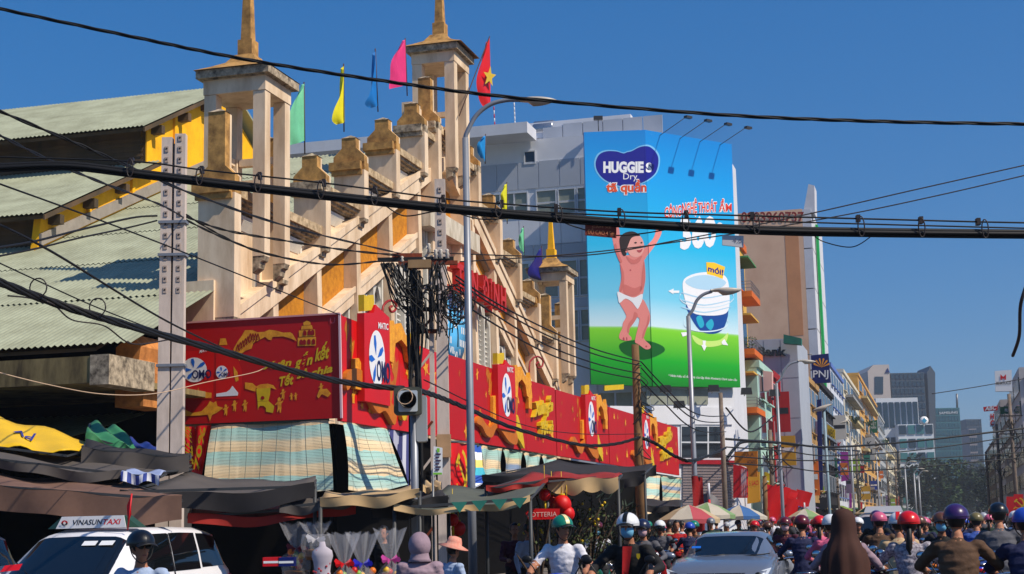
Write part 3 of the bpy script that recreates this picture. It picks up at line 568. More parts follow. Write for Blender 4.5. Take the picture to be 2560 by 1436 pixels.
# scroll brackets of red iron above the boards
for i, (px, py) in enumerate(((968, 800), (1335, 940))):
    p0 = PB.hit(px - 12 if i == 0 else px - 8, py + 75, .0); L = [p0, PB.hit(px - 12, py - 20), PB.hit(px - 4, py - 42), PB.hit(px + 10, py - 48), PB.hit(px + 22, py - 38), PB.hit(px + 20, py - 24), PB.hit(px + 10, py - 20), PB.hit(px + 6, py - 30), PB.hit(px + 12, py - 34)]
    b = S(); b.tube(cr(L, 5), .035, 6); b.ob('scroll_bracket', mat('red_iron', (150, 30, 22), .5), loc=p0, label=('red iron scroll bracket beside the big soap pack' if i == 0 else 'red iron scroll bracket above the far gold arch'), cat='bracket', group='scroll brackets above the boards')
# ---- blinds, cloths under the boards
m_bl = striped('blind_aqua_peach', [(216, 190, 150), (224, 202, 164), (164, 190, 180), (156, 194, 186)], .62, wob=.22)
m_bl2 = striped('blind_blue_peach', [(206, 180, 140), (120, 140, 170), (210, 190, 150), (150, 190, 170)], .8, wob=.1)
m_blw = striped('cloth_blue_white', [(190, 192, 205), (58, 62, 118), (170, 172, 190), (44, 48, 100)], .34, 'X')
m_bl3 = striped('blind_bright', [(60, 170, 190), (220, 200, 110), (235, 240, 240), (30, 80, 170)], 1.0)
m_cord = flat('blind_cord', (66, 84, 78), .8)
def blind(c4, pl, pl2, m, lab, sag=.08, slats=60, cords=7):
    """top edge on plane pl, bottom edge on plane pl2 (hanging out)"""
    a, b_, c, d = pl.hit(*c4[0]), pl.hit(*c4[1]), pl2.hit(*c4[2]), pl2.hit(*c4[3])
    def fn(u, v): p = a.lerp(b_, u).lerp(d.lerp(c, u), v); return p + V((0, 0, -sag * 4 * u * (1 - u) * (.3 + .7 * v))) + pl.n * (.06 * math.sin(9 * u + 3 * v))
    t = thing('roll_blind', lab, 'blind', a, 'striped blinds under the red boards'); g = S(); g.grid(fn, 14, 12); g.ob('blind_cloth', m, t)
    g = S(); g.bar(a, b_, .07, .07); g.ob('head_rail', m_cord, t); 
    if cords:
        g = S()
        for i in range(cords): g.tube([fn((i + .5) / cords, j / 8) + pl.n * .008 for j in range(9)], .004, 4)
        for j in range(1, slats): g.tube([fn(i / 8, j / slats) + pl.n * .004 for i in range(9)], .003, 3, False)
        g.ob('blind_slats', mat('slat_line', (138, 146, 132), .8), t, kind='stuff')
    return t
P1 = PS(34.4); P2 = PS(33.5); Q1 = PN(NB - .08); Q2 = PN(NB + .6)
blind([(530, 1062), (822, 1050), (832, 1225), (508, 1225)], P1, P2, m_bl, 'large aqua and peach striped blind left of the dark gap', slats=46, cords=8)
blind([(856, 1048), (965, 1068), (1022, 1212), (870, 1225)], Q1, Q2, m_bl, 'aqua and orange striped blind flaring out right of the dark gap', cords=5, slats=16)
blind([(965, 1070), (1036, 1084), (1045, 1215), (1020, 1208)], Q1, PN(NB + .1), m_blw, 'blue and white striped cloth hanging behind the signal pole', cords=0)
blind([(1185, 1112), (1200, 1115), (1216, 1185), (1183, 1225)], Q1, Q2, m_bl3, 'narrow bright blue white and yellow blind behind the lamp post', cords=0)
for i, (x0, x1, m, d) in enumerate(((1200, 1254, m_bl, 'first pale'), (1257, 1305, m_bl2, 'second bluish'), (1308, 1350, m_bl, 'third pale'), (1353, 1391, m_bl, 'fourth greenish'))):
    y = lambda x: 1112 + (x - 1195) * .165
    blind([(x0, y(x0)), (x1, y(x1)), (x1 + 2, 1185 + (x1 - 1200) * .02), (x0 + 6, 1180)], Q1, PN(NB + .05), m, d + ' blind from the left in the row below the long red boards', cords=2, slats=14)
blind([(1605, 1185), (1650, 1190), (1652, 1268), (1600, 1290)], Q1, PN(NB + .9), m_bl, 'yellowish blind bulging out behind the wooden pole', cords=2, slats=14)
blind([(1652, 1190), (1703, 1196), (1703, 1278), (1655, 1272)], Q1, PN(NB + .1), m_bl2, 'blue and peach blind at the far end of the market front', cords=2, slats=14)
# canopy wall and floor behind the blinds, black in place of deep shade
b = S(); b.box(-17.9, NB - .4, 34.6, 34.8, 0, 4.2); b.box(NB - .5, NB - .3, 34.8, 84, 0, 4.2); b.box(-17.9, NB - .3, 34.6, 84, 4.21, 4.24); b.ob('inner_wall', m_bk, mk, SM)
# hanging cloth banners with lettering
for c4, tx, lab in ((((458, 1068), (488, 1066), (500, 1180), (456, 1142)), 'SALE 70%', 'red cloth with yellow lettering, leftmost under the board beside the twin pole'), (((490, 1066), (530, 1062), (506, 1190), (478, 1178)), '70%', 'red slanting cloth with yellow 70% lettering beside the large striped blind')):
    pl = PS(34.1); q = [pl.hit(*p) for p in c4]; t = thing('cloth_banner', lab, 'banner', q[0], 'red cloths with yellow lettering under the board')
    g = S(); g.grid(lambda u, v: q[0].lerp(q[1], u).lerp(q[3].lerp(q[2], u), v) + pl.n * .05 * math.sin(7 * u), 6, 8); g.ob('cloth', m_red2, t)
    g = S(); m0, m1 = q[3].lerp(q[2], .72), q[0].lerp(q[1], .72); m2 = q[3].lerp(q[2], .2); text_on(g, tx, m0.lerp(m1, .06), m0.lerp(m1, .94), m0.lerp(m1, .06) + (m2 - m0) * .9, .07, bold=.02, nrm=pl.n); g.ob('lettering', m_yel, t)
pl = PN(NB + .5); q = [pl.hit(*p) for p in ((1125, 1108), (1171, 1110), (1163, 1228), (1120, 1228))]
t = thing('party_banner', 'red cloth banner with yellow hammer and sickle hanging left of the lamp post', 'banner', q[0])
g = S(); g.grid(lambda u, v: q[0].lerp(q[1], u).lerp(q[3].lerp(q[2], u), v) + pl.n * .06 * math.sin(6 * u + 2 * v), 8, 10); g.ob('cloth', mat('flag_red', (214, 8, 8), .6, var=.06, sc=2), t)
def hs_emblem(c, r, n, par, sc=1.0):
    n = n.normalized(); u = V((0, 0, 1)).cross(n).normalized(); v = V((0, 0, 1))
    P = lambda x, y: c + (u * x + v * y) * r + n * .09 * sc
    g = S(); out = [P(math.cos(a) * 1.0, math.sin(a) * 1.0) for a in (math.radians(-140 + 215 * i / 20) for i in range(21))]; inn = [P(math.cos(a) * .85 - .12, math.sin(a) * .85 - .0) for a in (math.radians(72 - 205 * i / 20) for i in range(21))]
    g.poly(out + inn); g.poly([P(-.62, -.62), P(-.72, -.72), P(-1.05, -1.0), P(-.98, -1.1), P(-.6, -.82)]); g.ob('sickle', m_yel, par)
    g = S(); d = V((.707, -.707)); g.poly([P(-.55, .42), P(-.42, .55), P(.78, -.65), P(.65, -.78)]); g.ob('hammer_handle', m_yel, par)
    g = S(); g.poly([P(-.85, .3), P(-.35, .8), P(-.15, .6), P(-.65, .1)]); g.ob('hammer_head', m_yel, par)
hs_emblem(pl.hit(1146, 1176), .62, pl.n, t)
g = S(); g.bar(q[0] + V((0, 0, .05)), q[1] + V((0, 0, .05)), .05, .05); g.ob('hanging_rod', m_steel, t)
# ---- flags on the gable
def flag(pole, hoist, fly, pl, m, lab, star=None, r=.022, rip=.09):
    a, b_ = pl.hit(*pole[0]), pl.hit(*pole[1]); t = thing('flag', lab, 'flag', b_, 'coloured flags on the market roof')
    g = S(); g.tube([b_, a], r, 6); g.ob('pole', mat('rusty_pole', (74, 46, 36), .7), t)
    H = cr([pl.hit(*p) for p in hoist], 4); L = cr([pl.hit(*p) for p in fly], 4)
    def samp(P, v): x = v * (len(P) - 1); i = min(int(x), len(P) - 2); return P[i].lerp(P[i + 1], x - i)
    def fn(u, v): return samp(H, v).lerp(samp(L, v), u) + pl.n * (rip * math.sin(u * 7 + v * 5) * u)
    g = S(); g.grid(fn, 8, 14); g.ob('cloth', m, t)
    if star:
        c = star; pts = []
        for i in range(10): rr = c[2] if i % 2 == 0 else c[2] * .4; aa = math.radians(-90 + 36 * i + 8); pts.append((c[0] + rr * .62 * math.cos(aa), c[1] + rr * math.sin(aa)))
        g = S(); shape_px(g, pl, pts, .15); g.ob('star', m_yel, t)
fm = lambda n, c: mat('flag_' + n, c, .65, var=.08, sc=3)
FP = PN(-17.7)
flag(((760, 206), (762, 385)), [(760, 208), (761, 300), (762, 352)], [(757, 214), (726, 262), (722, 330), (728, 364)], FP, fm('mint', (112, 196, 150)), 'mint green flag between the left tower and the gable steps')
flag(((859, 160), (860, 330)), [(859, 162), (861, 240), (862, 306)], [(855, 175), (846, 235), (838, 268), (836, 300), (846, 312)], FP, fm('yellow', (226, 216, 10)), 'slim yellow flag on the second gable step')
flag(((938, 122), (945, 280)), [(938, 124), (943, 190), (945, 264)], [(934, 140), (922, 230), (917, 258), (930, 271)], FP, fm('blue', (0, 112, 190)), 'furled blue flag on the third gable step')
flag(((1013, 96), (1018, 240)), [(1013, 98), (1016, 160), (1018, 212)], [(1008, 104), (976, 148), (980, 196), (977, 223)], FP, fm('pink', (222, 50, 120)), 'pink flag beside the central tower')
flag(((1224, 92), (1148, 290)), [(1224, 94), (1226, 180), (1226, 262)], [(1216, 112), (1189, 188), (1200, 240), (1212, 268)], PN(-16.4), fm('red', (206, 8, 14)), 'red flag with yellow star on a leaning pole', star=(1215, 193, 27))
flag(((1214, 336), (1213, 410)), [(1214, 338), (1214, 370), (1213, 405)], [(1210, 343), (1192, 356), (1197, 375), (1204, 392)], FP, fm('sky', (10, 130, 200)), 'sky blue flag half hidden behind the far gable steps')
flag(((1267, 456), (1268, 560)), [(1267, 458), (1268, 500), (1268, 555)], [(1262, 465), (1250, 482), (1256, 500), (1262, 530)], FP, fm('lemon', (216, 214, 20)), 'lemon yellow flag right of the lamp post on the far gable slope')
flag(((1309, 566), (1310, 640)), [(1309, 568), (1310, 605), (1310, 640)], [(1306, 573), (1297, 586), (1300, 600), (1304, 622)], FP, fm('green', (110, 200, 150)), 'small pale green flag on the lower far gable slope')
flag(((1354, 615), (1357, 712)), [(1354, 617), (1356, 660), (1358, 704)], [(1349, 628), (1321, 666), (1325, 690), (1348, 700)], FP, fm('navy', (12, 8, 110)), 'dark navy flag beside the right tower')
# ================================================================ buildings beyond the market
m_gp = mat('grey_cladding', (172, 178, 188), .5, var=.07, sc=.4); m_gp2 = mat('pale_cladding', (212, 214, 220), .6, var=.06, sc=.4); m_seam = flat('cladding_seam', (84, 90, 102), .6)
m_gl = flat('dark_glass', (30, 34, 40), .12, spec=.8); m_gl2 = mat('curtained_glass', (142, 146, 132), .25, var=.15, sc=1.2); m_alu = flat('aluminium', (196, 200, 206), .4)
m_wt = mat('white_wall', (206, 208, 214), .75, var=.07, sc=.7)
# --- the building with the poster
Bp = 90.2                                            # its face towards us
F1 = PS(Bp); cn = nsz(F1.hit(1612, 700))[0]
hb = thing('office_building', 'grey clad building carrying the tall blue and green poster', 'building', W(cn - 6, Bp + 10, 0))
zz = lambda y, x=1400: nsz(F1.hit(x, y))[2]
nn_ = lambda x, y=600: nsz(F1.hit(x, y))[0]
nL = -40.0
b = S(); b.prism([V((nL, Bp + .3, 0)), V((cn, Bp + .3, 0)), V((-12.2, Bp + 6.5, 0)), V((-12.2, Bp + 13.2, 0)), V((nL, Bp + 13.2, 0))], (0, 0, zz(340))); b.ob('wall', m_gp2, hb, SM)
b = S(); b.box(nL, cn - 1, Bp + 2.5, Bp + 12, zz(338), zz(275)); b.ob('penthouse', m_gp2, hb, SM)
def panel_row(y0, y1, x0, x1, n, m, name='cladding_panel', dz=.06, yx=1400):
    w = (x1 - x0) / n
    for i in range(n):
        a, c = nn_(x0 + i * w), nn_(x0 + (i + 1) * w); b = S(); b.box(a + .03, c - .03, Bp + .3 - dz, Bp + .298, zz(y1, yx) + .03, zz(y0, yx) - .03); b.ob(name, m, hb, SM)
panel_row(395, 465, 1190, 1612, 8, m_gp); panel_row(540, 610, 1190, 1612, 8, m_gp2); panel_row(605, 645, 1190, 1612, 6, m_gp)
panel_row(745, 770, 1190, 1612, 6, m_gp); panel_row(860, 985, 1190, 1480, 4, m_gp2)
b = S(); b.box(nL, nn_(1345), Bp - 2.0, Bp + .2, zz(345), zz(318)); b.ob('roof_canopy', m_wt, hb, SM)
for i in range(6):
    a, c = nn_(1340 + i * 52), nn_(1340 + (i + 1) * 52) ; b = S(); b.box(a + .03, c - .03, Bp + 2.4, Bp + 2.498, zz(336) + .05, zz(285 if i else 291)); b.ob('cladding_panel', m_gp, hb, SM)
def win(x0, x1, y0, y1, nx, ny, m=m_gl2, pl=None, par=None, fr=None):
    """framed window with panes, corners given on the face towards us"""
    fr = fr or m_alu; a, c, z0, z1 = nn_(x0), nn_(x1), zz(y1), zz(y0); b = S(); t = .07
    b.box(a, a + t, Bp + .2, Bp + .28, z0, z1); b.box(c - t, c, Bp + .2, Bp + .28, z0, z1); b.box(a + t, c - t, Bp + .2, Bp + .28, z0, z0 + t); b.box(a + t, c - t, Bp + .2, Bp + .28, z1 - t, z1)
    for i in range(1, nx): q = a + (c - a) * i / nx; b.box(q - .03, q + .03, Bp + .21, Bp + .27, z0 + t, z1 - t)
    for j in range(1, ny): q = z0 + (z1 - z0) * j / ny; b.box(a + t, c - t, Bp + .215, Bp + .265, q - .03, q + .03)
    o = b.ob('window', fr, hb, SM)
    for i in range(nx):
        for j in range(ny):
            b = S(); b.box(a + (c - a) * i / nx + .07, a + (c - a) * (i + 1) / nx - .07, Bp + .285, Bp + .294, z0 + (z1 - z0) * j / ny + .07, z0 + (z1 - z0) * (j + 1) / ny - .07); b.ob('pane', m, o, SM)
win(1312, 1342, 368, 402, 1, 1, m_gl)
for y0, y1 in ((470, 535), (650, 742), (775, 855)):
    for x0, x1, nx in ((1215, 1320, 3), (1340, 1392, 1), (1395, 1440, 1), (1443, 1480, 1)): win(x0, x1, y0, y1, nx, 2)
for x0, x1, nx in ((1480, 1610, 3),): win(x0, x1, 985, 1050, nx, 1)
# street face and corner: windows under the poster, shutter at the bottom
pc0, pc1 = V((cn, Bp + .3, 0)), V((-12.2, Bp + 6.5, 0)); dirc = (pc1 - pc0); nrc = V((dirc.y, -dirc.x, 0)).normalized()
PC = PL(SM @ pc0, SM @ nrc)
def cface(name, c4, th, m, par, off=0):
    q = [PC.hit(x, y, off) for x, y in c4]; b = S(); b.prism(q, PC.n * -th); return b.ob(name, m, par)
for x0, x1 in ((1615, 1665), (1668, 1716), (1719, 1768)):
    cface('window', [(x0, 972), (x1, 975), (x1, 1012), (x0, 1012)], .06, m_gl2, hb, .07)
cface('wall_band', [(1500, 1015), (1830, 1020), (1830, 1062), (1500, 1062)], .1, m_gp2, hb, .12)
w_ = cface('window', [(1700, 1064), (1802, 1066), (1804, 1150), (1700, 1150)], .06, m_alu, hb, .08)
for i in range(3):
    for j in range(2): x0, y0 = 1702 + i * 34, 1067 + j * 41; cface('pane', [(x0, y0), (x0 + 30, y0 + .5), (x0 + 30, y0 + 37), (x0, y0 + 37)], .01, m_gl, w_, .095)
for j in range(16): cface('shutter_slat', [(1704, 1160 + j * 7), (1835, 1160 + j * 7), (1835, 1164.5 + j * 7), (1704, 1164.5 + j * 7)], .05, mat('shutter_grey', (128, 116, 116), .5), hb, .12)
cface('red_fascia', [(1640, 1150), (1830, 1152), (1830, 1162), (1640, 1160)], .2, mat('fascia_red', (150, 10, 30), .5), hb, .25)
# --- the poster: two boards meeting at the building corner
PD = PL(PC.p + PC.n * .55, PC.n); cr_x = 1612
pt, pb_ = PD.hit(1612, 325), PD.hit(1632, 966)
PF_ = PL(pt, V((.2, -.98, 0)))
z0_, z1_ = pb_.z, pt.z
m_sky = ramped('poster_sky', [(0, (6, 120, 12)), (.10, (20, 168, 24)), (.215, (124, 208, 30)), (.225, (140, 214, 70)), (.23, (206, 232, 240)), (.34, (120, 205, 235)), (.55, (34, 186, 234)), (.8, (12, 158, 232)), (1, (6, 132, 214))], 0, z1_ - z0_, .35)
po = thing('billboard', 'huge blue and green nappy poster with a baby wrapped round the building corner', 'billboard', pb_)
q = [PF_.hit(1460, 331), PF_.hit(1612, 325), PF_.hit(1632, 966), PF_.hit(1478, 961)]; b = S(); b.prism(q, -PF_.n * .25); b.ob('poster_panel', m_sky, po)
q = [PD.hit(1612.3, 325), PD.hit(1829, 361), PD.hit(1851, 969), PD.hit(1632.3, 966)]; b = S(); b.prism(q, -PD.n * .25); b.ob('poster_panel', m_sky, po)
class BI:                                            # printing that runs over the corner
    n = PD.n
    def hit(s, px, py, off=0): return (PF_ if px < 1612 + (py - 325) * .0312 else PD).hit(px, py, off)
HB = BI()
m_skin = flat('print_skin', (234, 140, 132), .45); m_skin2 = flat('print_skin_deep', (188, 76, 82), .45); m_hair = flat('print_hair', (40, 22, 18), .5); m_pwh = flat('poster_white', (238, 240, 244), .4); m_pnv = flat('poster_navy', (12, 14, 140), .4); m_por = flat('poster_orange', (228, 80, 24), .4)
def bi_shape(name, m, pts, off=.012, smooth=4):
    """printed shape, cut at the corner crease so each half lies on its own board"""
    P = [V((x, y, 0)) for x, y in pts]; P = cr(P, smooth, True) if smooth else P
    for side in (0, 1):
        f = lambda p: (p.x - (1612 + (p.y - 325) * .0312)) * (1 if side else -1); out = []
        for i in range(len(P)):
            a, c = P[i], P[(i + 1) % len(P)]; fa, fc = f(a), f(c)
            if fa >= 0: out.append(a)
            if fa * fc < 0: out.append(a.lerp(c, fa / (fa - fc)))
        if len(out) > 2:
            pl = PD if side else PF_; b = S(); b.poly([pl.hit(p.x, p.y, off) for p in out]); b.ob(name, m, po)
def bi_text(name, m, tx, a, c, t, off, **k_):
    for ch_i in range(1): b = S(); pl = PD if a[0] > 1612 else PF_; text_px(b, pl, tx, a, c, t, off=off, **k_); b.ob(name, m, po)
heart = [(1568, 381), (1580, 378), (1600, 368), (1622, 367), (1640, 382), (1646, 402), (1640, 430), (1622, 448), (1598, 460), (1570, 470), (1540, 462), (1512, 450), (1494, 430), (1489, 408), (1497, 388), (1515, 379), (1540, 379), (1558, 384)]
bi_shape('logo_halo', flat('poster_pale_blue', (120, 190, 236), .4), [(1568 + (x - 1568) * 1.05, 418 + (y - 418) * 1.07) for x, y in heart], .008); bi_shape('logo_heart', m_pnv, heart, .012)
bi_text('logo_lettering', m_pwh, 'HUGGI', (1508, 431), (1594, 431), (1508, 405), .02, bold=.055); bi_text('logo_lettering', m_pwh, 'E', (1595, 431), (1609, 431), (1595, 405), .02, bold=.055); bi_text('logo_lettering', m_pwh, 'S', (1614, 430), (1629, 430), (1614, 408), .02, bold=.05)
bi_text('logo_lettering', m_pwh, 'Dry', (1558, 449), (1593, 449), (1558, 433), .02)
for m, o, bo in ((m_pwh, .018, .1), (m_por, .026, .035)): bi_text('product_lettering', m, 'tã qu', (1515, 479), (1584, 479), (1515, 457), o, bold=bo); bi_text('product_lettering', m, 'ầ', (1586, 479), (1601, 479), (1586, 457), o, bold=bo); bi_text('product_lettering', m, 'n', (1618, 478), (1632, 478), (1618, 458), o, bold=bo) if 0 else bi_text('product_lettering', m, 'n', (1603, 479), (1616, 479), (1603, 457), o, bold=bo)
m_prd = flat('poster_red', (226, 56, 30), .4)
for tx, x0, x1, y0, y1, h in (('CÔNG', 1661, 1703, 545, 539, 26), ('NGHỆ', 1705, 1742, 536, 532, 27), ('THOÁT', 1745, 1792, 531, 529, 24), ('ẨM', 1797, 1829, 529, 529, 20)):
    for m, o, bo in ((m_pwh, .014, .075), (m_prd, .02, .02)): bi_text('slogan_lettering', m, tx, (x0, y0), (x1, y1), (x0, y0 - h), o, bold=bo)
bi_text('slogan_lettering', m_pwh, '360', (1700, 620), (1790, 612), (1700, 548), .014, bold=.05); bi_text('slogan_lettering', m_pwh, 'o', (1792, 568), (1806, 568), (1792, 552), .014, bold=.05)
# baby: printed picture, flat shapes
zk = lambda L: [(1440 + x / 2.761, 480 + y / 2.761) for x, y in L]
bi_shape('baby_print', m_skin, zk([(248, 300), (262, 380), (285, 450), (305, 492), (340, 520), (362, 470), (345, 435), (320, 380), (304, 305), (296, 250), (270, 240), (250, 262)]), .010)
bi_shape('baby_print', m_skin, zk([(592, 236), (588, 290), (560, 345), (522, 402), (490, 442), (466, 478), (430, 500), (440, 440), (470, 392), (502, 358), (535, 318), (550, 268), (548, 240), (570, 230)]), .012)
bi_shape('baby_print', m_skin, zk([(303, 480), (312, 560), (309, 620), (298, 690), (340, 740), (400, 745), (455, 715), (470, 660), (479, 600), (476, 520), (465, 462), (430, 440), (345, 440)]), .014)
bi_shape('baby_print', m_skin, zk([(300, 762), (330, 820), (346, 862), (325, 902), (318, 942), (299, 985), (302, 1015), (340, 1028), (378, 1024), (382, 1006), (362, 980), (368, 948), (402, 900), (428, 850), (430, 800), (380, 745), (330, 730)]), .016)
bi_shape('baby_print', m_skin, zk([(425, 800), (440, 760), (462, 742), (490, 790), (511, 850), (506, 902), (482, 960), (468, 1012), (512, 1058), (510, 1082), (478, 1086), (430, 1052), (408, 1040), (410, 1008), (426, 940), (438, 880), (424, 860)]), .018)
bi_shape('baby_print', flat('print_skin_light', (244, 172, 160), .45), zk([(352, 395), (350, 345), (372, 305), (410, 292), (444, 308), (466, 350), (468, 400), (448, 438), (410, 452), (372, 436)]), .02)
bi_shape('baby_hair', m_hair, zk([(300, 330), (312, 302), (345, 280), (392, 274), (432, 292), (440, 304), (405, 308), (380, 322), (366, 352), (352, 392), (346, 436), (326, 440), (308, 400)]), .024)
for c, nm9, o9 in ((zk([(400, 352), (412, 346), (420, 352), (410, 358)]), m_hair, .028), (zk([(444, 350), (454, 346), (458, 353), (448, 357)]), m_hair, .028), (zk([(418, 404), (440, 402), (458, 394), (450, 414), (432, 420)]), m_skin2, .028), (zk([(436, 372), (448, 370), (452, 384), (440, 388)]), m_skin, .027), (zk([(340, 402), (352, 396), (354, 418), (344, 420)]), m_skin, .028), (zk([(371, 537), (379, 537), (379, 546), (371, 546)]), m_skin2, .022)): bi_shape('baby_feature', nm9, c, o9)
bi_shape('baby_nappy', m_pwh, zk([(287, 690), (340, 712), (400, 730), (456, 705), (456, 745), (444, 775), (426, 808), (408, 790), (382, 758), (340, 738), (300, 768), (290, 735)]), .026)
for q9 in ([(305, 500), (330, 560), (330, 640), (312, 690), (304, 680), (314, 600)], [(470, 480), (455, 560), (450, 640), (440, 690), (466, 660), (477, 590)], [(345, 445), (400, 470), (455, 440), (430, 490), (380, 496)], [(402, 830), (392, 870), (362, 910), (352, 960), (366, 975), (372, 940), (404, 896), (426, 850)], [(498, 850), (488, 910), (462, 970), (456, 1010), (468, 1005), (484, 955), (505, 900)], [(262, 380), (285, 450), (305, 490), (318, 480), (296, 430), (276, 360)], [(330, 640), (400, 665), (450, 650), (440, 700), (390, 720), (330, 700)]): bi_shape('baby_shading', flat('print_skin_mid', (214, 116, 108), .45), zk(q9), .0225)
for q9 in ([(322, 1010), (330, 1000), (336, 1022), (326, 1024)], [(346, 1004), (352, 1004), (354, 1024), (348, 1024)], [(482, 1060), (492, 1066), (486, 1074), (478, 1070)]): bi_shape('baby_feature', m_skin2, zk(q9), .028, 0)
bi_shape('grass_shade_print', flat('poster_dark_green', (4, 92, 14), .4), [(1550, 860), (1600, 850), (1650, 862), (1660, 880), (1610, 900), (1560, 885)], .006)
# nappy picture with arrows and tag
m_pb1 = flat('poster_ice', (176, 214, 238), .4); m_pb2 = flat('poster_deep_blue', (14, 70, 150), .4); m_pg = flat('poster_glow', (196, 232, 120), .4)
bi_shape('nappy_print', m_pg, [(1730, 838), (1760, 852), (1800, 850), (1820, 832), (1812, 858), (1775, 868), (1742, 860)], .009)
bi_shape('nappy_print', m_pb2, [(1716, 760), (1730, 800), (1755, 830), (1790, 834), (1812, 815), (1818, 770), (1770, 780)], .012); bi_shape('nappy_print', flat('poster_teal', (40, 170, 200), .4), [(1740, 796), (1752, 790), (1760, 812), (1750, 820)], .016); bi_shape('nappy_print', flat('poster_teal', (40, 170, 200), .4), [(1764, 812), (1778, 798), (1784, 812), (1776, 826)], .016)
bi_shape('nappy_print', m_pwh, [(1706, 710), (1722, 690), (1760, 681), (1800, 684), (1820, 705), (1822, 770), (1800, 788), (1740, 786), (1716, 762)], .018); bi_shape('nappy_print', m_pb1, [(1712, 705), (1740, 690), (1780, 690), (1815, 706), (1790, 724), (1740, 722)], .022)
for k9 in range(3): bi_shape('nappy_line_print', m_pb1, [(1708, 732 + k9 * 18), (1760, 744 + k9 * 18), (1821, 734 + k9 * 17), (1821, 736 + k9 * 17), (1760, 747 + k9 * 18), (1708, 735 + k9 * 18)], .024)
for cx9, cy9, rx9, ry9, w9 in ((1766, 742, 68, 26, 2.5), (1764, 806, 56, 22, 3)):
    o9 = [(cx9 + rx9 * math.cos(a), cy9 + ry9 * math.sin(a)) for a in (math.radians(-20 + i * 10) for i in range(23))]; bi_shape('swirl_print', flat('poster_swirl', (214, 234, 246), .4), o9 + [(x, y + w9) for x, y in o9[::-1]], .026, 0)
bi_shape('nappy_print', flat('poster_yellow', (250, 200, 30), .4), [(1765, 656), (1785, 657), (1812, 668), (1806, 698), (1785, 690), (1767, 686)], .02, 0); bi_text('tag_lettering', m_pnv, 'mới!', (1769, 678), (1807, 689), (1770, 664), .026, bold=.03)
for pts in ([(1670, 728), (1684, 722), (1683, 727), (1698, 727), (1697, 733), (1683, 733), (1683, 736)], [(1702, 832), (1722, 830), (1722, 834), (1714, 840), (1706, 842)], [(1756, 852), (1764, 852), (1763, 864), (1766, 866), (1760, 878), (1753, 864), (1757, 862)], [(1803, 856), (1810, 848), (1820, 864), (1806, 862)]): bi_shape('arrow_print', m_pwh, pts, .02, 0)
bi_text('small_print', m_pwh, '* Nhãn hiệu số đăng ký của tập đoàn Kimberly Clark toàn cầu', (1671, 942), (1842, 953), (1671, 936), .012)
for x in (1640, 1690, 1740, 1790):
    b = S(); b.tube([PD.hit(x + 10, 337 + (x - 1612) * .16, -.2), PD.hit(x + 10, 337 + (x - 1612) * .16, -.2) + PD.n * .3 + V((0, 0, .1)), PD.hit(x + 10, 337 + (x - 1612) * .16, 0) + PD.n * 2.3 + V((0, 0, .75))], .026, 6)
    e = PD.hit(x + 10, 337 + (x - 1612) * .16, 0) + PD.n * 2.3 + V((0, 0, .75)); l_ = b.ob('lamp_arm', m_steel, po)
    b = S(); d = PD.n; r = V((0, 0, 1)).cross(d); q = [e - r * .24, e + r * .24, e + r * .24 + d * .26, e - r * .24 + d * .26]; b.prism(q, (0, 0, -.14)); b.ob('lamp_head', flat('lamp_dark', (52, 50, 50), .4), l_)
# things on its roof and front
t = thing('water_tank', 'shiny steel water tank on the roof of the poster building', 'water tank', F1.hit(1335, 300, -3)); c = nsz(F1.hit(1332, 300, -3)); b = S(); b.lathe([(.1, -.7), (.55, -.68), (.6, -.6), (.6, .6), (.55, .68), (.1, .72)], (c[0], c[1], c[2] + .1), 16, axis='x'); b.ob('tank', flat('steel_tank', (170, 172, 176), .25, metal=.8), t, SM)
b = S(); b.box(c[0] - .6, c[0] + .6, c[1] - .5, c[1] + .5, zz(338), c[2] - .55); b.ob('tank_stand', mat('stand_brick', (140, 110, 80), .9), t, SM)
for x, y0, y1, lab in ((1280, 252, 322, 'thin white antenna mast on the roof canopy'), (1229, 262, 320, 'red and white striped mast on the roof edge')):
    p0, p1 = F1.hit(x + 3, y1, -.5), F1.hit(x, y0, -.5); t = thing('antenna_mast', lab, 'mast', p0)
    for i in range(6): b = S(); b.tube([p0.lerp(p1, i / 6), p0.lerp(p1, (i + 1) / 6)], .04, 6); b.ob('mast_section', flat('mast_red', (170, 30, 60), .5) if (x == 1229 and i % 2) else m_wt, t)
p0 = F1.hit(1498, 330, .2); t = thing('floodlight', 'small dark floodlight on a post above the left edge of the poster', 'floodlight', p0); b = S(); b.tube([p0, p0 + V((0, 0, .9))], .03, 6); b.ob('post', m_steel, t); b = S(); b.box(-.28, .28, -.12, .12, .7, .95, lambda p: p + p0); b.ob('lamp_head', flat('lamp_dark', (52, 50, 50), .4), t)
for i, (x, y) in enumerate(((1628, 977), (1748, 976), (1818, 984), (1888, 988), (1650, 1017))):
    p = PC.hit(x, y, 1.2 if i < 2 else 1.6); t = thing('floodlight', ['black floodlight below the poster right of the wooden pole', 'black floodlight under the poster beside the second lamp post', 'black floodlight at the poster corner above the concrete post', 'black floodlight on the orange balcony corner', 'small black floodlight behind the red boards'][i], 'floodlight', p, 'floodlights under the poster'); b = S(); b.prism([V((-.35, -.15, -.2)), V((.35, -.15, -.2)), V((.3, -.15, .22)), V((-.3, -.15, .22))], (0, .3, 0)); b.ob('lamp_head', flat('lamp_dark', (52, 50, 50), .4), t, local=True); b = S(); b.tube([V((0, .1, 0)), V((0, 1.0, -.2))], .035, 6); b.ob('arm', m_steel, t, local=True)
yq = board_px(PC, [(1482, 968), (1530, 965), (1530, 977), (1482, 981)], .1, m_yel, None, 'small_sign', 1.0); tag(yq, 'small yellow sign strip under the lower left corner of the poster', 'sign')
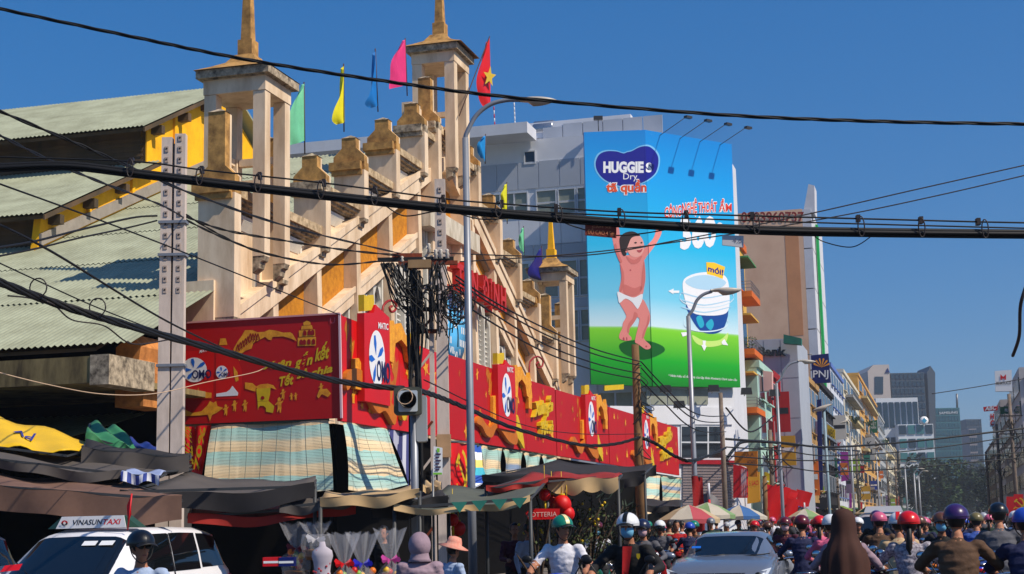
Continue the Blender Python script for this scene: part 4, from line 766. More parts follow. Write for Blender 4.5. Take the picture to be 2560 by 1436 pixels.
# rust-red height sign and white plate hung from the cable are built with the cables
# --- generic narrow street houses on the frontage line
def house(name, lab, s0, s1, nf, depth, h, m, floors, bays, wm=m_gl, sill=None, side_bays=0, group=None, z0f=3.8, fr=m_alu, parapet=.5):
    t = thing(name, lab, 'building', W(nf - depth / 2, (s0 + s1) / 2, 0), group)
    b = S(); b.box(nf - depth, nf, s0, s1, 0, h); b.ob('wall', m, t, SM)
    b = S(); b.box(nf - depth - .1, nf + .2, s0 - .02, s1 + .02, h + .002, h + parapet); b.ob('parapet', sill or m, t, SM)
    fh = (h - z0f) / floors; w = (s1 - s0) / bays
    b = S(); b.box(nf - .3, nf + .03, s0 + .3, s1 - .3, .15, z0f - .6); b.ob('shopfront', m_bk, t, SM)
    for f in range(floors):
        for i in range(bays):
            a, c, zb = s0 + i * w + w * .16, s0 + (i + 1) * w - w * .16, z0f + f * fh + fh * .25
            b = S(); b.box(nf + .002, nf + .08, a - .06, c + .06, zb - .06, zb + fh * .58 + .06); o = b.ob('window', fr, t, SM); b = S(); b.box(nf + .082, nf + .09, a, (a + c) / 2 - .03, zb, zb + fh * .58); b.box(nf + .082, nf + .09, (a + c) / 2 + .03, c, zb, zb + fh * .58); b.ob('pane', wm, o, SM, kind='stuff')
            b = S(); b.box(nf + .082, nf + .3, a - .1, c + .1, zb - .16, zb - .07); b.ob('sill', sill or m, o, SM)
        for i in range(side_bays):
            ww = depth / side_bays; a, c, zb = nf - depth + i * ww + ww * .25, nf - depth + (i + 1) * ww - ww * .25, z0f + f * fh + fh * .25
            b = S(); b.box(a, c, s0 - .08, s0 - .002, zb, zb + fh * .5); o = b.ob('window', fr, t, SM); b = S(); b.box(a + .08, c - .08, s0 - .09, s0 - .082, zb + .08, zb + fh * .5 - .08); b.ob('pane', wm, o, SM)
    return t
def balcony(t, nf, s0, s1, z, d, m, rail=m_steel, h=.9):
    b = S(); b.box(nf + .1, nf + d, s0, s1, z - .15, z + .25); b.ob('balcony', m, t, SM)
    o = t.children[-1]; b = S()
    for q in (.45, .7, h): b.box(nf + d - .04, nf + d - .005, s0, s1, z + q, z + q + .03); b.box(nf + .1, nf + d - .05, s0 + .005, s0 + .04, z + q, z + q + .03)
    k_ = max(3, int((s1 - s0) / .5))
    for i in range(k_ + 1): q = s0 + .02 + (s1 - s0 - .06) * i / k_; b.box(nf + d - .03, nf + d - .01, q, q + .025, z + .251, z + h)
    b.ob('railing', rail, o, SM, kind='stuff')
FN = -12.0
def s_at(px, py, n=FN): return nsz(PN(n).hit(px, py))[1]
def z_at(px, py, n=FN): return nsz(PN(n).hit(px, py))[2]
# yellow apartment house with orange balconies
s0, s1 = Bp + 13.6, Bp + 21; h = 21.2
ym = mat('apartment_yellow', (214, 168, 74), .85, var=.1, sc=.8); orm = mat('balcony_orange', (214, 104, 22), .7, var=.08, sc=1)
ya = house('apartment_house', 'narrow yellow apartment house with orange balconies right of the poster', s0, s1, FN - .8, 12, h, ym, 4, 1, m_gl, orm)
for i, z in enumerate((9.1, 13.1, 17.1)):
    balcony(ya, FN - .8, s0 + .1, s1 - 2.2, z, 1.25, orm)
    b = S(); b.box(FN - .7, FN + .3, s0 + .2, s1 - 2.3, z + 2.6, z + 2.72); b.ob('awning', mat('awning_green', (70, 140, 80), .7) if i == 2 else ym, ya, SM)
for nm_, lab, z, m, s_ in (('potted_plant', 'leafy potted plants on the orange balcony below the bank letters', 13.4, mat('balcony_leaf', (40, 84, 30), .8, var=.3, sc=8), s0 + 1.5), ('potted_plant', 'small green plant on the lower orange balcony of the yellow house', 9.5, mat('balcony_leaf', (40, 84, 30), .8, var=.3, sc=8), s0 + 4)):
    b = S()
    for i in range(120): a = random.random() * 6.28; r = random.random() ** .5 * .6; p = V((FN + .1 + r * math.cos(a) * .6, s_ + r * math.sin(a) * 1.6, z + random.random() * .9)); d = V((random.uniform(-1, 1), random.uniform(-1, 1), random.uniform(-.3, 1))) * .14; e = d.cross(V((0, 0, 1))).normalized() * .07; b.add([p - e, p + e, p + d], [(0, 1, 2)])
    tag(b.ob(nm_, m, None, SM, loc=W(FN, s_, z)), lab, 'plant', 'plants on the orange balconies')
for cx, lab in ((1875, 'grey air conditioner unit on the lowest orange balcony'),):
    c = V((FN + .1, s0 + 3, 9.95)); t = thing('air_conditioner', lab, 'air conditioner', W(*c)); b = S(); b.box(c.x - .2, c.x + .2, c.y - .5, c.y + .5, c.z - .35, c.z + .35); b.ob('casing', m_wt, t, SM); b = S(); b.lathe([(0, 0), (.28, 0), (.28, .02), (0, .02)], (c.x + .21, c.y, c.z), 16, axis='x'); b.ob('fan_grille', m_bk, t, SM)
# tall tan party wall with painted number, white ribbed front and green light strip
ts = s_at(2014, 700); P_t = PS(ts); tn = nsz(P_t.hit(1845, 700))[0]; tz = nsz(P_t.hit(1930, 528))[2]
tb = thing('tower_house', 'tall tan building with a red painted number, white ribbed front and green edge', 'building', W(FN - 8, ts + 8, 0))
b = S(); b.box(tn - 6, FN - .02, ts, ts + 18, 0, tz); b.ob('wall', mat('tan_render', (226, 188, 156), .9, var=.05, sc=.2, c2=(206, 160, 128), c2amt=.35), tb, SM)
b = S(); b.box(FN - 1.9, FN - .5, ts - .02, ts - .002, nsz(P_t.hit(1980, 840))[2], tz - 2); b.ob('wall_stain', mat('tan_stain', (210, 146, 100), .9, var=.08, sc=.4), tb, SM)
for i in range(8):
    z = tz * (i + .5) / 8; b = S(); b.box(FN, FN + .9, ts + .02, ts + 16, z - tz / 16 + .06, z + tz / 16 - .06); b.ob('front_panel', m_wt, tb, SM)
b = S(); b.box(FN + 1.0, FN + 1.25, ts + 4, ts + 5.2, 4, tz - 1); b.ob('light_strip', mat('strip_green', (16, 170, 76), .4, var=0), tb, SM)
b = S(); b.prism([V((FN + .2, ts + .1, tz)), V((FN + 1.3, ts + .1, tz - .6)), V((FN + 1.4, ts + .1, tz + 2.4)), V((FN + .8, ts + .1, tz + 2.6))], (0, 3, 0)); b.ob('roof_fin', m_wt, tb, SM)
b = S(); text_px(b, P_t, '0903960737', (1853, 556), (2010, 556), (1853, 530), off=.05, bold=.02); b.ob('painted_number', flat('number_red', (140, 34, 30), .7), tb)
# bank building
P_b = PS(s_at(1900, 950) + 12); bs = nsz(P_b.p)[1]; bn0 = nsz(P_b.hit(1868, 900))[0]; bn1 = nsz(P_b.hit(1995, 900))[0]; bz = nsz(P_b.hit(1940, 848))[2]
bk = thing('bank_building', 'grey panelled building with dark Bank lettering in front of the tan wall', 'building', W(bn1 - 3, bs + 4, 0)); b = S(); b.box(bn0 - 4, bn1, bs, bs + 10, 0, bz); b.ob('wall', m_gp, bk, SM)
for i in range(3):
    for j in range(4): b = S(); w = (bn1 - bn0) / 3; b.box(bn0 + i * w + .04, bn0 + (i + 1) * w - .04, bs - .05, bs - .002, bz - (j + 1) * 3.2 + .04, bz - j * 3.2 - .04); b.ob('cladding_panel', m_gp, bk, SM)
b = S(); text_px(b, P_b, 'Bank', (1897, 890), (1966, 890), (1897, 868), off=.08, bold=.03, ext=.2); b.ob('sign_letters', flat('letters_dark', (56, 66, 68), .4), bk, kind='stuff')
b = S(); q = [P_b.hit(x, y, .3) for x, y in ((1962, 840), (2006, 850), (2006, 866), (1962, 862))]; b.prism(q, P_b.n * .8); b.ob('green_canopy', mat('canopy_green', (30, 110, 92), .6), bk)
# row of houses further along: (label, x of its near edge, x of its far edge, frontage n, y of its top at the near edge, paint, floors, balconies)
row = [('slim mint green house with a pinkish sign box near its top', 1900, 1934, -11.7, 925, (168, 204, 190), 3, 0),
 ('red clad shop house with hanging red cloth', 1935, 1966, -11.9, 948, (150, 14, 22), 3, 0),
 ('white house carrying the vertical bank sign', 1967, 1995, -11.9, 900, (198, 198, 196), 4, 0),
 ('plain tan gold fronted house beyond the pink vertical sign', 2022, 2050, -10.6, 960, (176, 138, 82), 4, 0),
 ('black fronted shop house with yellow lettering', 2051, 2086, -10.6, 968, (30, 27, 29), 4, 0),
 ('white and blue house with a blue parapet band', 2084, 2114, -12.0, 930, (206, 212, 224), 6, 0),
 ('cream house with stacked balconies and palm pots', 2115, 2152, -12.0, 945, (216, 208, 186), 6, 1),
 ('ochre house with a yellow sloping roof edge', 2153, 2196, -12.0, 955, (206, 156, 74), 7, 1),
 ('grey house behind the green vertical sign', 2197, 2212, -12.0, 1040, (168, 172, 172), 6, 0),
 ('pale cream low house before the white office block', 2213, 2232, -12.0, 1100, (214, 204, 176), 5, 1),
 ('buff terraced house with a roof plant', 2233, 2252, -12.0, 1120, (196, 178, 142), 6, 1),
 ('orange brown end house beside the dark trees', 2253, 2266, -12.0, 1165, (186, 124, 60), 6, 0)]
HOUSES = []
for i, (lab, x0, x1, n, yt, c, fl, bal) in enumerate(row):
    a, e = s_at(x0, 1100, n), s_at(x1, 1100, n); h = z_at(x0, yt, n)
    tt = house('shop_house', lab, a, e - .3, n, 12, h, mat('house_%d_paint' % i, c, .8, var=.1, sc=.5), fl, max(1, min(5, int((e - a) / 4))), group='shop houses along the left side of the street', side_bays=2 if i in (5, 6, 7) else 0, sill=mat('band_blue', (90, 120, 190), .7) if i == 5 else None)
    HOUSES.append((a, e, n, h, tt))
    if bal:
        for z in range(1, fl):
            if (z + i) % 3: L9 = (e - a) * (.35 + .5 * ((z * 7 + i * 3) % 5) / 5); o9 = (e - a - L9) * ((z * 3 + i) % 4) / 4; balcony(tt, n, a + o9 + .3, a + o9 + L9 - .3, 3.8 + z * (h - 3.8) / fl, 1.1, [mat('balcony_cream', (206, 190, 140), .8), mat('balcony_grey', (150, 150, 150), .8), ym][(z + i) % 3 - 1])
def sheet_px(pl, c4, th, m, name, lab=None, cat='sign', grp=None, par=None):
    q = [pl.hit(x, y) for x, y in c4]; b = S(); b.prism(q, -pl.n * th)
    return b.ob(name, m, par) if par else b.ob(name, m, None, loc=q[0], label=lab, cat=cat, group=grp)
def sign(c4, Ssign, th, m, lab, texts=(), nm='shop_sign', grp=None, cat='sign'):
    """projecting sign: a box facing down the street (plane s = const) with lettering"""
    pl = PS(Ssign); q = [pl.hit(x, y) for x, y in c4]; t = thing(nm, lab, cat, q[0], grp); b = S(); b.prism(q, -pl.n * th); b.ob('sign_panel', m, t)
    for tx, a, c, tp, mm, bo in texts: b = S(); text_px(b, pl, tx, a, c, tp, off=.03, bold=bo); b.ob('lettering', mm, t, kind='stuff')
    return t, pl
sA = lambda x: s_at(x, 1100)
tg = 'shop signs along the left side of the street'
m_w2 = flat('sign_white', (226, 228, 230), .4); m_tq = flat('sign_teal', (24, 120, 130), .4); m_pk = flat('sign_pink', (226, 70, 150), .4); m_gn = flat('sign_green', (10, 96, 60), .4); m_nv = flat('sign_navy', (10, 24, 96), .4); m_vi = flat('sign_violet', (150, 40, 140), .5); m_dkt = flat('sign_ink', (34, 36, 44), .5); m_re = flat('sign_red', (200, 16, 28), .5)
sg, pl = sign([(1975, 908), (1996, 905), (1998, 1024), (1977, 1024)], sA(1972), .2, m_w2, 'tall narrow white vertical bank sign beside the teal sign', grp=tg)
b = S(); text_on(b, 'VPBank', pl.hit(1994, 1000), pl.hit(1991, 935), pl.hit(1981, 1000), .03, nrm=pl.n); b.ob('lettering', m_dkt, sg, kind='stuff')
sg, pl = sign([(1997, 900), (2018, 897), (2021, 1068), (1999, 1068)], sA(1985), .2, m_tq, 'tall teal vertical sign with pink numerals', grp=tg)
b = S(); text_on(b, '298', pl.hit(2000, 1050), pl.hit(2000, 975), pl.hit(2018, 1050), .03, bold=.03, nrm=-pl.n); b = S()
for i, ch_ in enumerate('208'): text_px(b, pl, ch_, (2001, 1000 + i * 24), (2018, 1000 + i * 24), (2001, 980 + i * 24), off=.03, bold=.05)
b.ob('lettering', m_pk, sg, kind='stuff'); b = S()
for i, ch_ in enumerate(('LÔ', 'HỘI')): text_px(b, pl, ch_, (2001, 948 + i * 18), (2017, 948 + i * 18), (2001, 936 + i * 18), off=.03)
b.ob('lettering', m_w2, sg, kind='stuff')
sg, pl = sign([(2027, 889), (2071, 884), (2077, 957), (2032, 959)], sA(2000), .3, m_nv, 'dark blue square sign with white letters and a gold shell', [('PNJ', (2033, 944), (2071, 943), (2033, 926), m_w2, .01)], grp=tg)
for i in range(6):
    a = math.radians(200 + 28 * i); c = (2054, 915); b = S(); shape_px(b, pl, [(c[0], c[1] + 4), (c[0] + 20 * math.cos(a - .12), c[1] + 2 + 20 * math.sin(a - .12)), (c[0] + 22 * math.cos(a), c[1] + 2 + 22 * math.sin(a)), (c[0] + 20 * math.cos(a + .12), c[1] + 2 + 20 * math.sin(a + .12))], .03); b.ob('shell_emblem', m_gold, sg)
b = S(); b.tube([pl.hit(2010, 888), pl.hit(2030, 886)], .05, 6); b.ob('sign_arm', m_steel, sg)
sign([(1907, 927), (1930, 930), (1930, 976), (1909, 978)], sA(1899), .8, flat('sign_pale_pink', (226, 176, 168), .6), 'pale pink blank sign box on the mint house', grp=tg)
sign([(1833, 1162), (1850, 1164), (1868, 1172), (1868, 1245), (1833, 1245)], sA(1830), .4, m_re, 'red corner sign with slanting white lettering near the shutter', [('MMM', (1853, 1242), (1866, 1242), (1853, 1168), m_w2, .0)], grp=tg)
sign([(1836, 1130), (1893, 1128), (1893, 1192), (1866, 1192), (1866, 1168), (1836, 1160)], sA(1840), .3, flat('sign_amber', (186, 110, 14), .6), 'amber shop sign with dark lettering under the orange balcony', [('HOÀNG', (1868, 1162), (1892, 1160), (1868, 1150), m_dkt, .0), ('Á Á', (1866, 1142), (1884, 1141), (1866, 1133), m_dkt, 0)], grp=tg)
sign([(1868, 1185), (1898, 1180), (1900, 1255), (1868, 1260)], sA(1862), .3, flat('sign_yellow_brown', (196, 140, 24), .6), 'yellow brown hanging sign below the amber one', [('5 SAO', (1872, 1215), (1896, 1213), (1872, 1203), m_re, .0)], grp=tg)
sign([(1900, 1175), (1925, 1185), (1925, 1258), (1905, 1258)], sA(1895), .3, m_yel, 'yellow blue topped sign leaning before the red shop', [('TẾT', (1907, 1240), (1922, 1240), (1907, 1225), m_re, .02)], grp=tg)
sign([(1940, 950), (1950, 948), (1952, 1075), (1942, 1080)], sA(1934), .3, m_re, 'tall red vertical banner sign on the red clad house', grp=tg)
sign([(1991, 1190), (2010, 1186), (2012, 1222), (1993, 1226)], sA(1985), .3, m_gn, 'small green and white sign under the white house', [('H', (1996, 1216), (2007, 1214), (1996, 1198), m_w2, .02)], grp=tg)
sign([(2042, 1000), (2053, 998), (2057, 1225), (2046, 1228)], s_at(2040, 1100, -10.4), .3, m_nv, 'long dark blue vertical strip sign on the gold house', grp=tg)
sign([(2068, 1060), (2088, 1075), (2088, 1100), (2068, 1086)], s_at(2062, 1100, -10.4), .2, m_yel, 'yellow lettered sign on the black fronted house', [('NIEO', (2070, 1090), (2086, 1096), (2070, 1070), m_dkt, .0)], grp=tg)
sign([(2100, 1130), (2120, 1130), (2122, 1200), (2103, 1205)], sA(2095), .2, m_vi, 'violet hanging banner with a blue round mark', [('o', (2105, 1170), (2118, 1170), (2105, 1150), m_nv, .03)], grp=tg)
sign([(2090, 1098), (2108, 1100), (2108, 1122), (2092, 1122)], sA(2088), .2, m_w2, 'small white sign with a red letter over the violet banner', [('K', (2094, 1119), (2104, 1119), (2094, 1106), m_re, .04)], grp=tg)
sign([(2174, 1053), (2193, 1050), (2193, 1082), (2175, 1084)], sA(2170), .3, m_gn, 'dark green square sign with pale lines of lettering', [('VIỆT', (2177, 1064), (2190, 1063), (2177, 1057), m_w2, .0), ('HÀN', (2177, 1073), (2190, 1072), (2177, 1066), m_w2, .0)], grp=tg)
sign([(2162, 1095), (2187, 1092), (2188, 1150), (2164, 1152)], sA(2158), .3, flat('sign_grey_white', (176, 180, 184), .5), 'pale grey vertical sign with dark marks below the green one', [('K', (2168, 1116), (2180, 1115), (2168, 1104), m_dkt, .02), ('M', (2168, 1136), (2180, 1135), (2168, 1124), m_dkt, .02)], grp=tg)
sign([(2113, 1225), (2128, 1222), (2130, 1270), (2115, 1272)], sA(2110), .2, m_vi, 'small magenta and white striped hanging banner low on the row', [('I', (2118, 1268), (2123, 1268), (2118, 1226), m_w2, .05)], grp=tg)
sign([(2048, 1235), (2068, 1232), (2068, 1272), (2050, 1276)], s_at(2045, 1150, -10.4), .2, m_dkt, 'dark notice panel with a pale green strip at street level', [('SALE', (2052, 1244), (2066, 1243), (2052, 1237), m_w2, .0)], grp=tg)
for i, (x0, x1, y0, y1, lab) in enumerate(((1960, 1978, 1228, 1305, 'broad red cloth banner low beside the far lamp post'), (2081, 2097, 1246, 1300, 'orange red cloth panel hanging by the blue post'), (2138, 2156, 1254, 1300, 'red cloth banner below the cream house'), (2187, 2204, 1258, 1300, 'red cloth banner beneath the green sign'), (2232, 2248, 1240, 1300, 'tall pointed red cloth banner near the row end'), (2252, 2272, 1266, 1300, 'low wide red cloth banner at the row end'))):
    sign([(x0, y0), (x1, y0 + 2), (x1 + 1, y1), (x0 + 1, y1)], sA(x0 - 3) if x0 < 2250 else sA(2250), .05, m_red2, lab, nm='cloth_banner', grp='red cloth banners along the street', cat='banner')
# far glass towers and the street's right-hand side
def tower_block(name, lab, x0, x1, yt, Y, depth, m, wm, cols, rows, fr=None, yb=1290, side=0, roof=None):
    """free-standing block seen square on: grid of separate windows"""
    a, c = at(x0, 1250, Y), at(x1, 1250, Y); h = at((x0 + x1) / 2, yt, Y).z; t = thing(name, lab, 'building', V(((a.x + c.x) / 2, Y, 0)))
    X0, X1 = a.x, c.x; b = S(); b.box(X0, X1, Y, Y + depth, 0, h); b.ob('wall', m, t)
    w, hh = (X1 - X0) / cols, (h - 6) / rows
    for i in range(cols):
        for j in range(rows):
            b = S(); b.box(X0 + i * w + w * .12, X0 + (i + 1) * w - w * .12, Y - .25, Y - .01, 6 + j * hh + hh * .16, 6 + (j + 1) * hh - hh * .12); b.ob('window', wm, t)
    if side:
        for i in range(side):
            for j in range(rows): b = S(); b.box(X1 + .01, X1 + .25, Y + depth * (i + .1) / side, Y + depth * (i + .9) / side, 6 + j * hh + hh * .16, 6 + (j + 1) * hh - hh * .12); b.ob('window', wm, t)
    return t, X0, X1, Y, h
m_tg = flat('tower_glass', (40, 62, 78), .2); m_tgl = flat('teal_glass', (62, 116, 122), .2); m_bge = mat('tower_beige', (190, 180, 172), .8, var=.04, sc=.1); m_wo = mat('office_white', (206, 212, 218), .7, var=.04, sc=.2); m_slate = mat('tower_slate', (66, 80, 92), .6, var=.05, sc=.1)
t, X0, X1, Y, h = tower_block('office_tower', 'tall office tower with beige wing and dark glass front in the far distance', 2245, 2330, 932, 620, 30, m_slate, m_tg, 8, 18)
a, c, e = at(2188, 1250, 618), at(2243, 1250, 618), at(2215, 912, 618); b = S(); b.prism([V((a.x, 618, 0)), V((c.x, 618, 0)), V((c.x, 618, e.z)), V(((a.x + c.x) / 2 - 2, 618, e.z)), V((a.x, 618, e.z * .96))], (0, 28, 0)); b.ob('wing', m_bge, t)
b = S(); q = [at(x, y, 617.8) for x, y in ((2187, 942), (2208, 942), (2208, 985), (2187, 985))]; b.prism(q, (0, .15, 0)); b.ob('wing_glass', m_tg, t)
b = S(); q = [at(x, y, 617.7) for x, y in ((2213, 932), (2219, 920), (2225, 932))]; b.prism(q, (0, .2, 0)); b.ob('roof_emblem', m_nv, t)
b = S(); q = [at(x, y, 619.5) for x, y in ((2318, 932), (2326, 915), (2338, 932), (2340, 1180), (2330, 1180))]; b.prism(q, (0, 20, 0)); b.ob('glass_fin', m_slate, t)
t, X0, X1, Y, h = tower_block('office_building', 'white office block with tall dark window strips and a round blue emblem', 2204, 2310, 995, 470, 30, m_wo, m_tg, 7, 3, yb=1290)
b = S(); a, c = at(2240, 1060, 468), at(2328, 1060, 468); z1, z0 = at(2280, 1062, 468).z, 0; b.box(a.x, c.x, 466, 490, 0, z1); o = b.ob('lower_block', m_wo, t)
for j in range(7):
    for i in range(4): b = S(); w = (c.x - a.x) / 4; b.box(a.x + i * w + w * .1, a.x + (i + 1) * w - w * .1, 465.7, 465.99, 2 + j * z1 / 7.2, 2 + j * z1 / 7.2 + z1 / 11); b.ob('window', m_tgl if (i + j) % 3 else m_tg, o)
e = at(2310, 1052, 465); b = S(); b.lathe([(0, -.3), (1.3, -.3), (1.3, .0), (0, .0)], e, 20, axis='y'); b.ob('emblem_disc', m_w2, t); b = S(); b.prism([e + V((x, -.4, z)) for x, z in ((-.8, 0), (0, .9), (.8, 0), (0, -.9))], (0, .05, 0)); b.ob('emblem', flat('emblem_blue', (40, 150, 190), .4), t)
t, X0, X1, Y, h = tower_block('glass_tower', 'teal glass tower with a pale sign at its top right of the office block', 2345, 2414, 1020, 700, 30, m_tgl, flat('teal_glass_dark', (44, 92, 104), .2), 9, 14, side=3)
b = S(); text_on(b, 'SAMSUNG', at(2348, 1036, 699), at(2394, 1034, 699), at(2348, 1030, 699), .1, nrm=V((0, -1, 0))); b.ob('roof_lettering', m_w2, t, kind='stuff')
b = S(); b.tube([at(2393, 1020, 705), at(2392, 985, 705)], .5, 6); b.ob('roof_mast', m_steel, t)
tower_block('office_tower', 'dull pink grey block right of the teal tower', 2434, 2453, 1072, 760, 20, mat('tower_pink_grey', (150, 140, 140), .8), m_tg, 4, 10)
tower_block('office_tower', 'narrow slate blue tower farthest right in the distance', 2428, 2467, 1048, 820, 20, m_slate, m_tg, 5, 12)
# right-hand side houses
NR = 7.0
def rhouse(lab, x0, x1, yt, c, fl, bays=2):
    a, e = s_at(x0, 1100, NR), s_at(x1, 1100, NR); a, e = min(a, e), max(a, e); h = nsz(PN(NR).hit(x0, yt))[2]
    t = thing('shop_house', lab, 'building', W(NR + 6, (a + e) / 2, 0), 'houses along the right side of the street'); m = mat('rhouse_%d' % x0, c, .8, var=.1, sc=.6); b = S(); b.box(NR, NR + 12, a, e - .2, 0, h); b.ob('wall', m, t, SM)
    for j in range(fl):
        for k_ in range(2):
            w = 3.2; n0 = NR + .4 + k_ * 4; z = 4 + j * (h - 4) / fl; b = S(); b.box(n0, n0 + w, a - .12, a - .002, z, z + (h - 4) / fl * .6); b.ob('window', m_gl, t, SM)
        for k_ in range(2):
            w = (e - a) / 2; z = 4 + j * (h - 4) / fl; b = S(); b.box(NR - .1, NR - .002, a + k_ * w + .5, a + (k_ + 1) * w - .5, z, z + (h - 4) / fl * .6); b.ob('window', m_gl, t, SM)
    return t, a, e, h
R1 = rhouse('tall grey white house at the right picture edge with a roof box', 2560, 2532, 893, (186, 182, 182), 5)
R2 = rhouse('dark narrow house behind the white roof sign on the right', 2531, 2508, 985, (120, 106, 96), 5)
R3 = rhouse('pale balconied house under the red roof letters on the right', 2507, 2484, 985, (176, 166, 160), 6)
R4 = rhouse('low brown house farther down the right side', 2483, 2460, 1100, (96, 84, 76), 4)
sr = s_at(2530, 950, 6.4)
sg, pl = sign([(2487, 928), (2529, 925), (2531, 978), (2489, 979)], sr, .5, m_w2, 'white sign board with red emblem on the right roofs', [('KHATOCO', (2491, 962), (2528, 961), (2491, 955), m_dkt, .03)], grp='signs on the right side of the street')
b = S(); shape_px(b, pl, [(2501, 950), (2501, 936), (2508, 943), (2515, 936), (2515, 950), (2511, 950), (2511, 945), (2508, 948), (2505, 945), (2505, 950)], .03); b.ob('emblem', m_re, sg)
sign([(2458, 1018), (2494, 1014), (2494, 1026), (2460, 1029)], s_at(2500, 1000, 6.6), .3, m_re, 'slanting red roof letters on the right side', [('ABC', (2462, 1027), (2490, 1024), (2464, 1017), m_w2, .03)], grp='signs on the right side of the street')
sign([(2474, 1034), (2486, 1033), (2487, 1066), (2475, 1067)], s_at(2500, 1000, 6.8), .3, m_w2, 'narrow white sign with red letters H and C', [('H', (2476, 1048), (2485, 1047), (2476, 1036), m_re, .05), ('C', (2476, 1064), (2485, 1063), (2476, 1052), m_re, .05)], grp='signs on the right side of the street')
sign([(2500, 1018), (2524, 1016), (2525, 1034), (2501, 1036)], s_at(2520, 1000, 6.6), .3, m_gn, 'green and white sign in front of the dark right house', [('PRUE', (2512, 1030), (2523, 1029), (2512, 1022), m_w2, .02)], grp='signs on the right side of the street')
for x0, y0, y1, lab, hm in ((2534, 1236, 1290, 'red cloth banner with hammer and sickle on the right pavement', 1), (2516, 1242, 1290, 'plain red cloth banner left of the hammer and sickle one', 0), (2488, 1262, 1296, 'small red cloth banner far down the right pavement', 0)):
    t, pl = sign([(x0, y0), (x0 + 24 - (x0 < 2500) * 8, y0), (x0 + 24 - (x0 < 2500) * 8, y1), (x0, y1)], s_at(x0 + 20, 1250, 5.5), .05, m_red2, lab, nm='cloth_banner', grp='red cloth banners on the right pavement', cat='banner')
    if hm: hs_emblem(pl.hit(x0 + 13, y0 + 22), .38, pl.n, t, .4)
# row of small red flags before the red clad house
rf = random.Random(5)
for i in range(16):
    s_ = s_at(1892 + i * 6.2, 1250, -11.0) + rf.uniform(-1, 1); z = rf.uniform(3.0, 4.3); p = W(-10.9 + rf.uniform(-.4, .4), s_, .14); t = thing('pennant', 'small red flag on a thin pole in the row before the red clad house', 'flag', p, 'small red flags on the pavement'); b = S(); b.tube([V((0, 0, 0)), V((0, 0, z))], .03, 5); b.ob('pole', m_steel, t, local=True)
    w_, h_ = rf.uniform(.7, 1.3), rf.uniform(1.1, 1.9); b = S(); b.grid(lambda u, v: V((u * w_ * (1 - .3 * v), .12 * math.sin(5 * u + 3 * v + i), z - .05 - h_ * v - .35 * u * (1 - v))), 5, 6); b.ob('cloth', m_red2, t, local=True)
# plain hanging sign panels and shop awnings crowding the row
cs = [('crimson', (170, 16, 24)), ('mustard', (196, 150, 40)), ('sea green', (40, 120, 100)), ('cobalt', (30, 60, 150)), ('off white', (210, 206, 196)), ('orange', (214, 110, 30)), ('violet grey', (120, 100, 130)), ('lime', (150, 180, 50))]
rs9 = random.Random(11)
for i in range(24):
    nmc, c = cs[i % 8]; x = 1962 + i * 11.5; s_ = s_at(x, 1150, -11.0); z = rs9.uniform(3.6, 8.5) if i % 3 else rs9.uniform(6, 11); w_ = rs9.uniform(.7, 1.5); h_ = rs9.uniform(1.0, 3.2); n_ = -11.6
    wh = ['near the bank signs', 'around the black fronted house', 'in the far part of the row'][i // 8]; t = thing('hanging_sign', 'plain %s hanging panel %s' % (nmc, wh), 'sign', W(n_, s_, z), 'plain hanging panels on the left row'); b = S(); b.box(n_, n_ + w_, s_, s_ + .2, z, z + h_); b.ob('panel', flat('panel_' + nmc.replace(' ', '_'), c, .55), t, SM); b = S(); b.box(n_ + .1, n_ + w_ - .1, s_ - .012, s_ - .002, z + h_ * .45, z + h_ * .6); b.ob('panel_band', m_w2 if i % 2 else m_dkt, t, SM); b = S(); b.box(-12.2, n_, s_ + .08, s_ + .14, z + h_ * .8, z + h_ * .86); b.ob('arm', m_steel, t, SM)
for i in range(9):
    x = 1905 + i * 38; s0_ = s_at(x, 1250, -11.8); w_ = min(12, max(3.5, (s_at(x + 26, 1250, -11.8) - s0_))); nmc, c = cs[(i * 3) % 8]; t = thing('shop_awning', 'plain %s shop awning low on the left row, %s from the poster' % (nmc, ['first', 'second', 'third', 'fourth', 'fifth', 'sixth', 'seventh', 'eighth', 'ninth'][i]), 'awning', W(-11.8, s0_, 3), 'shop awnings on the left row'); b = S(); b.grid(lambda u, v: V((-11.9 + 1.6 * v, s0_ + w_ * u, 3.4 - .7 * v - .04 * math.sin(u * 20) * v)), 16, 3, thick=(0, 0, -.02)); b.ob('canvas', flat('awn_' + nmc.replace(' ', '_'), tuple(q * .8 for q in c), .7), t, SM)
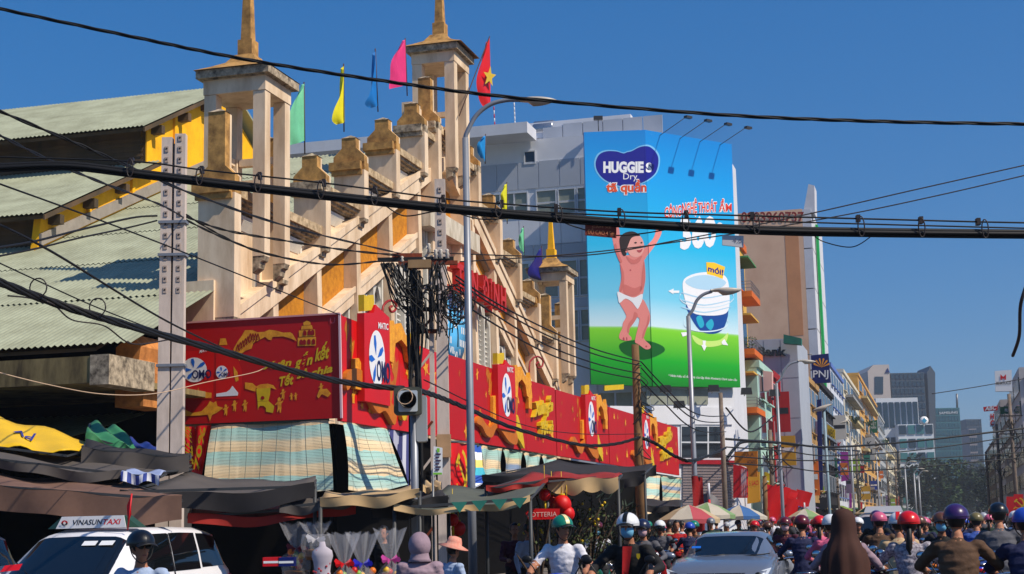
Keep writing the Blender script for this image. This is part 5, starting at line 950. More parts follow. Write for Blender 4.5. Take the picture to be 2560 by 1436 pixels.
# ================================================================ trees
m_lf = [mat('leaf_dark', (26, 46, 20), .8, var=.35, sc=.6), mat('leaf_mid', (44, 68, 26), .8, var=.3, sc=.6), mat('leaf_grey', (40, 54, 34), .85, var=.3, sc=.6)]
m_bark = mat('bark', (74, 60, 48), .9, var=.3, sc=3)
def tree(lab, x, yt, Y, w, grp='trees closing the street', n=1500, m=0, name='street_tree'):
    base = at(x, 1300, Y); base.z = 0; H = at(x, yt, Y).z; t = thing(name, lab, 'tree', base, grp); rw = w * Y / F / 2
    b = S(); b.tube([V((0, 0, 0)), V((.2, 0, H * .3)), V((-.1, .2, H * .6))], [H * .028, H * .022, H * .012], 8)
    for i in range(6): a = i * 1.05 + random.random(); b.tube([V((.1, 0, H * (.28 + .05 * i))), V((math.cos(a) * rw * .5, math.sin(a) * rw * .5, H * (.5 + .04 * i)))], [H * .012, H * .004], 5)
    b.ob('trunk', m_bark, t, local=True)
    cl = [(random.uniform(-.7, .7) * rw, random.uniform(-.7, .7) * rw, H * random.uniform(.25, .88), rw * random.uniform(.3, .5)) for _ in range(16)]; cl.append((0, 0, H * .86, rw * .45)); b = S()
    for i in range(n):
        cx, cy, cz, r = random.choice(cl); d = V((random.gauss(0, 1), random.gauss(0, 1), random.gauss(0, .8))).normalized() * r * random.uniform(.75, 1.05); p = V((cx, cy, cz)) + d
        if p.z > H: p.z = H - random.random() * H * .06
        e = V((random.uniform(-1, 1), random.uniform(-1, 1), random.uniform(-.6, .6))).normalized(); f = e.cross(V((random.uniform(-1, 1), random.uniform(-1, 1), 1))).normalized(); q = rw * random.uniform(.06, .13)
        b.add([p - e * q, p + f * q * .55, p + e * q, p - f * q * .55], [(0, 1, 2, 3)])
    b.ob('crown', m_lf[m], t, local=True, kind='stuff')
L = [('broad dark tree left in the group closing the street', 2300, 1135, 430, 120, 0), ('tallest rounded dark tree in the middle of the group closing the street', 2345, 1150, 450, 150, 1), ('dense dark tree right of the middle closing the street', 2395, 1175, 480, 120, 0), ('greyish tree right of the teal tower foot', 2450, 1150, 560, 90, 2), ('lower tree at the left end of the far group beside the row', 2275, 1180, 470, 60, 1), ('low far dark tree behind the middle of the street end', 2370, 1215, 600, 130, 2), ('tree hugging the right side houses', 2478, 1180, 380, 70, 0), ('leafy tree among the right side poles', 2512, 1160, 240, 64, 2)]
for lab, x, yt, Y, w, m in L: tree(lab, x, yt, Y, w, n=1900, m=m)
# potted palms on the cream house balconies
for i, (x, y, lab) in enumerate(((2138, 1062, 'spiky potted palm on the upper balcony of the cream house'), (2172, 1068, 'small bush on the ochre house balcony'), (2216, 1112, 'palm like plant on the low cream house roof'))):
    p = PN(-11.2).hit(x, y); b = S()
    for k_ in range(26):
        a = random.random() * 6.28; r = random.uniform(.8, 1.7); d = V((math.cos(a) * r, math.sin(a) * r, random.uniform(.3, 1.3))); m = d * .55 + V((0, 0, .55)); s_ = d.cross(V((0, 0, 1))).normalized() * .1
        b.add([p, p + m - s_, p + d, p + m + s_], [(0, 1, 2, 3)])
    b.ob('potted_palm', m_lf[1], None, loc=p, label=lab, cat='plant', group='plants on balconies')
# ================================================================ poles, lamps, signals
m_conc = mat('pole_concrete', (206, 190, 178), .9, var=.08, sc=4, c2=(170, 154, 142), c2amt=.3, streak=True); m_conc2 = mat('pole_concrete_dark', (120, 106, 94), .9, var=.2, sc=4)
m_wood = mat('pole_wood', (128, 94, 58), .9, var=.25, sc=5, c2=(84, 60, 38), c2amt=.6, streak=True); m_galv = mat('galvanised_steel', (138, 142, 150), .45, metal=.35, var=.06, sc=3); m_hole = flat('hole_shade', (40, 34, 32), .9)
m_cab = flat('cable_black', (15, 14, 14), .6); m_cabg = flat('cable_grey', (52, 44, 42), .6); m_rust = mat('rusty_steel', (120, 50, 24), .8, var=.3, sc=8); m_por_ = flat('insulator', (196, 188, 176), .3)
def ground(px, py_any, Y): p = at(px, 1300, Y); p.z = 0; return p
def pole_z(px, py, Y): return at(px, py, Y).z
def holed_pole(t, x, y, zt, w, z_h0, step=.2, name='pole_shaft'):
    b = S(); b.add([V((x + sx * w / 2 * k_, y + sy * w * .45 * k_, z)) for z, k_ in ((0, 1.12), (zt, .92)) for sx, sy in ((-1, -1), (1, -1), (1, 1), (-1, 1))], [(0, 1, 5, 4), (1, 2, 6, 5), (2, 3, 7, 6), (3, 0, 4, 7), (4, 5, 6, 7)]); o = b.ob(name, m_conc, t, local=True); m_rc = mat('pole_recess_shade', (168, 152, 142), .9)
    z = z_h0
    while z < zt - .1:
        b = S(); b.box(x - w * .16, x + w * .16, y - w * .5, y - w * .40, z, z + step * .5); b.ob('pole_recess', m_rc, o, local=True); b = S(); b.lathe([(0, -.01), (w * .085, -.006), (w * .085, .006), (0, .01)], (x, y - w * .5, z + step * .3), 8, axis='y'); b.ob('pole_hole', m_hole, o, local=True); z += step  # darker boxes and discs give recesses and holes their shade by colour
Yp = 27.0; g = ground(424, 0, Yp); tw = thing('utility_pole', 'twin pale concrete poles with rows of holes left of the red board', 'utility pole', g)
zt = pole_z(424, 346, Yp); k1 = (at(440, 1000, Yp) - at(406, 1000, Yp)).x / 2
for sx in (-1, 1): holed_pole(tw, sx * k1, 0, zt + (0 if sx < 0 else .06), .205, pole_z(424, 735, Yp))
b = S(); b.box(-.03, .03, .02, .06, 0, zt - .1); b.ob('conduit', flat('conduit_blue_grey', (92, 104, 110), .5), tw, local=True)
for z in (4.6, 6.6, 7.2): b = S(); b.box(-k1 - .13, k1 + .13, -.13, .13, z, z + .05); b.ob('pole_band', m_galv, tw, local=True)
Yq = 36.0; g = ground(1112, 0, Yq); t = thing('utility_pole', 'single concrete pole with a column of holes right of the cable tangle', 'utility pole', g); holed_pole(t, 0, 0, pole_z(1112, 450, Yq), .27, pole_z(1112, 830, Yq), .26)
b = S(); b.box(-.15, .18, -.3, -.16, pole_z(1112, 1145, Yq), pole_z(1112, 1088, Yq)); b.ob('meter_box', mat('box_beige', (190, 150, 110), .7), t, local=True)
# the tangle pole: steel post, cross arms, insulators, boxes, loops of cable
Yx = 33.0; g = ground(1062, 0, Yx); t = thing('utility_pole', 'rusty cross-armed pole wrapped in a tangle of black cables', 'utility pole', g); zx = lambda y: pole_z(1062, y, Yx); xx = lambda x: at(x, 1000, Yx).x - g.x
for dx in (-.2, .2): b = S(); b.bar(V((dx, 0, 0)), V((dx, 0, zx(640))), .1, .1); b.ob('pole_leg', m_conc if dx > 0 else m_conc2, t, local=True)
for i in range(9): z = 1.2 + i * .75; b = S(); b.bar(V((-.2, -.06, z)), V((.2, -.06, z + .5)), .05, .05); b.ob('lattice_bar', m_rust if i % 3 == 0 else m_conc, t, local=True)
for y, x0, x1, m in ((650, 948, 1140, m_cab), (640, 985, 1060, m_rust), (660, 1000, 1150, m_rust), (775, 1020, 1095, m_cab), (720, 1035, 1100, m_conc), (830, 1050, 1095, m_rust)): b = S(); b.bar(V((xx(x0), -.12, zx(y))), V((xx(x1), -.05, zx(y))), .09, .09); b.ob('cross_arm', m, t, local=True)
b = S(); b.box(-.28, .22, -.3, -.08, zx(675), zx(655)); b.ob('junction_box', mat('box_tan', (150, 120, 84), .7, var=.15), t, local=True)
for x, y in ((1010, 655), (1018, 670), (1065, 660), (1078, 625), (1095, 640), (1108, 640), (1124, 640)): b = S(); b.lathe([(.02, -.1), (.05, -.09), (.035, -.02), (.055, 0), (.03, .06), (.045, .09), (.02, .12)], (xx(x), -.12, zx(y)), 10); b.ob('insulator', m_por_, t, local=True)
for i in range(46):
    x0 = random.choice((960, 975, 985, 1000, 1015, 1030, 1085, 1100, 1110)) + random.uniform(-5, 5); x1 = random.uniform(1030, 1080) if x0 < 1050 else random.uniform(1085, 1165); y1 = random.uniform(700, 830); sg_ = random.uniform(.1, .5)
    p0, p1 = V((xx(x0), random.uniform(-.3, -.1), zx(660))), V((xx(x1), random.uniform(-.35, -.08), zx(y1))); pm = p0.lerp(p1, .5) + V((random.uniform(-.25, .15), random.uniform(-.15, .05), -sg_)); b = S(); b.tube(cr([p0, pm, p1, p1 + V((random.uniform(-.1, .1), 0, -random.uniform(.2, .8)))], 5), .014, 5); b.ob('cable_loop', m_cab, t, local=True)
for i in range(14):
    x0 = xx(1042) + random.uniform(-.14, .14); b = S(); b.tube(cr([V((x0 + random.uniform(-.05, .05), -.2 + random.uniform(-.06, .06), z)) for z in (zx(680), zx(760), zx(860), zx(960), zx(1050), .3)], 4), random.uniform(.018, .04), 5); b.ob('cable_run', m_cab, t, local=True)
for i in range(16):
    c = V((xx(random.uniform(1120, 1165)), -.25, zx(random.uniform(745, 800)))); r = random.uniform(.12, .32); b = S(); b.tube([c + V((r * math.cos(a), random.uniform(-.02, .02), r * 1.2 * math.sin(a))) for a in (i_ * 2 * math.pi / 14 for i_ in range(15))], .012, 5, False); b.ob('cable_coil', m_cab, t, local=True)
def lamp(lab, base_px, Y, y_bend, arc, head, r, m=m_galv, extra=None):
    g = ground(base_px, 0, Y); t = thing('street_lamp', lab, 'street lamp', g, 'street lamps'); zb = pole_z(base_px, y_bend, Y); b = S(); L = [V((0, 0, 0)), V((0, 0, 2.5)), V((0, 0, zb))]
    A_ = [at(x, y, Y) - g for x, y in arc]; 
    for q in A_: q.y = 0
    b.tube(L, [r * 1.5, r * 1.3, r], 10); b.ob('post', m, t, local=True); b = S(); b.tube(cr([V((0, 0, zb))] + A_, 6), r * .75, 8); b.ob('arm', m, t, local=True)
    h0, h1 = [at(x, y, Y) - g for x, y in head]; h0.y = h1.y = 0; d = (h1 - h0); n = 9; P = []
    b = S(); b.smooth = True
    for i in range(n):
        u = i / (n - 1); w_ = d.length * .2 * (math.sin(math.pi * min(1, u * .9 + .12)) ** .6); c = h0 + d * u
        for j in range(8): a = j * math.pi / 4; P.append(c + V((0, math.cos(a) * w_, math.sin(a) * w_ * (.45 if math.sin(a) > 0 else .62 * (u > .35) + .2))))
    b.add(P, [(i * 8 + j, i * 8 + (j + 1) % 8, (i + 1) * 8 + (j + 1) % 8, (i + 1) * 8 + j) for i in range(n - 1) for j in range(8)] + [tuple(range(8)), tuple(range((n - 1) * 8, n * 8))]); b.ob('lamp_head', mat('lamp_grey', (176, 168, 156), .4), t, local=True)
    b = S(); b.lathe([(r * 2.4, 0), (r * 2.4, .3), (r * 1.7, .5)], (0, 0, 0), 12); b.ob('post_base', m, t, local=True); return t
lamp('tall grey street lamp curving right in front of the market centre', 1180, 30, 345, [(1168, 330), (1190, 290), (1225, 262), (1265, 251), (1300, 250)], [(1296, 252), (1392, 250)], .062)
t = lamp('slim street lamp curving right in front of the poster', 1741, 52, 790, [(1732, 775), (1742, 752), (1758, 737), (1780, 729)], [(1776, 728), (1856, 724)], .075)
lamp('third street lamp curving right under the bank letters', 1958, 95, 958, [(1954, 945), (1962, 925), (1976, 910), (1996, 904)], [(1994, 903), (2040, 904)], .09)
lamp('bluish street lamp with short arms beside the dark blue shop sign', 2075, 120, 1030, [(2064, 1022), (2062, 1018)], [(2080, 1012), (2030, 1027)], .1, mat('lamp_bluish', (130, 156, 168), .5))
lamp('fifth street lamp before the cream house', 2137, 170, 1080, [(2128, 1060), (2120, 1050)], [(2122, 1052), (2098, 1058)], .1)
for x, a, y, lab in ((2270, 2292, 1152, 'thin lamp curving right at the near edge of the far trees'), (2292, 2312, 1170, 'thin lamp left of the pair against the far trees'), (2303, 2322, 1176, 'thin lamp right of the pair against the far trees')): lamp(lab, x, 230, y + 14, [(x - 1, y + 6), (x + 3, y + 2)], [(x + 4, y + 2), (a, y + 2)], .12)
lamp('thin lamp post between the grey vertical sign and the buff houses', 2200, 260, 1130, [(2198, 1120), (2196, 1116)], [(2197, 1117), (2180, 1122)], .12)
def plain_pole(lab, x, yt, Y, r, m, cat='utility pole', arms=(), nm='utility_pole', grp='utility poles along the street'):
    g = ground(x, 0, Y); t = thing(nm, lab, cat, g, grp); z = pole_z(x, yt, Y); b = S(); b.tube([V((0, 0, 0)), V((0, 0, z * .5)), V((0, 0, z))], [r * 1.15, r, r * .8], 8); b.ob('shaft', m, t, local=True)
    for y in arms: zz_ = pole_z(x, y, Y); b = S(); b.bar(V((-.9, -.1, zz_)), V((.9, -.1, zz_)), .09, .09); b.ob('cross_arm', m_cab, t, local=True)
    return t
t = plain_pole('brown wooden pole standing before the poster foot', 1603, 862, 50, .15, m_wood, arms=())
for i in range(10):
    zz_ = pole_z(1603, random.uniform(900, 1130), 50); p = V((.12, -.16, zz_)); b = S(); r = random.uniform(.15, .45); b.tube(cr([p, p + V((random.uniform(-.3, .6), -.1, -r)), p + V((random.uniform(-.2, .4), -.1, -r * .4)), p + V((0, 0, .15))], 5), .015, 5); b.ob('cable_loop', m_cab, t, local=True)
t = plain_pole('leaning concrete post right of the poster foot', 1815, 982, 84, .14, m_conc2)
for x, yt, Y, lab, m, arms in ((1935, 1075, 105, 'thin concrete pole before the red clad house', m_conc2, (1120,)), (2037, 1105, 140, 'concrete pole carrying a grey box near the gold house', m_conc2, (1150,)), (2098, 1120, 165, 'concrete pole beside the violet banner', m_conc2, (1150,)), (2150, 1110, 190, 'concrete pole before the ochre house', m_conc2, (1150, 1165)), (2225, 1150, 240, 'concrete pole before the low cream house', m_conc2, (1175,)), (2246, 1165, 260, 'last concrete pole of the left row', m_conc2, (1180,)), (1916, 1190, 96, 'short wooden post in front of the yellow signs', m_wood, ()), (2476, 1130, 200, 'dark pole at the left of the right side row', m_conc2, (1150, 1175)), (2508, 1060, 150, 'cable laden pole before the dark right house', m_conc2, (1110, 1140)), (2545, 985, 118, 'tall dark pole at the right picture edge', m_conc2, (1040, 1085, 1120))):
    t = plain_pole(lab, x, yt, Y, .17, m, arms=arms)
    for i in range(9 if arms else 0):
        zz_ = pole_z(x, arms[0] + random.uniform(-10, 70), Y); p = V((random.uniform(-.6, .6), -.2, zz_)); r = random.uniform(.3, 1.1); b = S(); b.tube(cr([p, p + V((random.uniform(-.5, .5), -.1, -r)), V((.1, -.15, zz_ - r * 1.6))], 5), .035, 5); b.ob('cable_loop', m_cab, t, local=True)
# signal seen from behind, control cabinet and notice
Ys = 24.0; g = ground(1038, 0, Ys); t = thing('traffic_light', 'traffic light seen from behind on a grey pole before the first red board', 'traffic light', g); lx = lambda x: at(x, 1000, Ys).x - g.x; lz = lambda y: pole_z(1038, y, Ys)
b = S(); b.tube([V((0, 0, 0)), V((0, 0, lz(985)))], .06, 10); b.ob('post', m_galv, t, local=True)
def rbox(b, x0, x1, z0, z1, y0, y1, r=.04):
    L = []
    for cx, cz, a0 in ((x1 - r, z1 - r, 0), (x0 + r, z1 - r, 90), (x0 + r, z0 + r, 180), (x1 - r, z0 + r, 270)): L += [V((cx + r * math.cos(math.radians(a0 + q)), y0, cz + r * math.sin(math.radians(a0 + q)))) for q in (0, 30, 60, 90)]
    b.prism(L, (0, y1 - y0, 0)); return b
b = S(); rbox(b, lx(988), lx(1056), lz(1040), lz(972), -.3, -.08, .05); b.ob('signal_housing', mat('signal_grey', (74, 76, 66), .6), t, local=True)
b = S(); rbox(b, lx(1000), lx(1047), lz(1033), lz(981), -.33, -.301, .02); b.ob('signal_plate', flat('plate_white', (186, 196, 204), .4), t, local=True)
b = S(); b.lathe([(0, 0), (.115, 0), (.135, -.14), (.125, -.14), (.105, -.005), (0, -.005)], (lx(1025), -.335, lz(1006)), 20, axis='y'); b.ob('signal_visor', flat('signal_black', (6, 6, 6), .5), t, local=True)
b = S(); rbox(b, lx(1040), lx(1066), lz(1105), lz(990), -.06, .22, .03); b.ob('control_cabinet', flat('cabinet_grey', (150, 156, 160), .5), t, local=True)
b = S(); b.tube([V((lx(1018) + .12 * math.cos(a), -.5, lz(998) + .12 * math.sin(a))) for a in (i * 2 * math.pi / 12 for i in range(13))], .008, 5, False); b.ob('wire_loop', flat('wire_cream', (200, 170, 140), .6), t, local=True)
q = [at(x, y, 23.5) for x, y in ((1084, 1116), (1106, 1120), (1106, 1187), (1082, 1187))]; t = thing('notice_board', 'small white notice with a green mark hanging beside the concrete pole', 'notice', q[3]); b = S(); b.prism(q, (0, .03, 0)); b.ob('panel', m_w2, t)
b = S()
for i, y in enumerate((1138, 1146, 1154, 1162, 1170, 1177)): b.poly([at(1088, y, 23.49), at(1102 - (i % 2) * 4, y, 23.49), at(1102 - (i % 2) * 4, y - 4, 23.49), at(1088, y - 4, 23.49)])
b.ob('notice_lines', flat('notice_ink', (60, 40, 70), .5), t, kind='stuff'); b = S(); b.poly([at(1092, 1131, 23.49), at(1099, 1131, 23.49), at(1099, 1121, 23.49), at(1092, 1121, 23.49)]); b.ob('notice_mark', flat('notice_green', (120, 190, 60), .5), t); b = S(); b.poly([at(1083, 1187, 23.49), at(1105, 1187, 23.49), at(1105, 1182, 23.49), at(1083, 1182, 23.49)]); b.ob('notice_stripe', flat('notice_green', (120, 190, 60), .5), t)
b = S(); b.tube([q[3], V((q[3].x, q[3].y, 0))], .02, 6); b.ob('stand', m_steel, t)
for x, yt, Y, lab in ((1775, 1208, 60, 'red and white post with a round grey sign back beside the parasols'), (2013, 1257, 100, 'red and white post with a round grey sign back farther down the street'), (1848, 1262, 75, 'short blue and white post by the blue parasol')):
    g = ground(x, 0, Y); z = pole_z(x, yt, Y); t = thing('sign_post', lab, 'sign post', g, 'striped sign posts')
    for i in range(5): b = S(); b.tube([V((0, 0, z * i / 5)), V((0, 0, z * (i + 1) / 5))], .05, 8); b.ob('post_band', (m_wt if i % 2 == 0 else m_re), t, local=True)
    if 'round' in lab: b = S(); b.lathe([(0, .0), (.48, .0), (.48, .03), (0, .03)], (-.05, .08, z * .72), 20, axis='y'); b.ob('sign_disc', mat('sign_back_grey', (96, 94, 98), .6), t, local=True)
g = at(1741, 1190, 51.5); q = [at(1728, 1190, 51.6), at(1757, 1192, 51.6), at(1762, 1330, 51.6), at(1737, 1332, 51.6)]; t = thing('cloth_banner', 'dark red cloth banner tied to the second lamp post', 'banner', q[0]); b = S(); b.grid(lambda u, v: q[0].lerp(q[1], u).lerp(q[3].lerp(q[2], u), v) + V((0, -.08 * math.sin(5 * u + 4 * v), 0)), 6, 12); b.ob('cloth', mat('banner_maroon', (150, 8, 12), .7), t); b = S(); b.bar(q[0], q[1], .05, .05); b.ob('rod', m_steel, t)
# ================================================================ cables
def cable(lab, pts, r, m=None, twist=0, grp=None, name='cable', n=6):
    P = [at(*p) for p in pts]; C = cr(P, 10); b = S()
    if twist:
        for k_ in range(twist):
            Q = []
            for i, p in enumerate(C): a = k_ * 2 * math.pi / twist + i * .9; Q.append(p + V((0, math.cos(a), math.sin(a))) * r * .55)
            D = cr(Q, 3); b.tube(D, r * .55, 5)
    else: b.tube(C, r, n)
    return b.ob(name, m or m_cab, None, loc=P[0], label=lab, cat='cable', group=grp), C
gT = 'cables over the street'
cable('thick twisted cable crossing the sky from the upper left corner', [(-40, 14, 14), (320, 90, 14), (620, 150, 14), (960, 203, 14), (1280, 244, 14), (1800, 287, 14), (2200, 304, 14), (2600, 311, 14)], .018, twist=3, grp=gT)
MAIN = [(-40, 421, 13), (160, 414, 13), (330, 432, 13), (560, 460, 13), (800, 487, 13), (1080, 517, 13), (1300, 537, 13), (1600, 560, 13), (1900, 575, 13), (2200, 581, 13), (2600, 585, 13)]
b = S(); CM = cr([at(*p) for p in MAIN], 8)
for dy, dz, r in ((0, .018, .02), (.02, -.012, .019), (-.02, -.008, .02), (0, -.032, .014), (.01, .0, .022)): b.tube([p + V((0, dy, dz)) for p in CM], r, 6)
mcb = b.ob('cable', m_cab, None, loc=CM[0], label='thick black cable bundle crossing the whole picture at mid height', cat='cable', group=gT)
_, CW = cable('thin messenger wire carrying rings above the thick black bundle', [(-40, 392, 13), (330, 404, 13), (505, 425, 13), (810, 458, 13), (1108, 497, 13), (1255, 510, 13), (1548, 530, 13), (1880, 540, 13), (2145, 547, 13), (2445, 555, 13), (2600, 558, 13)], .0075, grp=gT)
cable('second thin wire just under the messenger wire', [(1255, 525, 13.1), (1548, 540, 13.1), (1880, 552, 13.1), (2145, 560, 13.1), (2600, 572, 13.1)], .007, grp=gT)
def on_curve(C, px):
    d = ray(px, 500); return min(C, key=lambda p: abs(p.x / p.y - d.x / d.y))
HL = ['wire ring on the thick bundle ' + q for q in ('over the market roofs at the far left', 'over the left tower pier', 'just right of the left tower column', 'below the mint green flag', 'below the third gable step', 'crossing the holed concrete pole', 'right of the tall street lamp', 'over the grey clad building', 'near the rust brown plate', 'left of the poster slogan', 'over the white building plate', 'against open sky right of the green edge', 'against open sky, second from the right edge', 'against open sky, nearest the right edge')]
for i, x in enumerate((328, 505, 660, 815, 953, 1108, 1252, 1395, 1548, 1703, 1878, 2145, 2293, 2446)):
    a, c = on_curve(CW, x), on_curve(CM, x); b = S(); mid = (a + c) / 2; h = abs(a.z - c.z) / 2 + .03
    b.tube([mid + V((.028 * math.cos(q) - .006, -.05, h * math.sin(q) - .02)) for q in (j * 2 * math.pi / 14 for j in range(15))], .006, 5, False); b.box(a.x - .016, a.x + .016, a.y - .03, a.y + .03, a.z - .03, a.z + .03)
    b.ob('cable_hanger', flat('hanger_dark', (44, 36, 36), .5), None, loc=a, label=HL[i], cat='hanger', group='ring hangers on the cable bundle')
cable('twisted cable dropping from the left edge past the bundle to the cable tangle', [(-40, 262, 14), (170, 350, 15), (320, 415, 16), (500, 492, 19), (740, 572, 25), (1000, 634, 33)], .02, twist=2, grp=gT)
cable('twisted cable from the left edge to the top of the twin pole', [(-40, 318, 14), (110, 395, 16), (250, 455, 19), (400, 512, 24), (460, 545, 27)], .02, twist=2, grp=gT)
cable('twisted cable sagging from the twin pole to the cable tangle', [(460, 540, 27), (560, 575, 28), (700, 600, 29), (860, 625, 31), (1010, 640, 33)], .025, twist=2, grp=gT)
cable('lower twisted cable sagging from the twin pole to the cable tangle', [(460, 548, 27), (570, 600, 28), (690, 640, 29), (830, 662, 31), (960, 652, 33)], .022, twist=2, grp=gT)
cable('cable dropping steeply from the twin pole then joining the sagging pair', [(462, 535, 27), (540, 582, 28), (640, 628, 29), (760, 655, 30)], .02, twist=2, grp=gT)
cable('upper pair of cables leaving the twin pole to the left', [(392, 540, 27), (330, 545, 26), (200, 575, 24), (80, 605, 22), (-40, 625, 20)], .018, grp=gT)
cable('lower cable leaving the twin pole to the left', [(392, 552, 27), (310, 572, 26), (200, 595, 24), (90, 622, 22), (-40, 648, 20)], .015, grp=gT)
cable('thin straight cable from the left edge down to the corner of the red board', [(-40, 446, 16), (400, 608, 22), (850, 788, 33)], .012, grp=gT)
cable('thin straight cable from the left edge crossing the twin pole lower down', [(-40, 545, 16), (130, 630, 18), (420, 805, 24), (620, 900, 30)], .016, grp=gT)
cable('thin messenger wire above the lower left cable bundle', [(-40, 640, 15), (100, 705, 16), (245, 770, 17), (400, 830, 19), (500, 860, 20)], .008, grp=gT)
LOW = [(-40, 690, 15), (120, 752, 16), (300, 808, 17), (560, 880, 20), (760, 935, 22), (900, 962, 24), (1010, 972, 25)]
CL = cr([at(*p) for p in LOW], 8); b = S()
for k_ in range(4): b.tube([p + V((0, .03 * math.cos(i * .7 + k_ * 1.6), .028 * math.sin(i * .7 + k_ * 1.6))) for i, p in enumerate(CL)], .024, 6)
b.ob('cable', m_cab, None, loc=CL[0], label='rough thick cable bundle sagging from the lower left across the red board', cat='cable', group=gT)
for i, x in enumerate((100, 245)):
    c = on_curve(CL, x); b = S(); b.tube([c + V((.09 * math.cos(q), -.04, .1 + .1 * math.sin(q))) for q in (j * 2 * math.pi / 14 for j in range(15))], .008, 5, False); b.ob('cable_hanger', flat('hanger_dark', (44, 36, 36), .5), None, loc=c, label=['wire ring on the lower left bundle near the picture edge', 'wire ring on the lower left bundle over the green roof'][i], cat='hanger', group='rings on the lower cable bundle')
cable('loose thin cable hanging under the lower left bundle', [(20, 740, 15.5), (70, 745, 16), (130, 760, 16), (180, 800, 17), (260, 815, 17.5), (330, 860, 18), (420, 850, 19)], .009, m_cabg, grp=gT)
cable('dark cable bundle sagging before the red boards to the wooden pole', [(1040, 975, 25), (1090, 990, 28), (1160, 1018, 31), (1290, 1072, 37), (1450, 1112, 44), (1540, 1110, 48), (1603, 1092, 50)], .05, twist=3, grp=gT)
cable('thinner cable just above the bundle before the red boards', [(1060, 950, 26), (1300, 1060, 37), (1450, 1085, 44), (1603, 1085, 50)], .012, grp=gT)
cable('dark cable bundle from the wooden pole to the second lamp post', [(1603, 1095, 50), (1640, 1110, 50), (1690, 1142, 51), (1741, 1150, 52), (1815, 1120, 80)], .06, twist=3, grp=gT)
for i, (y0, ym, y1, lab) in enumerate(((690, 820, 905, 'uppermost'), (700, 835, 915, 'second'), (720, 860, 935, 'third'), (745, 880, 950, 'lowest'))): cable(lab + ' of four cables from the tangle down to the wooden pole', [(1140, y0, 33.5), (1230, y0 + 62, 36), (1360, ym, 41), (1490, (ym + y1) / 2 + 12, 46), (1603, y1, 50)], .022, grp=gT)
for i, (y0, y1, lab) in enumerate(((905, 1035, 'upper'), (920, 1050, 'middle'), (950, 1075, 'lower'))): cable(lab + ' of three cables from the wooden pole to the poster lamp', [(1603, y0, 50), (1660, (y0 + y1) / 2 - 4, 51), (1741, y1, 52), (1815, y1 + 5, 84)], .022, grp=gT)
cable('thin pale wire looping under the concrete awning beam to the red script', [(-40, 922, 17), (120, 962, 18), (260, 986, 20), (390, 984, 22), (520, 955, 25), (640, 930, 28), (675, 908, 28)], .007, flat('wire_cream', (200, 170, 140), .6), grp=gT)
cable('thin wire rising from the tangle across the poster to the far right edge', [(1075, 632, 33), (1440, 640, 33), (1700, 600, 33), (2000, 540, 33), (2300, 472, 33), (2600, 405, 33)], .014, m_cabg, grp=gT)
cable('lower thin wire rising across the poster to the far right edge', [(1150, 655, 34), (1470, 632, 34), (1800, 590, 34), (2100, 540, 34), (2350, 488, 34), (2600, 430, 34)], .014, m_cabg, grp=gT)
cable('thin loop of wire hanging under the bundle over the market centre', [(960, 512, 13.2), (1010, 540, 13.3), (1080, 530, 13.2), (1110, 527, 13.1)], .006, grp=gT)
cable('thin loop of wire hanging under the bundle left of the poster', [(1130, 528, 13.2), (1200, 548, 13.3), (1290, 545, 13.2), (1320, 547, 13.1)], .006, grp=gT)
cable('thin loops of wire under the bundle at the hung signs', [(1395, 550, 13.2), (1440, 568, 13.3), (1520, 588, 13.2), (1600, 585, 13.2), (1690, 570, 13.1)], .006, grp=gT)
cable('thin loop of wire under the bundle beyond the white plate', [(2030, 585, 13.2), (2060, 605, 13.3), (2130, 618, 13.2), (2180, 590, 13.1)], .005, grp=gT)
cable('cable hanging down at the right picture edge', [(2575, 690, 30), (2552, 760, 30), (2548, 840, 31), (2532, 890, 32)], .035, m_cabg, grp=gT)
for i, (a, c, d, e, lab) in enumerate(((1108, 1118, 1102, 1066, 'thick upper'), (1128, 1140, 1125, 1082, 'second'), (1150, 1152, 1148, 1128, 'third'), (1168, 1180, 1168, 1140, 'lowest sagging'))): cable(lab + ' cable spanning the far street from the left poles to the right edge', [(1815, a - 10, 84), (1960, a, 95), (2080, c, 100), (2300, d, 108), (2600, e, 112)], .07 if i == 0 else .04, grp=gT)
cable('cable arching up before the yellow apartment house and along the row', [(1815, 1150, 84), (1838, 1120, 88), (1865, 1104, 92), (1950, 1108, 105), (2040, 1120, 140), (2150, 1128, 190)], .1, grp=gT)
for i, (x0, x1, y, s_, Y0, Y1, lab) in enumerate(((1815, 1935, 1020, 60, 84, 105, 'slack wire falling from the leaning post past the orange balcony'), (1935, 2037, 1125, 45, 105, 140, 'slack wire between the first two thin concrete poles'), (2037, 2098, 1160, 30, 140, 165, 'slack wire between the gold house pole and the violet banner pole'), (2098, 2150, 1160, 40, 165, 190, 'slack wire between the violet banner pole and the ochre house pole'), (2476, 2508, 1150, 30, 200, 150, 'slack wire between the right side poles'), (2508, 2545, 1120, 50, 150, 118, 'slack wire up to the pole at the right edge'))): cable(lab, [(x0, y, Y0), ((x0 + x1) / 2, y + s_, (Y0 + Y1) / 2), (x1, y + 20, Y1)], .05, grp=gT)
cable('faint wire across the sky between the far towers and the right roofs', [(2330, 985, 110), (2440, 968, 110), (2600, 940, 110)], .03, m_cabg, grp=gT)
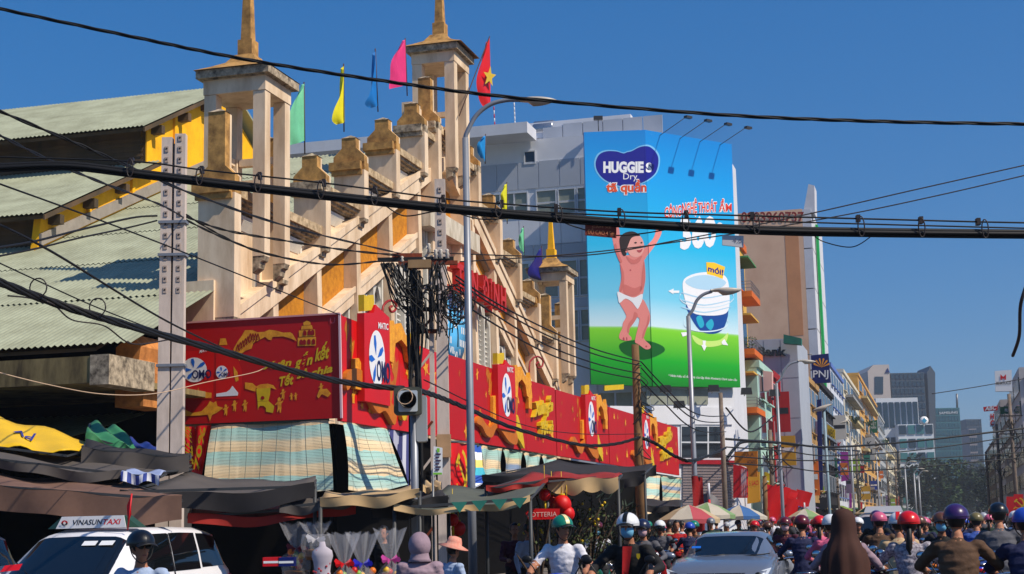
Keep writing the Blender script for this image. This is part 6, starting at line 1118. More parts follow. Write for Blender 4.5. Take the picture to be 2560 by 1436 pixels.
for q4, txs, lab, mm, tm in (([(1463, 562), (1541, 564), (1541, 595), (1463, 588)], [('ĐỘ CAO 4,5m', (1469, 585), (1536, 590), (1469, 574)), ('CẤM XE', (1480, 570), (1528, 572), (1480, 565))], 'rust brown height limit plate hung on the cable before the poster edge', mat('plate_rust', (122, 44, 26), .7, var=.15, sc=8), flat('plate_tan', (206, 130, 84), .6)), ([(1806, 588), (1859, 590), (1859, 619), (1806, 613)], [('4,5', (1832, 606), (1854, 608), (1832, 596))], 'pale grey plate hung on the cable at the right poster edge', flat('plate_pale', (196, 196, 200), .5), flat('plate_ink', (110, 110, 130), .5))):
    pl = PL(at(1500, 580, 13.0), V((0, -1, 0))); q = [pl.hit(x, y) for x, y in q4]; t = thing('hanging_plate', lab, 'sign', q[0]); b = S(); b.prism(q, (0, .02, 0)); b.ob('plate', mm, t)
    for tx, a, c, tp in txs: b = S(); text_px(b, pl, tx, a, c, tp, off=.004); b.ob('lettering', tm, t, kind='stuff')
# ================================================================ awnings, parasols and stalls in front of the market
m_gf = mat('canvas_grey', (84, 78, 74), .85, var=.12, sc=1.5); m_bf = mat('canvas_brown', (112, 84, 70), .85, var=.12, sc=1.5, c2=(90, 66, 56), c2amt=.4); m_df = mat('canvas_dark', (40, 38, 40), .85, var=.2, sc=1.5); m_bef = mat('canvas_beige', (196, 164, 118), .85, var=.08, sc=1.5); m_rdf = mat('canvas_red', (150, 34, 24), .8, var=.15, sc=1.5); m_gng = mat('canvas_green_grey', (88, 92, 82), .85, var=.15, sc=1); m_yf = mat('tarp_yellow', (232, 186, 20), .45, var=.08, sc=1.2, bump=.1); m_gnt = mat('tarp_green', (60, 130, 84), .5, var=.2, sc=3); m_blt = mat('tarp_blue', (24, 52, 130), .5, var=.2, sc=3)
m_pole = flat('awning_pole', (58, 60, 62), .5)
gA = 'market stall awnings'
def canopy(lab, c4, m, sag=.12, val=None, poles=(0, 1), scal=0, vm=None, nu=12, rip=.025, name='awning', grp=gA, seed=0, cat='awning'):
    A_, B_, C_, D_ = [at(*p) for p in c4]; t = thing(name, lab, cat, (A_ + B_ + C_ + D_) / 4, grp); rnd = random.Random(seed + int(c4[0][0])); ph = rnd.random() * 6
    def fn(u, v): p = A_.lerp(B_, u).lerp(D_.lerp(C_, u), v); return p + V((0, 0, -sag * 4 * u * (1 - u) - sag * .8 * 4 * v * (1 - v) + rip * math.sin(11 * u + 5 * v + ph)))
    b = S(); b.grid(fn, nu, 8, thick=(0, 0, -.015)); b.ob('canvas', m, t)
    if val:
        def fv(u, v): p = fn(u, 0); d = val * (1 + (.3 * abs(math.sin(u * scal * math.pi)) if scal else .12 * math.sin(7 * u + ph))); return p + V((0, -.02 - .05 * v * math.sin(13 * u + ph), -d * v - .005))
        b = S(); b.grid(fv, max(24, scal * 5), 4); b.ob('valance', vm or m, t)
    cs = [A_, B_, C_, D_]
    b = S(); b.bar(A_ + V((0, .02, -.05)), B_ + V((0, .02, -.05)), .04, .04); b.ob('front_rail', m_pole, t)
    for i in poles: b = S(); b.tube([cs[i] + V((0, .05, -.02)), V((cs[i].x, cs[i].y + .05, 0))], .03, 6); b.ob('pole', m_pole, t)
    for i, j in ((0, 3), (1, 2)): b = S(); b.bar(cs[i] + V((0, 0, -.06)), cs[j] + V((0, 0, -.06)), .03, .03); b.ob('rafter', m_pole, t)
    return t, fn
ty, fy = canopy('bright yellow plastic tarp with upside down blue letters at the left edge', [(-30, 1108, 25), (165, 1132, 25), (258, 1108, 27), (-30, 1032, 28)], m_yf, .02, None, (), name='tarpaulin', rip=.05, grp='plastic tarps', cat='tarp')
b = S(); vs_, fs_, _ = text_geo('PV', bold=.02)
b.add([fy(.47 - .2 * v.x, .72 - .32 * v.y * .9) + V((0, -.02, .03)) for v in vs_], fs_); b.ob('lettering', flat('tarp_letter_blue', (40, 50, 140), .5), ty)
canopy('crumpled green plastic tarp behind the yellow one', [(215, 1085, 26.8), (345, 1122, 26.8), (300, 1070, 28.3), (225, 1052, 28.3)], m_gnt, .02, .15, (), name='tarpaulin', rip=.06, grp='plastic tarps', cat='tarp')
canopy('dark blue plastic tarp beside the twin pole foot', [(315, 1108, 27.4), (400, 1132, 27.4), (395, 1112, 28.6), (325, 1095, 28.6)], m_blt, .03, .25, (), name='tarpaulin', rip=.04, grp='plastic tarps', cat='tarp')
canopy('wide grey brown awning under the yellow tarp', [(-30, 1138, 23.5), (310, 1178, 23.5), (480, 1165, 26), (-30, 1105, 26)], m_gf, .08, .14, (1,))
canopy('dark awning edge left of the large striped blind', [(205, 1115, 25.5), (474, 1140, 25.5), (478, 1132, 26.5), (215, 1100, 26.5)], m_df, .05, .28, (), vm=m_gf)
canopy('blue and white striped cloth edge under the grey awning', [(303, 1180, 23.2), (400, 1184, 23.2), (415, 1176, 23.6), (310, 1172, 23.6)], mat('cloth_blue_white_check', (150, 164, 200), .8), .02, .14, (), vm=striped('valance_blue_white', [(220, 222, 230), (50, 70, 150)], .12, 'X'))
canopy('brown canvas awning with a deep fold in front of the taxi roof', [(-30, 1206, 21.6), (455, 1242, 21.6), (310, 1196, 24), (-30, 1180, 24)], m_bf, .06, .37, ())
canopy('large dark grey canvas awning reaching to the beige one', [(300, 1222, 22.5), (786, 1208, 22.5), (790, 1192, 26), (470, 1180, 26)], m_gf, .1, .25, (1,), vm=m_df)
canopy('short grey awning piece right of the large dark grey one', [(700, 1262, 22.5), (880, 1240, 22.5), (880, 1228, 25), (720, 1240, 25)], m_gf, .06, .12, ())
canopy('deep red canopy hanging low over the dark stalls', [(470, 1284, 22.6), (890, 1254, 22.6), (880, 1236, 26), (480, 1258, 26)], m_rdf, .1, .14, ())
canopy('beige canvas awning with sagging edge left of the signal pole', [(800, 1240, 22), (1048, 1224, 22), (1040, 1212, 25), (815, 1228, 25)], m_bef, .05, .14, (0, 1))
canopy('dark grey awning flap under the signal pole', [(930, 1262, 22.5), (1120, 1235, 22.5), (1100, 1222, 25.5), (930, 1240, 25.5)], m_df, .05, .2, (1,))
canopy('grey green canopy with teal pennants right of the signal pole', [(985, 1262, 22), (1325, 1238, 22), (1370, 1190, 26), (1120, 1215, 26)], m_gng, .1, .09, (0, 1), vm=m_bef)
tA = [o for o in COL.objects if o.get('label', '').startswith('grey green canopy')][0]
for i in range(4):
    x = 1128 + i * 50; p = at(x, 1266 - (x - 985) * .07, 21.9); b = S(); b.prism([p, p + V((.23, 0, .0)), p + V((.12, 0, -.15))], (0, .01, 0)); b.ob('pennant', mat('pennant_teal', (40, 120, 104), .7), tA)
canopy('long rust red awning before the pale row of blinds', [(1215, 1215, 25), (1370, 1195, 25), (1550, 1180, 30), (1330, 1182, 30)], m_rdf, .06, .08, (0,), vm=m_rdf)
canopy('rust red awning with scalloped cream edge', [(1368, 1196, 26), (1545, 1190, 26), (1555, 1180, 29), (1380, 1180, 29)], m_rdf, .03, .2, (0, 1), scal=4, vm=m_bef)
canopy('black pointed awning under the long red boards', [(1205, 1185, 34), (1612, 1178, 34), (1632, 1160, 40), (1395, 1150, 40)], m_df, .1, .15, (1,))
canopy('black triangular flap at the foot of the wooden pole', [(1560, 1195, 44), (1640, 1160, 44), (1630, 1172, 47), (1560, 1180, 47)], m_df, .05, .3, ())
canopy('small beige awning behind the notice beside the concrete pole', [(1058, 1215, 25), (1102, 1212, 25), (1102, 1200, 26), (1062, 1203, 26)], m_bef, .02, .1, ())
canopy('dark awning over the far market stalls', [(1600, 1262, 52), (1700, 1265, 52), (1705, 1250, 56), (1605, 1245, 56)], m_df, .05, .2, (0, 1))
def parasol(lab, x, yt, Y, R, cols, tilt=0, n=8):
    top = at(x, yt, Y); t = thing('parasol', lab, 'parasol', V((top.x, top.y, 0)), 'market parasols'); H = top.z; R_ = Matrix.Rotation(tilt, 3, 'Y')
    for i in range(n):
        a0, a1 = 2 * math.pi * i / n, 2 * math.pi * (i + 1) / n; P = lambda a, r, z: V((0, 0, H)) + R_ @ V((r * math.cos(a), r * math.sin(a), z)); am = (a0 + a1) / 2
        b = S(); b.add([P(a0, 0, 0), P(a0, R * .5, -R * .17), P(am, R * .48, -R * .19), P(a1, R * .5, -R * .17), P(a0, R, -R * .46), P(am, R * .95, -R * .48), P(a1, R, -R * .46), P(a0, R, -R * .6), P(am, R * .95, -R * .62), P(a1, R, -R * .6)], [(0, 1, 2), (0, 2, 3), (1, 4, 5, 2), (2, 5, 6, 3), (4, 7, 8, 5), (5, 8, 9, 6)]); b.ob('parasol_panel', cols[i % len(cols)], t, local=True)
        b = S(); b.tube([P(a0, R * .05, -.08), P(a0, R * .98, -R * .48)], .012, 4); b.ob('rib', m_pole, t, local=True)
    b = S(); b.tube([V((0, 0, 0)), V((0, 0, H))], .03, 6); b.ob('pole', m_pole, t, local=True); b = S(); b.lathe([(.3, 0), (.3, .08), (.06, .14)], (0, 0, 0), 14); b.ob('base', m_pole, t, local=True)
pw, pp, pg, pb2, py_ = flat('parasol_white', (180, 172, 156), .8), flat('parasol_pink', (170, 70, 78), .8), flat('parasol_green', (118, 148, 98), .8), flat('parasol_blue', (52, 96, 150), .8), flat('parasol_cream', (180, 158, 124), .8)
parasol('white and pink parasol left of the second lamp post', 1722, 1262, 45, .9, [py_, pw, pp, py_])
parasol('pale green and white parasol right of the second lamp post', 1768, 1256, 50, .9, [pw, pg])
parasol('blue and white parasol beside the blue striped post', 1848, 1262, 56, .9, [pb2, pw])
parasol('small cream parasol behind the blue one', 1868, 1270, 62, .8, [py_, pw])
parasol('pale green parasol farther down the street', 2012, 1272, 80, .9, [pg, py_, pw])
parasol('cream parasol among the red banners', 2168, 1268, 140, 1.2, [py_]); parasol('white parasol near the end of the red banners', 2205, 1272, 150, 1.2, [pw])
# goods: wrapped gift baskets, boxes, lanterns, pot plants
m_cel = mat('cellophane', (226, 226, 232), .1, alpha=.14, var=0, spec=1); m_tr = flat('table_wood', (58, 40, 28), .8)
def table(x, y, Y, w, d, lab, m=m_tr):
    c = at(x, y, Y); t = thing('stall_table', lab, 'table', V((c.x, c.y, 0)), 'stall tables'); z = c.z; b = S(); b.box(-w / 2, w / 2, -d / 2, d / 2, z - .05, z); b.ob('table_top', m, t, local=True)
    for sx in (-1, 1):
        for sy in (-1, 1): b = S(); b.box(sx * (w / 2 - .08) - .03, sx * (w / 2 - .08) + .03, sy * (d / 2 - .08) - .03, sy * (d / 2 - .08) + .03, 0, z - .051); b.ob('leg', m, t, local=True)
    return t, c
table(700, 1452, 21, 2.2, .8, 'stall table carrying the red and blue boxes', m_tr); table(880, 1510, 21.5, 2.4, .8, 'stall table carrying the wrapped gift baskets'); table(600, 1470, 24, 1.6, .8, 'plain stall table in deep shade beside the taxi')
table(1240, 1440, 24, 1.8, .8, 'low dark stall table behind the straw hat'); table(1420, 1460, 27, 2.0, .8, 'stall table under the grey pot shrubs')
def basket(x, yb, Y, h, bow, lab, fr):
    p = at(x, yb, Y); t = thing('gift_basket', lab, 'gift basket', p, 'cellophane wrapped gift baskets'); b = S(); b.lathe([(.14, 0), (.17, .12), (.19, .14), (.12, .15)], (0, 0, 0), 14); b.ob('basket', mat('wicker', (120, 80, 40), .8, var=.2, sc=20), t, local=True)
    for i in range(9 if fr else 0):
        a = i * 2.4; r = .04 + .012 * i; b = S(); b.ball((r * math.cos(a), r * math.sin(a), .2 + .03 * i), .05, n=8, m=6); b.ob('fruit', fr[i % len(fr)], t, local=True)
    N = 14; prof = [(.19, .05), (.22, .2), (.2, .36), (.05, h * .56), (.05, h * .6), (.14, h * .85), (.2, h)]; b = S(); b.smooth = False; P = []
    for k_, (r, z) in enumerate(prof):
        for j in range(N): a = 2 * math.pi * j / N; rr = r * (1 + (.25 if j % 2 else -.12) * (k_ > 3)); P.append(V((rr * math.cos(a), rr * math.sin(a), z + (.05 if j % 2 and k_ == 6 else 0))))
    b.add(P, [(i * N + j, i * N + (j + 1) % N, (i + 1) * N + (j + 1) % N, (i + 1) * N + j) for i in range(len(prof) - 1) for j in range(N)]); b.ob('cellophane_wrap', m_cel, t, local=True)
    b = S()
    for i in range(7): a = i * .9; d = V((math.cos(a), math.sin(a) - .4, .3 * math.sin(i * 2))) * .12; z = V((0, 0, h * .58)); b.add([z, z + d + V((0, 0, .04)), z + d * 1.2, z + d - V((0, 0, .04))], [(0, 1, 2, 3)])
    b.ob('bow', bow, t, local=True)
fa = [flat('fruit_red', (190, 30, 20), .4), flat('fruit_yellow', (214, 170, 40), .4), flat('fruit_green', (120, 160, 50), .4), flat('fruit_orange', (220, 110, 20), .4)]
basket(862, 1510, 21, .92, flat('bow_red', (200, 14, 20), .4), 'gift basket in clear wrap with a big red bow', fa); basket(908, 1510, 21.2, .93, flat('bow_blue', (40, 40, 180), .4), 'gift basket in clear wrap with a blue bow', fa[1:]); basket(978, 1500, 21.6, .95, flat('bow_pink', (190, 70, 150), .4), 'gift basket in clear wrap with a dull pink bow', fa[:2]); basket(740, 1452, 22.5, .8, flat('bow_maroon', (120, 20, 40), .4), 'dim gift basket with a dark red bow deep in the stall', fa); basket(790, 1400, 22, .5, flat('bow_silver', (200, 200, 206), .3), 'empty bunch of clear wrap standing behind the white blouse', [])
for x, y, m, lab in ((680, 1412, m_re, 'red carton on the stall table'), (718, 1412, m_nv, 'blue carton with white marks beside the red one')):
    p = at(x, y, 21); t = thing('carton', lab, 'box', p, 'cartons on the stall table'); b = S(); b.box(-.11, .11, -.1, .1, -.02, .1); b.ob('box', m, t, local=True); b = S(); b.box(-.1, .1, -.103, -.1005, .02, .05); b.ob('printed_band', m_w2, t, local=True)
p = at(806, 1436, 20.8); t = thing('dress_form', 'headless dress form in a white blouse with red flowers', 'dress form', V((p.x, p.y, 0))); t.scale = (1.0, 1.0, 1.08); b = S(); b.tube([V((0, 0, 0)), V((0, 0, .9))], .03, 8); b.lathe([(.22, 0), (.2, .03), (.04, .06)], (0, 0, 0), 12); b.ob('stand', m_pole, t, local=True)
b = S(); b.lathe([(.19, .74), (.15, .88), (.105, 1.03), (.12, 1.14), (.145, 1.22), (.13, 1.29), (.05, 1.34), (.035, 1.40)], (0, 0, 0), 18, sy=.62); bt = b.ob('blouse', mat('blouse_white', (176, 168, 178), .8, var=.05, sc=6), t, local=True)
for i in range(22): a, z = random.uniform(3.3, 6.1), random.uniform(.78, 1.3); r = .118 + .02 * math.sin(z * 9); q = V((r * math.cos(a), r * .62 * math.sin(a) - .012, z)); b = S(); b.ball(q, .016, .006, .015, 8, 5); b.ob('printed_flower', mat('flower_dull_red', (170, 50, 60), .7), bt, local=True)
for i, (x, y, Y, r, lab) in enumerate(((1132, 1300, 25, .1, 'upper red paper lantern hanging near the straw hat'), (1146, 1322, 25.2, .12, 'lower red paper lantern hanging near the straw hat'), (1405, 1262, 26, .16, 'large red balloon lantern in the shrub'), (1362, 1238, 26, .1, 'small red lantern at the shrub top'), (1418, 1285, 26, .13, 'round red lantern right in the shrub'), (1380, 1255, 26.2, .12, 'red lantern in the middle of the shrub'))):
    p = at(x, y, Y); t = thing('paper_lantern', lab, 'lantern', p, 'red lanterns'); b = S(); b.ball((0, 0, 0), r, r, r * 1.05, 14, 10); b.ob('lantern_body', mat('lantern_red', (206, 14, 14), .5, var=.05), t, local=True); b = S(); b.lathe([(r * .35, r * .95), (r * .35, r * 1.15)], (0, 0, 0), 10); b.tube([V((0, 0, r)), V((0, 0, r + .4))], .006, 4); b.tube([V((0, 0, -r)), V((0, 0, -r - .15))], .02, 5); b.ob('cap_and_tassel', m_yel, t, local=True)
pl = PL(at(1360, 1290, 25.6), V((0, -1, 0))); q = [pl.hit(*c) for c in ((1313, 1282), (1325, 1272), (1400, 1272), (1398, 1298), (1322, 1300))]; t = thing('shop_sign', 'glossy red sign with pale lettering among the shrubs', 'sign', q[0]); b = S(); b.prism(q, (0, .08, 0)); b.ob('sign_panel', m_red2, t); b = S(); text_px(b, pl, 'LOTTERIA', (1320, 1293), (1392, 1291), (1320, 1281), off=.006); b.ob('lettering', flat('letter_pink', (236, 190, 180), .5), t)
m_twig = mat('twig', (70, 56, 44), .9)
def shrub(lab, x, yt, Y, w, h, m, n, spiky=False, fl=None):
    c = at(x, 1300, Y); c.z = 0; zt = at(x, yt, Y).z; t = thing('potted_shrub', lab, 'plant', c, 'potted shrubs in front of the market'); z0 = max(.45, zt - h)
    b = S(); b.lathe([(.2, 0), (.3, .45), (.33, .45), (.26, .4)], (0, 0, 0), 14); b.ob('pot', mat('glazed_pot', (110, 60, 40), .4), t, local=True)
    b = S(); tips = []
    for i in range(14):
        a = random.random() * 6.28; e = V((math.cos(a) * w * random.uniform(.1, .5), math.sin(a) * w * .4, random.uniform(z0 + .2 * h, zt))); b.tube(cr([V((0, 0, .4)), V((e.x * .35, e.y * .35, (e.z + .4) / 2)), e], 3), [.02] * 6 + [.006], 5); tips.append(e)
    b.ob('branches', m_twig, t, local=True, kind='stuff'); b = S()
    for i in range(n):
        e = random.choice(tips); k_ = random.uniform(.45, 1.02); p = V((e.x * k_, e.y * k_, .4 + (e.z - .4) * k_)) + V((random.gauss(0, .07), random.gauss(0, .07), random.gauss(0, .06))); d = V((random.uniform(-1, 1), random.uniform(-1, 1), random.uniform(-.8, 1))).normalized(); s_ = d.cross(V((.3, .2, 1))).normalized(); l = .3 if spiky else .075; ww = .02 if spiky else .024
        b.add([p, p + d * l * .5 + s_ * ww, p + d * l, p + d * l * .5 - s_ * ww], [(0, 1, 2, 3)])
    b.ob('leaves', m, t, local=True, kind='stuff')
    if fl:
        b = S()
        for i in range(40): e = random.choice(tips); p = e * random.uniform(.75, 1) + V((random.gauss(0, .06), random.gauss(0, .06), random.gauss(0, .08))); b.ball(p, .026, n=6, m=4)
        b.ob('blossoms', fl, t, local=True, kind='stuff')
shrub('twiggy shrub with yellow blossoms behind the white T-shirt rider', 1400, 1215, 27, 1.7, 1.4, mat('leaf_shrub', (70, 84, 40), .8, var=.3, sc=5), 500, fl=m_yel); shrub('bushy grey green shrub right of the blossoming one', 1470, 1235, 28, 1.4, 1.3, mat('leaf_olive', (52, 64, 40), .8, var=.3, sc=5), 900); shrub('dark spiky palm like plant under the black awning', 1545, 1225, 32, 1.8, 1.6, mat('leaf_dark_palm', (34, 50, 28), .7, var=.3, sc=5), 600, True); shrub('leafless twiggy shrub beside the hanging lanterns', 1345, 1255, 26, 1.0, 1.2, mat('leaf_shrub', (70, 84, 40), .8, var=.3, sc=5), 120)
shrub('low dark shrub at the foot of the wooden pole', 1590, 1262, 47, 1.6, 1.2, mat('leaf_dark_palm', (34, 50, 28), .7, var=.3, sc=5), 500)
# crates and sacks in the shade
for i in range(12):
    x, Y = random.uniform(500, 1350), random.uniform(22, 27); p = ground(x, 0, Y); cm = [flat('crate_red', (120, 22, 18), .6), flat('crate_blue', (24, 44, 100), .6), flat('crate_green', (26, 80, 40), .6), mat('sack_tan', (130, 104, 70), .9)][i % 4]
    t = thing('goods_crate', ['red', 'blue', 'green', 'tan'][i % 4] + ' crate in the stall shade, number of spots from the taxi: ' + ['nearest', 'next', 'third', 'fourth', 'fifth', 'sixth', 'seventh', 'eighth', 'ninth', 'tenth', 'eleventh', 'last'][i], 'crate', p, 'crates in the stall shade'); b = S()
    for k_ in range(4): b.box(-.25, .25, -.18, -.16, .02 + k_ * .08, .075 + k_ * .08); b.box(-.25, .25, .16, .18, .02 + k_ * .08, .075 + k_ * .08); b.box(-.25, -.23, -.16, .16, .02 + k_ * .08, .075 + k_ * .08); b.box(.23, .25, -.16, .16, .02 + k_ * .08, .075 + k_ * .08)
    b.box(-.24, .24, -.17, .17, 0, .019); b.ob('crate_slats', cm, t, local=True, kind='stuff')
# ================================================================ cars
m_tyre = mat('tyre_rubber', (22, 22, 23), .85); m_rim = flat('rim_alloy', (150, 152, 156), .35, metal=.8); m_chr = flat('chrome', (200, 202, 206), .12, metal=1.0); m_blkp = flat('black_plastic', (18, 18, 19), .45)
m_cgl = flat('car_glass', (14, 18, 22), .04, spec=.9); m_hl = flat('headlight_glass', (206, 214, 222), .08, spec=.9); m_trl = flat('tail_red', (150, 8, 8), .2)
class Car:
    """stations along the car (front first): y, half width, sill z, belt z, roof half width, roof z (= belt z where there is no cabin)"""
    def __init__(s, st):
        s.P = []
        for y, hw, zs, zb, hr, zr in st:
            L = [V((hw * .86, y, zs)), V((hw * .97, y, zs + .08)), V((hw, y, zs + (zb - zs) * .45)), V((hw * .985, y, zs + (zb - zs) * .78)), V((hw * .94, y, zb))]
            if zr > zb + .04:
                a = V((hw * .92, y, zb + .02)); c = V((hr, y, zr - .07)); L += [a.lerp(c, .02), a.lerp(c, .5) + V((.012, 0, 0)), c, V((hr * .8, y, zr - .012)), V((0, y, zr))]
            else: L += [V((hw * .86, y, zb + .015)), V((hw * .75, y, zb + .03)), V((hw * .55, y, zb + .042)), V((hw * .3, y, zb + .05)), V((0, y, zb + .055))]
            s.P.append(L)
    def body(s):
        b = B(); n = len(s.P); k = len(s.P[0]); b.smooth = True
        for sg in (-1, 1):
            vs = [V((p.x * sg, p.y, p.z)) for L in s.P for p in L]; b.add(vs, [(i * k + j, i * k + j + 1, (i + 1) * k + j + 1, (i + 1) * k + j)[::sg] for i in range(n - 1) for j in range(k - 1)])
            for i in (0, n - 1): b.add([V((p.x * sg, p.y, p.z)) for p in s.P[i]] + [V((0, s.P[i][0].y, s.P[i][0].z))], [tuple(range(k + 1))])
        return b
    def at(s, i, j, sg=1):
        i0 = min(int(i), len(s.P) - 2); j0 = min(int(j), len(s.P[0]) - 2); a = s.P[i0][j0].lerp(s.P[i0][j0 + 1], j - j0); c = s.P[i0 + 1][j0].lerp(s.P[i0 + 1][j0 + 1], j - j0); p = a.lerp(c, i - i0); return V((p.x * sg, p.y, p.z))
    def patch(s, i0, i1, j0, j1, off, sg=1, n=5, mirror=False, i0t=None, i1t=None):
        """panel lying on the body between stations i0..i1 and profile rows j0..j1 (optionally slanted ends)"""
        b = B(); i0t = i0 if i0t is None else i0t; i1t = i1 if i1t is None else i1t
        def fn(u, v):
            q = lambda u_, v_: s.at((i0 + (i0t - i0) * v_) + ((i1 + (i1t - i1) * v_) - (i0 + (i0t - i0) * v_)) * u_, j0 + (j1 - j0) * v_, sg)
            p = q(u, v); e = .01; du = q(min(1, u + e), v) - q(max(0, u - e), v); dv = q(u, min(1, v + e)) - q(u, max(0, v - e)); nr = du.cross(dv); nr.normalize()
            if nr.x * sg + nr.z * .6 < 0: nr = -nr
            return p + nr * off
        b.grid(fn, n, n); return b
def wheel(t, x, y, r, w, name='wheel'):
    b = B(); b.lathe([(r * .62, -w / 2), (r * .93, -w / 2), (r, -w * .3), (r, w * .3), (r * .93, w / 2), (r * .62, w / 2)], (x, y, r), 24, axis='x'); o = b.ob(name, m_tyre, t, local=True)
    b = B(); b.lathe([(0, -w * .36), (r * .6, -w * .42), (r * .62, w * .42), (0, w * .36)], (x, y, r), 16, axis='x'); b.ob('rim', m_rim, o, local=True); return o
def glass_full(t, car, i0, i1, inset, name, m, off=.008):
    b = B(); k = len(car.P[0])
    def fn(u, v):
        x = (u - .5) * 2; sg = 1 if x >= 0 else -1; j = (k - 1) - abs(x) * (k - 1 - 6.85); i = i0 + inset + (i1 - i0 - 2 * inset) * v; p = car.at(i, j, sg); d = (car.at(i1, k - 1) - car.at(i0, k - 1)); nr = V((0, -d.z, d.y)).normalized(); nr = -nr if nr.z < 0 else nr; return p + nr * off
    b.grid(fn, 14, 5); return b.ob(name, m, t, local=True)
m_tw = mat('taxi_white', (226, 226, 230), .3, var=.02, sc=2, coat=.4)
def place(o, n, s, rot=0): o.location = W(n, s, 0.004); o.rotation_euler = (0, 0, -ANG + rot); BASE[o.name] = o.location.copy()
tx = thing('taxi', 'white taxi van with roof sign behind the helmeted rider at lower left', 'taxi')
ST = [(-2.2, .60, .28, .62, 0, .62), (-2.12, .78, .24, .74, 0, .74), (-1.9, .86, .22, .86, 0, .86), (-1.45, .88, .2, .96, 0, .96), (-1.12, .885, .2, 1.03, 0, 1.03), (-1.04, .885, .2, 1.04, .74, 1.09), (-.30, .885, .2, 1.05, .66, 1.66), (.1, .885, .2, 1.05, .67, 1.735), (.9, .885, .2, 1.06, .67, 1.75), (1.6, .88, .22, 1.08, .66, 1.735), (1.98, .87, .24, 1.1, .62, 1.68), (2.16, .84, .3, 1.1, .58, 1.42), (2.27, .78, .34, 1.0, 0, 1.0), (2.3, .7, .36, .72, 0, .72)]
C = Car(ST); C.body().ob('body', m_tw, tx, local=True)
glass_full(tx, C, 5, 6, .06, 'windscreen', m_cgl); 
for sg in (-1, 1):
    C.patch(5.75, 7.6, 5.15, 6.92, .006, sg, i0t=6.35, i1t=7.6).ob('door_window', m_cgl, tx, local=True); C.patch(7.66, 8.6, 5.15, 6.92, .006, sg).ob('door_window', m_cgl, tx, local=True); C.patch(8.68, 10.6, 5.2, 6.9, .006, sg, i1t=9.95).ob('rear_side_window', m_cgl, tx, local=True)
    C.patch(7.61, 7.65, 1, 6.9, .003, sg, n=8).ob('door_seam', m_blkp, tx, local=True); C.patch(5.8, 5.84, 1, 4.6, .003, sg, n=8).ob('door_seam', m_blkp, tx, local=True)
    for i in (7.3, 8.45): C.patch(i, i + .18, 3.2, 3.5, .02, sg).ob('door_handle', m_tw, tx, local=True)
    b = B(); b.ball((sg * 1.0, -.75, 1.12), .11, .06, .08); b.ob('wing_mirror', m_tw, tx, local=True)
    b = B(); b.ball((sg * .68, -2.02, .76), .2, .14, .1); b.ob('headlight', m_hl, tx, local=True)
    for y in (-1.38, 1.38): wheel(tx, sg * .8, y, .31, .2)
b = B(); b.box(-.5, .5, -2.235, -2.15, .5, .66); b.ob('grille', m_blkp, tx, local=True)
b = B(); b.tube([V((-.2, -1.08, 1.08)), V((-.7, -.72, 1.3))], .012, 5); b.ob('wiper', m_blkp, tx, local=True)
b = B(); b.prism([V((-.52, -.16, 1.74)), V((.52, -.16, 1.74)), V((.46, -.12, 1.9)), V((-.46, -.12, 1.9))], (0, .2, 0)); sgn = b.ob('roof_sign', flat('taxi_sign_white', (206, 206, 208), .35), tx, local=True)
for sx in (-1, 1): b = B(); b.prism([V((sx * .525, -.15, 1.74)), V((sx * .68, -.1, 1.74)), V((sx * .465, -.11, 1.9))], (0, .18, 0)); b.ob('sign_end', flat('taxi_sign_green', (40, 70, 56), .4), sgn, local=True)
for tt, x0, x1, m in (('VINASUN', -.28, .16, m_dkt), ('TAXI', .17, .43, m_re)): b = B(); text_on(b, tt, V((x0, -.150, 1.785)), V((x1, -.150, 1.785)), V((x0, -.1325, 1.855)), .002, bold=.015, shear=.12); b.ob('lettering', m, sgn, local=True, kind='stuff')
for k_, m in ((0, m_re), (1, m_dkt)): b = B(); c = V((-.39, -.158, 1.815)); a0 = math.pi * k_; b.poly([c + V((.05 * math.cos(a0 + a), -.004, .036 * math.sin(a0 + a))) for a in (i * math.pi / 10 for i in range(11))] + [c + V((.02 * math.cos(a0 + a), -.004, .02 * math.sin(a0 + a))) for a in (math.pi - i * math.pi / 10 for i in range(11))]); b.ob('sign_mark', m, sgn, local=True)
def side_text(t, tt, y0, y1, z0, z1, m, x=.9):
    b = B(); text_on(b, tt, V((x, y0, z0)), V((x, y1, z0)), V((x, y0, z1)), .004, bold=.02); b.ob('lettering', m, t, local=True, kind='stuff')
side_text(tx, '51A 862.84', 1.15, 1.85, .9, .99, m_dkt); b = B(); b.lathe([(0, 0), (.1, 0), (.1, .006), (0, .006)], (.886, 2.0, .95), 18, axis='x'); b.ob('number_disc', m_re, tx, local=True); side_text(tx, '7471', 1.93, 2.07, .92, .98, m_w2)
b = B(); b.poly([V((-.68, -1.09, 1.2)), V((-.42, -1.07, 1.22)), V((-.42, -1.0, 1.3)), V((-.66, -1.02, 1.28))]); b.ob('windscreen_sticker', m_re, tx, local=True)
for c in ((.1, .2), (.35, .2)): b = B(); b.poly([C.at(5 + q, 9) + V((c[0] + dx, -.012, .012)) for q, dx in ((.72, 0), (.72, .2), (.82, .2), (.82, 0))]); b.ob('windscreen_sticker', m_w2, tx, local=True)
b = B(); b.poly([V((.62, -.28, 1.79)), V((.60, -.28, 2.02)), V((.66, -.28, 2.16)), V((.67, -.28, 1.9))]); b.tube([V((.62, -.28, 1.7)), V((.67, -.28, 2.18))], .012, 5); pf = b.ob('pennant', m_re, tx, local=True)
place(tx, -11.15, 18.8); tx.scale = (1.03, 1.1, 1.01)
